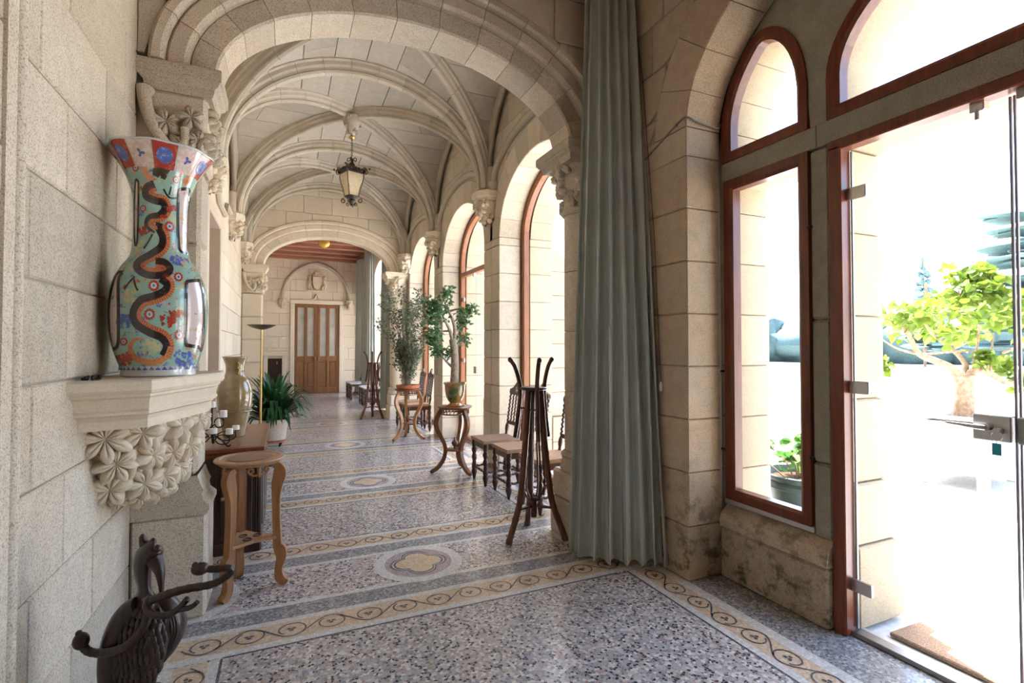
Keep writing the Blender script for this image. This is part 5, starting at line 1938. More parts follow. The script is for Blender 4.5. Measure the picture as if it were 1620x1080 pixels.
def bp(px, py, v=0.0):
    """picture plane of the sculpture: u along the view's right, v towards the viewer"""
    u = (px - 222) * S_ / 1.17
    z = 0.85 - (py - 845) * S_ * 1.0
    a = Vector((0.9135, -0.4067, 0)) * u + Vector((0.20, -0.98, 0)).normalized() * v
    return Vector((a.x, a.y, z))


def loft(m, secs, n=20):
    """secs: (px, py, half_u, half_v, v)"""
    N_ = len(secs)
    for (px, py, hu, hv, v) in secs:
        c = bp(px, py, v)
        for i in range(n):
            a = 2 * PI * i / n
            d = Vector((0.9135, -0.4067, 0)) * (hu * S_ / 1.17 * math.cos(a)) + Vector((0.20, -0.98, 0)).normalized() * (hv * math.sin(a))
            m.v.append(tuple(c + d))
    for j in range(N_ - 1):
        m.f += [(j * n + i, j * n + (i + 1) % n, j * n + n + (i + 1) % n, j * n + n + i) for i in range(n)]
    m.f += [tuple(range(n - 1, -1, -1)), tuple((N_ - 1) * n + i for i in range(n))]


m = MB()
secs = [(214, 1095, 20, 0.05, 0), (213, 1068, 36, 0.075, 0), (217, 1038, 52, 0.095, 0.01), (223, 1008, 54, 0.105, 0.015), (230, 980, 51, 0.10, 0.015), (236, 957, 40, 0.085, 0.01), (236, 940, 23, 0.055, 0), (233, 926, 14, 0.034, 0), (229, 908, 16, 0.034, 0), (228, 888, 18.5, 0.036, 0), (233, 870, 18.5, 0.036, 0.005), (240, 858, 14, 0.030, 0.01), (244, 851, 7, 0.016, 0.01)]
P2 = [catmull([(s[0], s[1], 0) for s in secs], 3), catmull([(s[2], s[3] * 1000, s[4] * 1000) for s in secs], 3)]
loft(m, [(a.x, a.y, b.x, b.y / 1000, b.z / 1000) for a, b in zip(*P2)])
for i in range(len(m.v)):       # feather tooling
    p = Vector(m.v[i])
    if p.z < 0.68:
        a = math.atan2(p.y, p.x)
        k = 1 + 0.035 * math.sin(a * 16 + math.sin(p.z * 60) * 1.2) + 0.02 * math.sin(p.z * 120 + a * 3)
        m.v[i] = (p.x * k, p.y * k, p.z)
m.build('body', 'bird_wood', t, 60)
# chest plumage: staggered rows of small overlapping feathers lying on the body
def b_surf(px, py):
    for s0, s1 in zip(secs, secs[1:]):
        if s1[1] <= py <= s0[1]:
            q = (s0[1] - py) / (s0[1] - s1[1])
            c_, hu, hv, v0 = (lerp(s0[i], s1[i], q) for i in (0, 2, 3, 4))
            k_ = max(-0.97, min(0.97, (px - c_) / hu))
            return v0 + hv * math.sqrt(1 - k_ * k_), c_, hu
    return 0, px, 1


m = MB()
for r in range(11):
    py = 952 + r * 11
    _, c_, hu = b_surf(230, py)
    nf = max(4, int(hu / 5.2))
    for i in range(nf):
        px = c_ + hu * (-0.78 + 1.56 * (i + (0.5 if r % 2 else 0.0)) / (nf - 0.5))
        if abs(px - c_) > hu * 0.86: continue
        v0, _, _ = b_surf(px, py)
        m.ball(bp(px, py, v0 - 0.002), (0.0095, 0.0065, 0.021), 8, 6)
m.build('chest_feathers', 'bird_wood', t, 60)
for (sx, nm) in ((-1, 'wing'), (1, 'wing')):
    m = MB()
    if sx < 0: pts = [(226, 946), (206, 962), (189, 1000), (181, 1042), (184, 1085), (200, 1110)]; v = 0.035
    else: pts = [(262, 945), (276, 965), (279, 985), (272, 1005), (262, 1025), (255, 1040)]; v = 0.0
    P = catmull([tuple(bp(x, y, v)) for x, y in pts], 5)
    rr = [0.020 + 0.028 * math.sin(PI * min(1, 0.15 + 0.85 * i / (len(P) - 1))) for i in range(len(P))]
    m.tube(P, rr, 12)
    wg = m.build(nm, 'bird_wood', t, 60)
    for q in range(6):
        off = (q - 2.5) * 0.009
        fm = MB()
        fm.tube([p + Vector((0.9135, -0.4067, 0)) * off + Vector((0.20, -0.98, 0)) * (rr[i] * 0.92 - abs(off) * 0.6) for i, p in enumerate(P)][2 + q % 3:-1 - q % 2], 0.0048, 6)
        fm.build('feather', 'bird_wood', wg, 60)
# head crest, brow, beak
hd = MB(); hd.tube(catmull([tuple(bp(236, 864)), tuple(bp(230, 854)), tuple(bp(227, 845)), tuple(bp(225, 843))], 4), [0.019, 0.018, 0.016, 0.015, 0.013, 0.012, 0.011, 0.010, 0.009, 0.008, 0.007, 0.006, 0.004], 8)
hd.build('crest', 'bird_wood', t, 60)
m = MB().ball(bp(249, 868, 0.012), (0.027, 0.026, 0.024), 12, 8).ball(bp(254, 861, 0.022), (0.014, 0.012, 0.012), 10, 6).ball(bp(247, 855, 0.0), (0.010, 0.010, 0.016), 10, 6)
m.build('brow', 'bird_wood', t, 60)
m = MB().ball(bp(246, 878, 0.037), 0.0075, 10, 6); m.build('eye', 'black_cord', t, 60)
m = MB(); m.tube(catmull([tuple(bp(250, 876, 0.03)), tuple(bp(259, 890, 0.04)), tuple(bp(262, 908, 0.045)), tuple(bp(264, 936, 0.04))], 5), [lerp(0.024, 0.003, (i / 15) ** 0.9) for i in range(16)], 10)
m.build('beak', 'bird_wood', t, 60)
# serpents
arms = [([(236, 935, .05), (250, 925, .09), (275, 915, .10), (310, 911, .08), (350, 909, .06), (375, 901, .05), (387, 891, .05), (380, 884, .06), (355, 882, .08), (335, 880, .09)], 0.0125, 'right'),
        ([(245, 925, .07), (236, 932, .10), (245, 940, .12), (270, 943, .12), (292, 935, .11), (303, 925, .11), (308, 920, .11)], 0.0105, 'fork'),
        ([(292, 936, .11), (308, 932, .12), (318, 928, .12), (324, 923, .12)], 0.008, 'fork'),
        ([(248, 925, .08), (240, 940, .10), (236, 955, .11), (222, 972, .12), (200, 988, .12), (175, 998, .11), (150, 1002, .10), (134, 998, .10), (126, 988, .10)], 0.0135, 'left')]
for pts, r, nm in arms:
    P = catmull([tuple(bp(*p)) for p in pts], 6)
    n = len(P)
    m = MB().tube(P, [r * (1 + 0.06 * math.sin(i * 2.2)) * lerp(1.05, 0.85, i / n) for i in range(n)], 10)
    s = m.build('serpent', 'bird_wood', t, 60)
    if nm != 'fork':
        e = P[-1]
        d = (P[-1] - P[-4]).normalized()
        MB().ball(e + d * 0.008, (0.026, 0.019, 0.019) if nm == 'right' else (0.022, 0.020, 0.026), 12, 8).ball(e + d * 0.022 + Vector((0, 0, 0.010)), 0.010, 8, 6).build('serpent_head', 'bird_wood', s, 60)
for sx in (-1, 1):
    m = MB().tube([bp(226 + sx * 18, 1075, 0.02), bp(226 + sx * 20, 1150, 0.03), bp(226 + sx * 20, 1235, 0.03)], [0.035, 0.022, 0.026], 10)
    for k in (-1, 0, 1):
        m.tube([bp(226 + sx * 20, 1235, 0.03), bp(226 + sx * 20 + k * 12, 1245, 0.08), bp(226 + sx * 20 + k * 16, 1258, 0.11)], [0.018, 0.014, 0.006], 8)
    m.build('leg', 'bird_wood', t, 60)
m = MB()
pr_ = [(0.21, 0.0), (0.215, 0.02), (0.20, 0.035), (0.185, 0.05), (0.10, 0.062), (0.0, 0.066)]
m.lathe(pr_, 28); m.build('base', 'bird_wood', t, 40)
MB().tube([bp(205, 1110, -0.05), bp(200, 1180, -0.08), bp(200, 1252, -0.10)], [0.05, 0.035, 0.02], 10).build('tail', 'bird_wood', t, 60)


# ---------------------------------------------------------------- carved pedestal stands
def flat_leg(m, prof, th, rz, c=(0, 0)):
    """prof: closed outline (r, z) of a shaped board leg; th: thickness; stands radially at angle rz"""
    ca, sa = math.cos(rz), math.sin(rz)
    mp = lambda r, z, q: (c[0] + ca * r - sa * q, c[1] + sa * r + ca * q, z)
    m.prism(prof, -th / 2, th / 2, mp)


def curve_leg(axis, width, per=6):
    """outline around a centre line of (r, z, halfwidth)"""
    P = catmull([(a[0], a[2], a[1]) for a in axis], per)
    L, Rr = [], []
    for i, p in enumerate(P):
        d = (P[min(i + 1, len(P) - 1)] - P[max(i - 1, 0)])
        d = Vector((d.x, d.z)).normalized()
        nr = Vector((-d.y, d.x))
        L.append((p.x + nr.x * p.y, p.z + nr.y * p.y))
        Rr.append((p.x - nr.x * p.y, p.z - nr.y * p.y))
    return L + Rr[::-1]


SX, SY = -0.185, 3.50
t = thing('carved_pedestal', 'light carved wooden pedestal with empty round top beside the dark cabinet', 'pedestal', (SX, SY, 0))
MB().lathe([(0.0, 0.752), (0.165, 0.752), (0.172, 0.757), (0.178, 0.766), (0.192, 0.772), (0.197, 0.779), (0.192, 0.786), (0.165, 0.790), (0.158, 0.783), (0.0, 0.783)], 40).build('top', 'table_top_wood', t, 40)
MB().lathe([(0.115, 0.7835), (0.125, 0.7865), (0.115, 0.7875), (0.0, 0.7855)], 32).build('inlay', 'cabinet_top_wood', t, 40)
ax = [(0.135, 0.735, 0.012), (0.158, 0.72, 0.022), (0.168, 0.68, 0.028), (0.155, 0.62, 0.026), (0.148, 0.55, 0.019), (0.150, 0.42, 0.017), (0.155, 0.30, 0.018), (0.158, 0.245, 0.020), (0.172, 0.215, 0.026), (0.180, 0.17, 0.022), (0.165, 0.10, 0.017), (0.172, 0.045, 0.020), (0.195, 0.022, 0.018), (0.21, 0.036, 0.012)]
ax = [(r_, z_, h_ * 1.25) for r_, z_, h_ in ax]
prof = curve_leg(ax, 0)
prof = [(r, max(z, 0.002)) for r, z in prof]
for a in (-128, -8, 112):
    m = MB()
    flat_leg(m, prof, 0.040, R_(a))
    m.build('leg', 'stand_wood', t, 30)
    b = R_(a + 60)
    m = MB()
    # pierced apron scrolls between the legs
    for s in (-1, 1):
        pts = [(0.145 * math.cos(b + s * q), 0.145 * math.sin(b + s * q), z) for q, z in ((0.06, 0.705), (0.20, 0.700), (0.36, 0.715), (0.40, 0.735), (0.28, 0.742), (0.22, 0.725), (0.30, 0.718))]
        m.tube(catmull(pts, 4), 0.0065, 6)
    m.tube([(0.145 * math.cos(b), 0.145 * math.sin(b), 0.752), (0.145 * math.cos(b), 0.145 * math.sin(b), 0.690)], [0.012, 0.007], 8)
    m.build('apron', 'stand_wood', t, 60)
m = MB()
tri = []
for a in (-128, -8, 112):
    tri += [(0.155 * math.cos(R_(a - 8)), 0.155 * math.sin(R_(a - 8))), (0.155 * math.cos(R_(a + 8)), 0.155 * math.sin(R_(a + 8))), (0.075 * math.cos(R_(a + 60)), 0.075 * math.sin(R_(a + 60)))]
m.prism(tri, 0.285, 0.303)
m.build('lower_shelf', 'table_top_wood', t)
m = MB()
for q in range(3):
    a = R_(-100 + 120 * q)
    m.tube([(0.045 * math.cos(a) + 0.022 * math.cos(g), 0.045 * math.sin(a) + 0.022 * math.sin(g), 0.304) for g in [2 * PI * i / 14 for i in range(14)]], 0.005, 6, closed=True)
m.build('shelf_carving', 'dark_wood', t, 60)

# ---------------------------------------------------------------- dark cabinet with candelabra and vase
CX0, CX1, CY0, CY1, CZ = -0.70, -0.13, 4.08, 5.30, 0.745
t = thing('dark_cabinet', 'low dark wooden cabinet with brown top against the left wall', 'cabinet', ((CX0 + CX1) / 2, (CY0 + CY1) / 2, 0))
dx, dy = (CX1 - CX0) / 2, (CY1 - CY0) / 2
MB().box((0, 0, 0.36), (2 * dx - 0.06, 2 * dy - 0.06, 0.64), ch=0.004).build('body', 'dark_wood', t)
MB().box((0, 0, 0.04), (2 * dx - 0.02, 2 * dy - 0.02, 0.08), ch=0.012).build('plinth', 'dark_wood', t)
MB().box((0, 0, 0.697), (2 * dx - 0.02, 2 * dy - 0.02, 0.036), ch=0.010).build('cornice', 'mahogany', t)
for (a, b, c_, d_) in ((-1, -0.12, -1, 1), (-0.12, 0.75, -1, 1)):
    pass
tb = MB().box((0, 0, 0.730), (2 * dx + 0.02, 2 * dy + 0.02, 0.030), ch=0.006).build('top', 'mahogany', t)
for k in range(4):
    w = (2 * dx - 0.05) / 4
    MB().box((-dx + 0.025 + w * (k + 0.5), 0, 0.7445), (w - 0.004, 2 * dy - 0.06, 0.004)).build('top_plank', 'cabinet_top_wood', tb)
for s in (-1, 1):
    m = MB()
    for q in range(4): m.tube([(s * dx - s * (0.030 + 0.016 * q), -dy + 0.028, 0.09), (s * dx - s * (0.030 + 0.016 * q), -dy + 0.028, 0.67)], 0.008, 8)
    m.build('fluted_pilaster', 'dark_wood', t, 50)
    d = MB().box((s * 0.115, -dy + 0.024, 0.375), (0.20, 0.022, 0.52), ch=0.005).build('door', 'dark_wood', t)
    MB().box((s * 0.115, -dy + 0.012, 0.375), (0.13, 0.014, 0.42), ch=0.006).build('door_panel', 'dark_wood', d)
    MB().lathe([(0.004, 0), (0.005, 0.012), (0.012, 0.018), (0.012, 0.026), (0.0, 0.032)], 14, (s * 0.030, -dy + 0.014, 0.40), rot=Matrix.Rotation(R_(90), 3, 'X')).build('knob', 'brass_dull', d, 50)
for q in range(3):
    y = -dy + 0.22 + q * 0.40
    d = MB().box((dx - 0.024, y, 0.375), (0.022, 0.36, 0.52), ch=0.005).build('door', 'dark_wood', t)
    MB().box((dx - 0.012, y, 0.375), (0.014, 0.27, 0.42), ch=0.006).build('door_panel', 'dark_wood', d)
m = MB()
for q in range(5): m.tube([(dx - 0.022, -dy + 0.028 + 0.014 * q, 0.09), (dx - 0.022, -dy + 0.028 + 0.014 * q, 0.67)], 0.007, 8)
m.build('fluted_pilaster', 'dark_wood', t, 50)

# beige glazed vase
m_, nt, b = nmat('celadon_glaze', 0.1, 0.6)
c = ramp(nt, noi(nt, pos(nt, 'obj'), 14, 4), [(0.35, (0.26, 0.17, 0.075)), (0.6, (0.34, 0.25, 0.13)), (0.72, (0.42, 0.28, 0.10))])
nt.links.new(c, b.inputs['Base Color'])
b.inputs['Coat Weight'].default_value = 0.6
t = thing('glazed_vase', 'tall olive beige glazed vase standing on the dark cabinet', 'vase', (-0.36, 4.62, 0.7468))
vp2 = [(0.0, 0.0), (0.074, 0.0), (0.078, 0.008), (0.080, 0.03), (0.098, 0.12), (0.120, 0.22), (0.130, 0.31), (0.126, 0.38), (0.105, 0.44), (0.078, 0.475), (0.066, 0.51), (0.068, 0.56), (0.080, 0.605), (0.088, 0.625), (0.084, 0.630), (0.072, 0.60), (0.060, 0.54)]
MB().lathe([(p.x, p.z) for p in catmull([(r, 0, z) for r, z in vp2[1:]], 4)], 40).build('body', 'celadon_glaze', t, 60)
MB().tube([(0.127 * math.cos(a), 0.127 * math.sin(a), 0.205) for a in [2 * PI * i / 40 for i in range(40)]], 0.005, 6, closed=True).build('raised_band', 'celadon_glaze', t, 60)
m = MB()
for k in range(7):
    m.ball((0.069 * math.cos(-1.2 + 0.05 * (k % 3)), 0.069 * math.sin(-1.2 + 0.05 * (k % 3)), 0.50 + 0.014 * k), 0.011, 8, 6)
m.build('applied_ornament', 'brass', t, 60)

# candelabra
t = thing('candelabra', 'black wrought iron candelabra with short white candles on the cabinet', 'candelabra', (-0.47, 4.22, 0.7468))
m = MB()
for a in (-150, -30, 90):
    A = R_(a)
    m.tube(catmull([(0.02 * math.cos(A), 0.02 * math.sin(A), 0.08), (0.07 * math.cos(A), 0.07 * math.sin(A), 0.05), (0.12 * math.cos(A), 0.12 * math.sin(A), 0.005), (0.145 * math.cos(A), 0.145 * math.sin(A), 0.012)], 5), 0.005, 6)
m.tube([(0, 0, 0.07), (0, 0, 0.27)], 0.006, 8)
m.build('frame', 'iron', t, 60)
cups = [(0.0, 0.0, 0.275), (0.075, -0.03, 0.205), (-0.055, -0.03, 0.19), (0.115, -0.05, 0.085), (0.150, 0.02, 0.105), (0.02, -0.08, 0.10), (-0.09, 0.02, 0.10)]
for i, (x, y, z) in enumerate(cups):
    m = MB()
    if i:
        pts = [(0, 0, max(0.07, z - 0.07))]
        for q in range(14):
            th = -PI * 0.9 + q / 13 * PI * 1.9
            pts.append((x * 0.62 + x * 0.40 * math.cos(th), y * 0.62 + y * 0.40 * math.cos(th), z - 0.038 + 0.034 * math.sin(th)))
        m.tube(catmull(pts, 3), 0.0042, 6)
        m.tube([(x, y, z - 0.05), (x, y, z)], 0.004, 6)
    m.build('scroll_arm', 'iron', t, 60) if i else None
    MB().lathe([(0.0, z - 0.003), (0.026, z - 0.003), (0.028, z + 0.001), (0.0, z + 0.001)], 16, (x, y, 0)).build('drip_pan', 'iron', t, 40)
    cd = thing('pillar_candle', ('short white candle at the top of the iron candelabra', 'short white candle on the upper right arm of the candelabra', 'short white candle on the upper left arm of the candelabra', 'white candle on the lower front arm of the candelabra', 'white candle on the lower right arm, nearest the beige vase', 'white candle low at the centre front of the candelabra', 'white candle on the lower left arm of the candelabra')[i], 'candle', (-0.47 + x, 4.22 + y, 0.7468 + z + 0.001), group='candles of the candelabra')
    h = (0.040, 0.048, 0.036, 0.040, 0.030, 0.036, 0.034)[i]
    MB().lathe([(0.0, 0.0), (0.0235, 0.0), (0.024, 0.003), (0.0235, h), (0.020, h + 0.001), (0.0, h - 0.004)], 18).build('wax', 'candle_wax', cd, 50)
    MB().tube([(0, 0, h - 0.004), (0.001, 0, h + 0.008)], 0.0012, 6).build('wick', 'iron', cd)

# ---------------------------------------------------------------- torchiere and the big leafy plant
t = thing('floor_lamp', 'slim brass floor lamp with a shallow dark bowl shade', 'lamp', (-0.29, 7.75, 0))
MB().lathe([(0.0, 0.0), (0.15, 0.0), (0.155, 0.012), (0.13, 0.022), (0.03, 0.035), (0.016, 0.06), (0.0, 0.06)], 28).build('base', 'brass_dull', t, 40)
MB().tube([(0, 0, 0.05), (0, 0, 1.0), (0, 0, 1.70)], [0.014, 0.014, 0.012], 12).build('pole', 'brass', t, 40)
MB().lathe([(0.0, 1.695), (0.02, 1.695), (0.06, 1.705), (0.12, 1.725), (0.175, 1.755), (0.18, 1.762), (0.168, 1.758), (0.11, 1.732), (0.0, 1.72)], 36).build('bowl_shade', 'bronze_dark', t, 50)

t = thing('leafy_plant', 'large bushy plant with dark arching strap leaves in a pale wheeled pot', 'potted plant', (-0.14, 8.35, 0))
MB().lathe([(0.0, 0.09), (0.15, 0.09), (0.165, 0.10), (0.20, 0.36), (0.205, 0.40), (0.19, 0.40), (0.18, 0.36), (0.0, 0.35)], 28).build('pot', 'cream_planter', t, 40)
MB().lathe([(0.0, 0.065), (0.17, 0.065), (0.175, 0.075), (0.17, 0.088), (0.0, 0.088)], 28).build('trolley', 'terracotta', t, 40)
for a in (0, 90, 180, 270):
    x, y = 0.135 * math.cos(R_(a + 40)), 0.135 * math.sin(R_(a + 40))
    MB().tube([(x - 0.012, y, 0.032), (x + 0.012, y, 0.032)], 0.031, 12).build('caster', 'rubber', t, 40)
rng = random.Random(17)
for k in range(190):
    a = rng.uniform(0, 2 * PI)
    L = rng.uniform(0.45, 0.85)
    el = rng.uniform(0.10, 1.40)
    d = Vector((math.cos(a), math.sin(a), 0))
    p0 = Vector((d.x * 0.05, d.y * 0.05, 0.37))
    hgt = L * math.sin(el)
    out = L * math.cos(el)
    if d.x < 0: out = min(out, 0.45 / max(0.3, -d.x))
    out = min(out, 0.54)
    pts = [p0, p0 + d * out * 0.35 + Vector((0, 0, hgt * 0.55)), p0 + d * out * 0.72 + Vector((0, 0, hgt * 0.82)), p0 + d * (out * 1.02) + Vector((0, 0, hgt * (0.72 if el < 1.0 else 0.92) - (0.16 if el < 0.7 else 0.0)))]
    P = catmull(pts, 3)
    m = MB()
    sd_ = Vector((-d.y, d.x, 0))
    n = len(P)
    w0 = rng.uniform(0.024, 0.036)
    for i, p in enumerate(P):
        q = i / (n - 1)
        w = w0 * math.sin(PI * min(1, 0.25 + 0.75 * q) ** 1.0) + 0.002
        m.v += [tuple(p - sd_ * w + Vector((0, 0, w * 0.3))), tuple(p), tuple(p + sd_ * w + Vector((0, 0, w * 0.3)))]
    m.f = [f for i in range(n - 1) for f in ((3 * i, 3 * i + 1, 3 * i + 4, 3 * i + 3), (3 * i + 1, 3 * i + 2, 3 * i + 5, 3 * i + 4))]
    m.build('leaf', 'leaf_dark', t, 60, fix=False)

# ================================================================ RIGHT SIDE THINGS
# ---------------------------------------------------------------- barley twist chairs
def twist(m, p0, p1, r, turns, n=8, k=0.32):
    p0, p1 = Vector(p0), Vector(p1)
    d = (p1 - p0)
    L = d.length
    q = d.to_track_quat('Z', 'Y').to_matrix()
    rings = max(6, int(turns * 6))
    vs_ = []
    for j in range(rings + 1):
        t_ = j / rings
        ph = 2 * PI * turns * t_
        for i in range(n):
            a = 2 * PI * i / n
            rr = r * (1 - k * 0.5 + k * math.cos(a - ph))
            vs_.append(p0 + q @ Vector((rr * math.cos(a), rr * math.sin(a), L * t_)))
    fs = [(j * n + i, j * n + (i + 1) % n, j * n + n + (i + 1) % n, j * n + n + i) for j in range(rings) for i in range(n)]
    fs += [tuple(range(n - 1, -1, -1)), tuple(rings * n + i for i in range(n))]
    m.add(vs_, fs)


def turned(m, x, y, prof, n=12): m.lathe([(r, z) for r, z in prof], n, (x, y, 0))


LEGP = [(0.012, 0.0), (0.020, 0.04), (0.030, 0.075), (0.032, 0.095), (0.026, 0.11), (0.022, 0.118), (0.028, 0.125), (0.028, 0.165), (0.020, 0.172), (0.024, 0.185), (0.018, 0.20), (0.026, 0.225), (0.030, 0.245), (0.024, 0.27), (0.018, 0.285), (0.026, 0.305), (0.032, 0.325), (0.026, 0.345), (0.019, 0.362), (0.026, 0.375), (0.026, 0.40)]


def make_chair(label, group, seat='cane_seat'):
    t = thing('barley_twist_chair', label, 'chair', (0, 0, 0), 0, group)
    W, D, H = 0.185, 0.20, 0.455
    m = MB()
    # seat with eased edges, slightly wider in front
    s = [(-W - 0.018, -D - 0.02), (W + 0.018, -D - 0.02), (W - 0.005, D), (-W + 0.005, D)]
    m.prism(s, H - 0.006, H + 0.012)
    m.prism([(x * 0.985, y * 0.985) for x, y in s], H - 0.014, H + 0.02)
    m.build('seat', seat, t)
    m = MB()
    m.box((0, -D + 0.012, H - 0.045), (2 * W - 0.03, 0.024, 0.065), ch=0.004).box((0, D - 0.012, H - 0.045), (2 * W - 0.05, 0.024, 0.065), ch=0.004)
    for x in (-W + 0.015, W - 0.015): m.box((x, 0, H - 0.045), (0.024, 2 * D - 0.03, 0.065), ch=0.004)
    m.build('apron', 'chair_wood', t)
    for x in (-W + 0.012, W - 0.012):
        for y in (-D + 0.012, D - 0.012):
            m = MB(); turned(m, x, y, LEGP)
            m.box((x, y, 0.425), (0.046, 0.046, 0.06), ch=0.004)
            m.build('leg', 'chair_wood', t, 50)
    for (a, b) in (((-W + 0.02, -D + 0.012, 0.145), (W - 0.02, -D + 0.012, 0.145)), ((-W + 0.012, -D + 0.02, 0.145), (-W + 0.012, D - 0.02, 0.145)), ((W - 0.012, -D + 0.02, 0.145), (W - 0.012, D - 0.02, 0.145)), ((-W + 0.02, D - 0.012, 0.145), (W - 0.02, D - 0.012, 0.145))):
        m = MB(); twist(m, a, b, 0.014, 5); m.build('stretcher', 'chair_wood', t, 50)
    # back: raked
    rk = lambda z: D - 0.01 + (z - H) * 0.13
    for x in (-W + 0.028, W - 0.028):
        m = MB()
        m.tube([(x, rk(H), H), (x, rk(0.50), 0.50), (x, rk(0.53), 0.53), (x, rk(0.57), 0.57), (x, rk(0.60), 0.60)], [0.020, 0.015, 0.023, 0.023, 0.014], 10)
        m.build('back_foot', 'chair_wood', t, 50)
        m = MB(); twist(m, (x, rk(0.62), 0.62), (x, rk(0.93), 0.93), 0.015, 7); m.build('stile', 'chair_wood', t, 50)
    MB().box((0, rk(0.61), 0.61), (2 * W - 0.05, 0.028, 0.04), ch=0.006).build('back_rail', 'chair_wood', t)
    for k in range(3):
        x = -0.075 + 0.075 * k
        m = MB(); twist(m, (x, rk(0.63), 0.63), (x, rk(0.93), 0.93), 0.0125, 7); m.build('spindle', 'chair_wood', t, 50)
    # pointed crest with a pierced trefoil
    m = MB()
    out = [(-0.172, 0.925), (0.172, 0.925), (0.178, 0.955), (0.165, 0.985), (0.135, 0.998), (0.105, 0.995), (0.075, 1.012), (0.045, 1.035), (0.015, 1.058), (0.0, 1.068)]
    out = out + [(-x, z) for x, z in out[::-1][1:-2]]
    hole = [(0.032 * math.cos(a) * (1 + 0.25 * math.cos(3 * (a - PI / 2))), 0.982 + 0.030 * math.sin(a) * (1 + 0.25 * math.cos(3 * (a - PI / 2)))) for a in [2 * PI * i / 36 for i in range(36)]]
    # ring between hole and outline by radial matching
    cz_ = 0.982
    def radial(a):
        best = None
        dx_, dz_ = math.cos(a), math.sin(a)
        n = len(out)
        for i in range(n):
            (x1, z1), (x2, z2) = out[i], out[(i + 1) % n]
            ex, ez = x2 - x1, z2 - z1
            den = dx_ * ez - dz_ * ex
            if abs(den) < 1e-9: continue
            tt = (x1 * ez - (z1 - cz_) * ex) / den
            uu = (x1 * dz_ - (z1 - cz_) * dx_) / den
            if tt > 0 and -1e-6 <= uu <= 1 + 1e-6: best = tt if best is None else max(best, tt)
        return (dx_ * (best or 0.05), cz_ + dz_ * (best or 0.05))
    n = 36
    oo = [radial(2 * PI * i / n) for i in range(n)]
    th = 0.014
    f = lambda x, z, s_: (x, rk(z) + s_ * th, z)
    vs_ = [f(x, z, -1) for x, z in oo] + [f(x, z, -1) for x, z in hole] + [f(x, z, 1) for x, z in oo] + [f(x, z, 1) for x, z in hole]
    fs = []
    for i in range(n):
        j = (i + 1) % n
        fs += [(i, j, n + j, n + i), (2 * n + i, 2 * n + j, 3 * n + j, 3 * n + i), (i, j, 2 * n + j, 2 * n + i), (n + i, n + j, 3 * n + j, 3 * n + i)]
    m.add(vs_, fs)
    m.ball((0, rk(1.07), 1.072), 0.013, 8, 6)
    m.build('crest', 'chair_wood', t, 40)
    return t


G1 = 'barley twist chairs along the windows'
ch0 = make_chair('dark barley twist chair with tan seat, nearest the glazed pot stand', G1)
ch0.location = (2.12, 5.195, 0)
ch0.rotation_euler.z = -PI / 2
spots = [((2.16, 4.68), -PI / 2, 'dark barley twist chair with tan seat, middle one of the three'),
         ((2.22, 4.14), -PI / 2, 'dark barley twist chair half hidden behind the bamboo stand'),
         ((2.12, 9.42), -PI / 2, 'barley twist chair behind the terracotta plant, further from the pier'),
         ((2.12, 8.86), -PI / 2, 'barley twist chair behind the terracotta plant, next to the pier')]
for (p, rz, lab) in spots:
    c = copy_tree(ch0)
    c.location = (*p, 0)
    c.rotation_euler.z = rz
    c['label'] = lab
chp = make_chair('dark chair with pale seat in the end room, just past the far column', 'pale seated chairs of the end room', 'pale_seat')
chp.location = (1.98, 12.9, 0)
chp.rotation_euler.z = -PI / 2
for (p, lab) in (((1.97, 13.45), 'dark chair with pale seat in the end room, beside the nearer far curtain'), ((1.88, 14.85), 'dark chair with pale seat between the two far curtains'), ((1.86, 15.42), 'dark chair with pale seat in the end room closest to the double door')):
    c = copy_tree(chp)
    c.location = (*p, 0)
    c.rotation_euler.z = -PI / 2
    c['label'] = lab


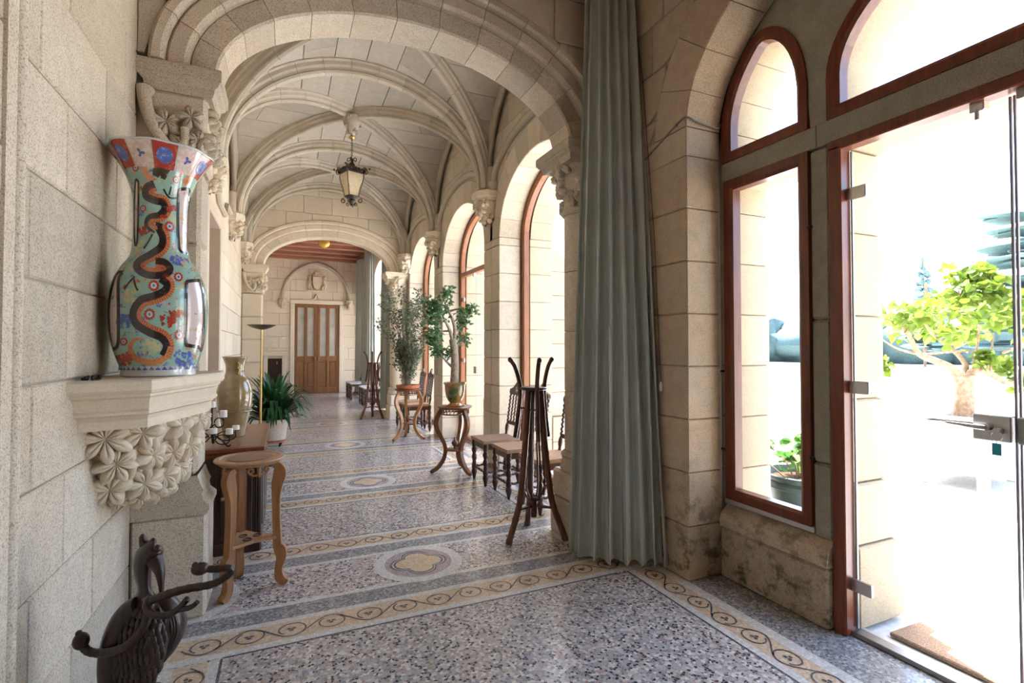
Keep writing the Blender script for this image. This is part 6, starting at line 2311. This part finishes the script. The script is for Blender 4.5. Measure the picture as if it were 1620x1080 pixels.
# ---------------------------------------------------------------- cabriole pedestals with plants
def cabriole_stand(label, loc, rz, wood, leg_wood, R=0.205, Ht=0.77):
    t = thing('cabriole_pedestal', label, 'pedestal', loc, rz)
    MB().lathe([(0.0, Ht - 0.035), (R - 0.035, Ht - 0.035), (R - 0.02, Ht - 0.028), (R - 0.012, Ht - 0.018), (R, Ht - 0.012), (R, Ht - 0.004), (R - 0.008, Ht), (0.0, Ht)], 36).build('top', wood, t, 40)
    m = MB()
    m.lathe([(R - 0.05, Ht - 0.095), (R - 0.035, Ht - 0.095), (R - 0.035, Ht - 0.080), (R - 0.05, Ht - 0.080)], 36, cap=False)
    m.build('apron_ring', wood, t, 40)
    m = MB()
    for i in range(24):
        a = 2 * PI * i / 24
        r = R - 0.042
        m.tube([(r * math.cos(a), r * math.sin(a), Ht - 0.083), (r * math.cos(a + 0.05), r * math.sin(a + 0.05), Ht - 0.06), (r * math.cos(a), r * math.sin(a), Ht - 0.035)], 0.006, 6)
    m.build('fretwork', wood, t, 60)
    ax_ = [(R - 0.055, Ht - 0.03, 0.020), (R - 0.02, Ht - 0.08, 0.024), (R + 0.015, Ht - 0.17, 0.027), (R + 0.005, Ht - 0.26, 0.026), (R - 0.045, Ht - 0.36, 0.023), (R - 0.085, Ht - 0.45, 0.022), (R - 0.095, 0.24, 0.021), (R - 0.07, 0.15, 0.021), (R - 0.01, 0.065, 0.021), (R + 0.055, 0.025, 0.020), (R + 0.075, 0.018, 0.016)]
    prof = [(r, max(z, 0.001)) for r, z in curve_leg(ax_, 0)]
    for a in (0, 120, 240):
        m = MB(); flat_leg(m, prof, 0.042, R_(a)); m.build('leg', leg_wood, t, 30)
        m = MB(); m.ball(((R + 0.06) * math.cos(R_(a)), (R + 0.06) * math.sin(R_(a)), 0.020), (0.024, 0.024, 0.019), 10, 7); m.build('foot', 'dark_wood', t, 50)
    MB().lathe([(0.0, 0.252), (0.10, 0.252), (0.112, 0.258), (0.112, 0.268), (0.10, 0.274), (0.0, 0.274)], 28).build('lower_shelf', wood, t, 40)
    MB().lathe([(0.012, 0.274), (0.018, 0.285), (0.012, 0.295), (0.030, 0.312), (0.038, 0.335), (0.030, 0.358), (0.012, 0.372), (0.008, 0.40), (0.0, 0.41)], 20).build('finial', wood, t, 50)
    return t


P1 = (1.83, 5.76)
cabriole_stand('brown three legged pedestal under the jade tree pot', (*P1, 0), R_(172), 'stand_wood_mid', 'stand_wood_mid')
P2_ = (1.80, 8.12)
cabriole_stand('orange brown three legged pedestal under the terracotta tray plant', (*P2_, 0), R_(-154), 'stand_wood_mid', 'stand_wood', 0.21, 0.80)

m_, nt, b = nmat('anduze_glaze', 0.14, 0.6)
c = ramp(nt, noi(nt, pos(nt, 'obj'), 7, 4), [(0.38, (0.05, 0.09, 0.03)), (0.48, (0.22, 0.13, 0.03)), (0.60, (0.40, 0.19, 0.04)), (0.72, (0.26, 0.11, 0.03))])
nt.links.new(c, b.inputs['Base Color'])
b.inputs['Coat Weight'].default_value = 0.5
t = thing('jade_tree', 'jade tree with thick bare trunk in a glazed ochre urn', 'potted plant', (P1[0], P1[1], 0.7706))
MB().lathe([(0.0, 0.0), (0.085, 0.0), (0.09, 0.010), (0.075, 0.018), (0.060, 0.03), (0.058, 0.04), (0.080, 0.065), (0.105, 0.12), (0.116, 0.18), (0.120, 0.245), (0.128, 0.255), (0.134, 0.268), (0.128, 0.275), (0.115, 0.270), (0.108, 0.245), (0.0, 0.245)], 36).build('urn', 'anduze_glaze', t, 50)
MB().lathe([(0.0, -0.0005), (0.105, -0.0005), (0.11, 0.008), (0.0, 0.008)], 28).build('saucer', 'terracotta', t, 40)
MB().lathe([(0.0, 0.252), (0.110, 0.248)], 24, cap=False).build('soil', 'soil', t)
rng = random.Random(31)
tv2 = lambda u, z, w=0.0: Vector((0.957 * u + 0.29 * w, -0.29 * u + 0.957 * w, z))
# u: right in the picture; trunk leans left then rises
m = MB()
limb(m, [tv2(-0.01, 0.24), tv2(0.0, 0.42), tv2(-0.005, 0.60), tv2(-0.03, 0.78)], 0.050, 0.040, 5, 10)
ends = []
for pts, r0 in (([(-0.03, 0.76), (-0.06, 0.88), (-0.12, 1.0), (-0.16, 1.10)], 0.026), ([(-0.02, 0.76), (0.0, 0.86), (-0.02, 0.98), (-0.08, 1.12), (-0.12, 1.22), (-0.10, 1.32)], 0.026), ([(-0.02, 0.44), (-0.10, 0.52), (-0.18, 0.62), (-0.22, 0.66)], 0.016), ([(-0.01, 0.85), (0.06, 0.92), (0.12, 0.98)], 0.016), ([(-0.08, 1.10), (0.02, 1.13), (0.14, 1.12), (0.20, 1.12)], 0.014), ([(-0.10, 0.98), (-0.22, 1.02), (-0.30, 1.06)], 0.016), ([(-0.06, 0.88), (-0.18, 0.86), (-0.26, 0.80)], 0.014), ([(-0.02, 0.98), (0.06, 1.04), (0.10, 1.08)], 0.012), ([(-0.16, 1.08), (-0.24, 1.14), (-0.30, 1.20)], 0.012), ([(0.0, 0.7), (0.06, 0.74), (0.11, 0.80)], 0.010), ([(-0.10, 0.52), (-0.06, 0.58), (-0.06, 0.64)], 0.010)):
    w = rng.uniform(-0.16, 0.16)
    P = limb(m, [tv2(u, z, w * i / (len(pts) - 1)) for i, (u, z) in enumerate(pts)], r0, 0.006, 4, 7)
    ends += [P[-1], P[-3], P[len(P) * 2 // 3]]
m.build('trunk', 'bark_grey', t, 60)
m = MB()
scatter_leaves(m, [(e.x, e.y, e.z, 0.085) for e in ends], 900, 0.052, rng, 'oval', 0.9, 0.8)
scatter_leaves(m, [(*tv2(-0.28, 0.95), 0.12), (*tv2(-0.26, 0.78), 0.11), (*tv2(-0.24, 1.12), 0.12)], 300, 0.052, rng, 'oval', 1.0, 0.8)
m.build('foliage', 'leaf_jade', t, fix=False)['kind'] = 'stuff'

t = thing('bushy_plant', 'tall wispy grey green plant in a terracotta tray on the farther pedestal', 'potted plant', (P2_[0], P2_[1], 0.80))
MB().lathe([(0.0, 0.0), (0.165, 0.0), (0.178, 0.008), (0.185, 0.05), (0.19, 0.062), (0.178, 0.062), (0.17, 0.045), (0.0, 0.045)], 32).build('tray', 'terracotta', t, 40)
MB().lathe([(0.0, 0.05), (0.17, 0.046)], 24, cap=False).build('soil', 'soil', t)
rng = random.Random(41)
m, lf = MB(), MB()
ends = []
for k in range(44):
    a = rng.uniform(0, 2 * PI)
    h = rng.uniform(0.5, 1.62)
    sp = rng.uniform(0.06, 0.44) * (0.6 + 0.4 * h)
    d = Vector((math.cos(a), math.sin(a), 0))
    if d.x > 0: sp = min(sp, 0.26 / max(0.4, d.x))
    pts = [d * 0.04 + Vector((0, 0, 0.05)), d * sp * 0.35 + Vector((0, 0, h * 0.45)), d * sp * 0.8 + Vector((0, 0, h * 0.85)), d * sp * 1.2 + Vector((0, 0, h))]
    P = limb(m, pts, 0.007, 0.002, 6, 5)
    for i in range(4, len(P)):
        ends.append((*P[i], 0.075))
m.build('stems', 'bark_grey', t, 60)
scatter_leaves(lf, ends, 5200, 0.038, rng, 'oval', 1.0, 1.0)
cl = [(rng.gauss(0, 0.09), rng.gauss(0, 0.09), rng.uniform(0.1, 0.6), 0.10) for _ in range(14)]
scatter_leaves(lf, cl, 900, 0.036, rng, 'oval', 1.0, 1.0)
lf.build('foliage', 'leaf_grey', t, fix=False)['kind'] = 'stuff'


# ---------------------------------------------------------------- bamboo stick stands
def bamboo(m, pts, r, n=10, per=6, node=0.16):
    P = catmull(pts, per)
    L = [0]
    for i in range(1, len(P)): L.append(L[-1] + (P[i] - P[i - 1]).length)
    # resample with node swellings
    Q, rr = [], []
    steps = max(8, int(L[-1] / 0.02))
    j = 0
    for s in range(steps + 1):
        d = L[-1] * s / steps
        while j < len(L) - 2 and L[j + 1] < d: j += 1
        q = (d - L[j]) / max(1e-6, L[j + 1] - L[j])
        Q.append(P[j].lerp(P[j + 1], min(1, max(0, q))))
        x = (d % node) / node
        rr.append(r * (1.14 if x < 0.09 else 1.0))
    m.tube(Q, rr, n)


def bamboo_stand(label, loc, rz):
    t = thing('bamboo_stick_stand', label, 'stand', loc, rz)
    MB().lathe([(0.0, 1.125), (0.098, 1.125), (0.105, 1.132), (0.105, 1.142), (0.098, 1.148), (0.0, 1.148)], 28).build('top_disc', 'dark_wood', t, 40)
    for a in (0, 120, 240):
        A = R_(a)
        d = Vector((math.cos(A), math.sin(A), 0))
        s = Vector((-d.y, d.x, 0))
        m = MB()
        bamboo(m, [d * 0.055 + Vector((0, 0, 1.125)), d * 0.085 + Vector((0, 0, 0.75)), d * 0.13 + Vector((0, 0, 0.36)), d * 0.165 + Vector((0, 0, 0.22)), d * 0.255 + Vector((0, 0, 0.0))], 0.024)
        m.build('leg', 'bamboo', t, 50)
        B = R_(a + 60)
        d2 = Vector((math.cos(B), math.sin(B), 0))
        m = MB()
        bamboo(m, [d2 * 0.19 + Vector((0, 0, 1.352)), d2 * 0.150 + Vector((0, 0, 1.29)), d2 * 0.112 + Vector((0, 0, 1.14)), d2 * 0.125 + Vector((0, 0, 0.95)), d2 * 0.155 + Vector((0, 0, 0.75))], 0.0165, node=0.11)
        arm = m.build('curved_arm', 'bamboo', t, 50)
        MB().ball(tuple(d2 * 0.195 + Vector((0, 0, 1.356))), (0.019, 0.019, 0.022), 10, 7).build('arm_tip', 'dark_wood', arm, 50)
        for k in (-1, 1):
            C_2 = R_(a + 60 + k * 26)
            d3 = Vector((math.cos(C_2), math.sin(C_2), 0))
            m = MB()
            bamboo(m, [d3 * 0.045 + Vector((0, 0, 1.12)), d3 * 0.062 + Vector((0, 0, 0.75)), d3 * 0.085 + Vector((0, 0, 0.44)), d3 * 0.07 + Vector((0, 0, 0.33)), d3 * 0.02 + Vector((0, 0, 0.27))], 0.007, 8, node=0.14)
            m.build('inner_rod', 'bamboo', t, 50)
        m = MB(); bamboo(m, [(0, 0, 0.235), tuple(d * 0.165 + Vector((0, 0, 0.235)))], 0.011, node=0.08); m.build('stretcher', 'bamboo', t, 50)
        m = MB(); bamboo(m, [tuple(d2 * 0.118 + Vector((0, 0, 0.98))), tuple(d * 0.068 + Vector((0, 0, 0.98)))], 0.007, 8, node=0.06); m.build('cross_rod', 'bamboo', t, 50)
    MB().lathe([(0.0, 0.15), (0.022, 0.15), (0.026, 0.18), (0.024, 0.27), (0.03, 0.285), (0.022, 0.30), (0.0, 0.30)], 16).build('hub', 'bamboo', t, 50)
    MB().tube([(0.055 * math.cos(q), 0.055 * math.sin(q), 0.295) for q in [2 * PI * i / 24 for i in range(24)]], 0.006, 6, closed=True).build('tray_ring', 'iron', t, 50)
    return t


b0 = bamboo_stand('tall dark bamboo stick stand with curved arms beside the near curtain', (1.765, 3.55, 0), R_(-164))
b1 = copy_tree(b0)
b1.location = (1.66, 10.80, 0)
b1.rotation_euler.z = R_(-160)
b1['label'] = 'dark bamboo stick stand with curved arms by the far column'
for o in (b0, b1): o['group'] = 'bamboo stick stands'

# ================================================================ CURTAINS, LANTERN, END ROOM
m_, nt, b = nmat('curtain_cloth', 0.75, 0.25)
co = pos(nt)
mp = N(nt, 'ShaderNodeMapping')
mp.inputs['Rotation'].default_value = (0, 0, 0)
nt.links.new(co, mp.inputs['Vector'])
vo = N(nt, 'ShaderNodeTexVoronoi', Scale=95.0, Randomness=0.0)
vo.distance = 'MANHATTAN'
nt.links.new(mp.outputs[0], vo.inputs['Vector'])
f = ramp(nt, vo.outputs['Distance'], [(0.25, (0.32, 0.35, 0.32)), (0.6, (0.52, 0.555, 0.51))])
c = mixc(nt, 0.5, f, ramp(nt, noi(nt, co, 4, 3), [(0.3, (0.38, 0.41, 0.375)), (0.7, (0.48, 0.51, 0.465))]))
nt.links.new(c, b.inputs['Base Color'])
b.inputs['Sheen Weight'].default_value = 0.3
bump(nt, b, vo.outputs['Distance'], 0.25, 0.004)


def curtain(label, base_pts, top_pts, z0, z1, folds, amp, seed, name='curtain', group=None, rod=None):
    """cloth hung between a lower and an upper plan curve, with folds"""
    t = thing(name, label, 'curtain', (0, 0, 0), 0, group)
    rng = random.Random(seed)
    NB = folds * 14
    def plan(pts, amp_):
        P = catmull([(p[0], p[1], 0) for p in pts], 24)
        L = [0]
        for i in range(1, len(P)): L.append(L[-1] + (P[i] - P[i - 1]).length)
        out = []
        j = 0
        for s in range(NB + 1):
            d = L[-1] * s / NB
            while j < len(L) - 2 and L[j + 1] < d: j += 1
            q = (d - L[j]) / max(1e-6, L[j + 1] - L[j])
            p = P[j].lerp(P[j + 1], min(1, max(0, q)))
            tg = (P[j + 1] - P[j]).normalized()
            nr = Vector((tg.y, -tg.x, 0))
            out.append((p, nr, tg))
        return out
    A, B = plan(base_pts, amp), plan(top_pts, amp)
    ph = [rng.uniform(-0.35, 0.35) for _ in range(folds * 2 + 2)]
    am = [rng.uniform(0.6, 1.25) for _ in range(folds * 2 + 2)]
    NV = 40
    m = MB()
    for v in range(NV + 1):
        q = v / NV
        k = q ** 1.0
        for s in range(NB + 1):
            u = s / NB * folds
            i = int(u)
            fr = u - i
            aa = lerp(am[i], am[i + 1], fr)
            w = math.sin(2 * PI * (u + 0.12 * math.sin(3 * q + i) + lerp(ph[i], ph[i + 1], fr) * 0.35))
            w = math.copysign(abs(w) ** 0.75, w)
            pa, na, ta = A[s]
            pb, nb, tb_ = B[s]
            p = pa.lerp(pb, k)
            nr = na.lerp(nb, k).normalized()
            tg = ta.lerp(tb_, k).normalized()
            aq = amp * aa * lerp(1.0, 0.62, k)
            p = p + nr * (w * aq) + tg * (math.cos(2 * PI * u) * aq * 0.35)
            hem = 0.008 * math.sin(u * 5 + seed) if v == 0 else 0
            m.v.append((p.x, p.y, lerp(z0, z1, q) + hem))
    W_n = NB + 1
    m.f = [(v * W_n + s, v * W_n + s + 1, (v + 1) * W_n + s + 1, (v + 1) * W_n + s) for v in range(NV) for s in range(NB)]
    me_o = m.build('cloth', 'curtain_cloth', t, 70, fix=False)
    sol = me_o.modifiers.new('thickness', 'SOLIDIFY')
    sol.thickness = 0.004
    # stitched hem
    hm = MB()
    for v in (0, 1):
        for s in range(NB + 1):
            x, y, z = m.v[s]
            x2, y2, z2 = m.v[W_n * 2 + s]
            f_ = v * 0.75
            hm.v.append((lerp(x, x2, f_) + A[s][1].x * 0.0035, lerp(y, y2, f_) + A[s][1].y * 0.0035, lerp(z, z2, f_)))
    hm.f = [(s, s + 1, W_n + s + 1, W_n + s) for s in range(NB)]
    hm.build('hem', 'curtain_cloth', t, 70, fix=False)
    if rod:
        MB().tube(rod, 0.014, 10).build('rod', 'iron', t, 50)
        R0, R1 = Vector(rod[0]), Vector(rod[-1])
        for k in range(9):
            p = R0.lerp(R1, (k + 0.5) / 9)
            MB().tube([(p.x, p.y + 0.020 * math.cos(a), p.z + 0.020 * math.sin(a)) for a in [2 * PI * i / 14 for i in range(14)]], 0.003, 6, closed=True).build('ring', 'iron', t, 50)
    return t


curtain('tall grey green curtain hanging in heavy folds beside the near column', [(1.86, 3.12), (1.89, 2.95), (2.02, 2.82), (2.16, 2.76), (2.255, 2.70), (2.275, 2.66)], [(2.01, 3.13), (2.02, 3.05), (2.07, 2.985), (2.14, 2.945), (2.21, 2.94), (2.25, 2.98)], 0.035, 4.16, 7, 0.05, 3, rod=[(1.75, 3.08, 4.19), (2.28, 3.08, 4.19)])
curtain('grey green curtain of the end room nearest the double door', [(1.98, 16.2), (2.04, 16.05), (2.10, 15.95), (2.24, 15.92)], [(2.0, 16.2), (2.06, 16.1), (2.12, 16.0), (2.22, 15.97)], 0.03, 4.15, 6, 0.035, 5, group='end room curtains', rod=[(2.02, 15.4, 4.18), (2.02, 16.6, 4.18)])
curtain('pale lit grey green curtain of the end room, middle of the three', [(1.94, 14.45), (1.99, 14.3), (2.08, 14.12), (2.22, 14.05)], [(2.0, 14.5), (2.05, 14.4), (2.12, 14.3), (2.22, 14.25)], 0.03, 4.15, 6, 0.035, 6, group='end room curtains', rod=[(2.10, 13.6, 4.18), (2.10, 14.8, 4.18)])
curtain('narrow grey green curtain just beyond the far column', [(2.08, 12.3), (2.12, 12.2), (2.18, 12.12), (2.27, 12.08)], [(2.10, 12.3), (2.14, 12.22), (2.19, 12.16), (2.26, 12.12)], 0.03, 4.15, 5, 0.03, 7, group='end room curtains', rod=[(2.16, 11.7, 4.18), (2.16, 12.7, 4.18)])
# curtain pull cord and the grey cable on the wall
t = thing('pull_cord', 'thin dark curtain cord hanging along the right edge of the near curtain', 'cord', (2.284, 2.70, 0))
MB().tube([(0, 0, 1.22), (0.002, 0.06, 2.2), (0, 0.18, 3.4), (-0.02, 0.30, 4.15)], 0.002, 6).build('cord', 'black_cord', t)
MB().lathe([(0.004, 1.16), (0.010, 1.165), (0.012, 1.20), (0.005, 1.225)], 10).build('weight', 'white_plastic', t, 50)
t = thing('wall_cable', 'grey cable clipped across the stone pier to the window frame', 'cable', (0, 0, 0))
MB().tube(catmull([(XR - 0.006, 2.98, 2.72), (XR - 0.006, 2.72, 2.82), (XR - 0.006, 2.52, 2.895), (XR + 0.004, 2.462, 2.90), (XR + 0.08, 2.458, 2.885), (XR + 0.2, 2.458, 2.872), (XR + 0.26, 2.458, 2.873), (2.578, 2.458, 2.90)], 6), 0.0062, 8).build('cable', 'grey_cable', t, 50)
for (y, z) in ((2.80, 2.79), (2.55, 2.885)):
    MB().box((XR - 0.006, y, z), (0.014, 0.012, 0.02), ch=0.002).build('clip', 'grey_cable', t)

# ---------------------------------------------------------------- lantern
LX, LY = XC, 6.97
t = thing('boss', 'carved stone boss at the crown of the lantern bay', 'boss', (LX, LY, 0), kind='structure')
carved(t, 'rib_stone', (0, 0, 0), [(0.02, 4.26), (0.045, 4.275), (0.07, 4.33), (0.095, 4.38), (0.115, 4.42), (0.11, 4.50)], 24, 0.014, 16, 6, leaves=8, lr=0.035, lh=0.02)
t = thing('hanging_lantern', 'wrought iron hanging lantern with frosted tapering panes', 'lantern', (LX, LY, 0))
m = MB()
for k in range(9):
    z = 4.24 - 0.034 * k
    pl = [(0.010 * math.cos(a), 0.020 * math.sin(a)) for a in [2 * PI * i / 12 for i in range(12)]]
    m.tube([(p[0], 0, z + p[1]) if k % 2 else (0, p[0], z + p[1]) for p in pl], 0.0035, 6, closed=True)
m.build('chain', 'iron_lantern', t, 50)
MB().lathe([(0.0, 4.195), (0.035, 4.205), (0.045, 4.225), (0.02, 4.245), (0.0, 4.25)], 16).build('ceiling_rose', 'brass', t, 50)
MB().lathe([(0.0, 3.96), (0.012, 3.94), (0.02, 3.92), (0.012, 3.90), (0.035, 3.875), (0.045, 3.85), (0.03, 3.82), (0.05, 3.80), (0.10, 3.775), (0.14, 3.765), (0.15, 3.75), (0.0, 3.75)], 20).build('crown', 'iron_lantern', t, 50)
sq = [R_(45 + 90 * k + 20) for k in range(4)]
rt, rb_, zt, zb = 0.155, 0.085, 3.74, 3.44
prof_k = [(0.155, 3.74), (0.160, 3.70), (0.145, 3.63), (0.115, 3.55), (0.090, 3.44)]
for k in range(4):
    a, b_ = sq[k], sq[(k + 1) % 4]
    m = MB()
    for r, z in prof_k:
        m.v += [(r * math.cos(a), r * math.sin(a), z), (r * math.cos(b_), r * math.sin(b_), z)]
    m.f = [(2 * i, 2 * i + 1, 2 * i + 3, 2 * i + 2) for i in range(len(prof_k) - 1)]
    m.build('pane', 'frost_glass', t, 60, fix=False)
    m = MB().tube([(r * 1.01 * math.cos(a), r * 1.01 * math.sin(a), z) for r, z in prof_k], 0.006, 6)
    m.tube([(0.157 * math.cos(a), 0.157 * math.sin(a), 3.74), (0.157 * math.cos(b_), 0.157 * math.sin(b_), 3.74)], 0.008, 6)
    m.tube([(0.09 * math.cos(a), 0.09 * math.sin(a), 3.44), (0.09 * math.cos(b_), 0.09 * math.sin(b_), 3.44)], 0.007, 6)
    m.build('frame_bar', 'iron_lantern', t, 50)
    def curl(r0, z0, s, up):
        pts = []
        for i in range(18):
            th = i / 17 * 2 * PI * 1.15
            rr = s * (1 - 0.6 * i / 17)
            pts.append(((r0 + s * 0.6 + rr * math.sin(th) * 0.9) * math.cos(a), (r0 + s * 0.6 + rr * math.sin(th) * 0.9) * math.sin(a), z0 + up * (s - rr * math.cos(th))))
        return pts
    m = MB()
    m.tube(curl(0.150, 3.73, 0.042, 1), 0.0065, 6).tube(curl(0.150, 3.77, 0.030, 1), 0.006, 6).tube(curl(0.088, 3.42, 0.035, -1), 0.006, 6).tube(curl(0.02, 3.90, 0.030, 1), 0.005, 6).tube(curl(0.035, 3.36, 0.024, -1), 0.005, 6)
    m.ball(((0.235) * math.cos(a), 0.235 * math.sin(a), 3.80), 0.014, 8, 6)
    m.build('scroll_ornament', 'iron_lantern', t, 50)
    # pierced gallery round the crown
    m = MB()
    for i in range(7):
        q = i / 6
        x, y = lerp(math.cos(a), math.cos(b_), q) * 0.165, lerp(math.sin(a), math.sin(b_), q) * 0.165
        m.ball((x, y, 3.765 + 0.018 * math.sin(PI * q)), (0.022, 0.022, 0.028), 8, 6)
    m.build('gallery', 'iron_lantern', t, 60)
MB().lathe([(0.0, 3.44), (0.088, 3.44), (0.075, 3.425), (0.045, 3.40), (0.055, 3.38), (0.03, 3.355), (0.018, 3.34), (0.022, 3.325), (0.0, 3.31)], 18).build('bottom_finial', 'iron_lantern', t, 50)
MB().lathe([(0.0, 3.45), (0.02, 3.45), (0.022, 3.50), (0.0, 3.52)], 10).build('lamp_holder', 'candle_wax', t, 50)

# ---------------------------------------------------------------- end room
t = thing('ceiling_lamp', 'small amber glass ceiling lamp hanging from the far beams', 'lamp', (0.86, 13.2, 0))
MB().lathe([(0.0, CEIL - 0.12), (0.05, CEIL - 0.13), (0.06, CEIL - 0.16), (0.03, CEIL - 0.20), (0.02, CEIL - 0.30), (0.07, CEIL - 0.315), (0.0, CEIL - 0.32)], 16).build('mount', 'brass_dull', t, 50)
MB().lathe([(0.07, CEIL - 0.32), (0.13, CEIL - 0.35), (0.145, CEIL - 0.41), (0.11, CEIL - 0.47), (0.05, CEIL - 0.505), (0.0, CEIL - 0.515)], 20).build('glass_bowl', 'amber_glass', t, 50)
t = thing('ceiling_conduit', 'thin white conduit running across the far wooden ceiling', 'conduit', (0, 0, 0))
MB().tube([(-0.70, 13.05, CEIL - 0.145), (2.28, 13.05, CEIL - 0.145)], 0.018, 8).build('pipe', 'white_plastic', t, 50)
for x in (-0.3, 0.8, 1.9): MB().box((x, 13.05, CEIL - 0.14), (0.03, 0.05, 0.045), ch=0.004).build('clip', 'white_plastic', t)

t = thing('wall_fireplace', 'low dark fireplace opening left of the end door', 'fireplace', (-0.27, FAR1, 0), kind='structure')
MB().box((0, -0.003, 0.55), (0.44, 0.02, 1.10)).build('firebox', 'firebox', t)
for s in (-1, 1): MB().box((s * 0.26, -0.05, 0.60), (0.12, 0.12, 1.20), ch=0.012).build('jamb', 'far_stone', t)
MB().box((0, -0.055, 1.26), (0.70, 0.14, 0.14), ch=0.012).build('lintel', 'far_stone', t)
MB().box((0, -0.03, 0.62), (0.40, 0.03, 1.0), ch=0.006).build('fire_board', 'dark_wood', t)
MB().lathe([(0.0, -0.05), (0.014, -0.03), (0.014, 0.03), (0.0, 0.05)], 10, (0.06, -0.06, 0.98)).build('knob', 'brass', t, 50)
t = thing('wood_panel', 'upright brown wooden panel leaning by the far left wall', 'panel', (-0.62, 12.6, 0))
MB().box((0, 0, 0.80), (0.22, 0.03, 1.60), ch=0.005).build('board', 'door_wood', t)
for z in (0.10, 0.80, 1.50): MB().box((0, -0.022, z), (0.20, 0.014, 0.10), ch=0.003).build('batten', 'door_wood', t)
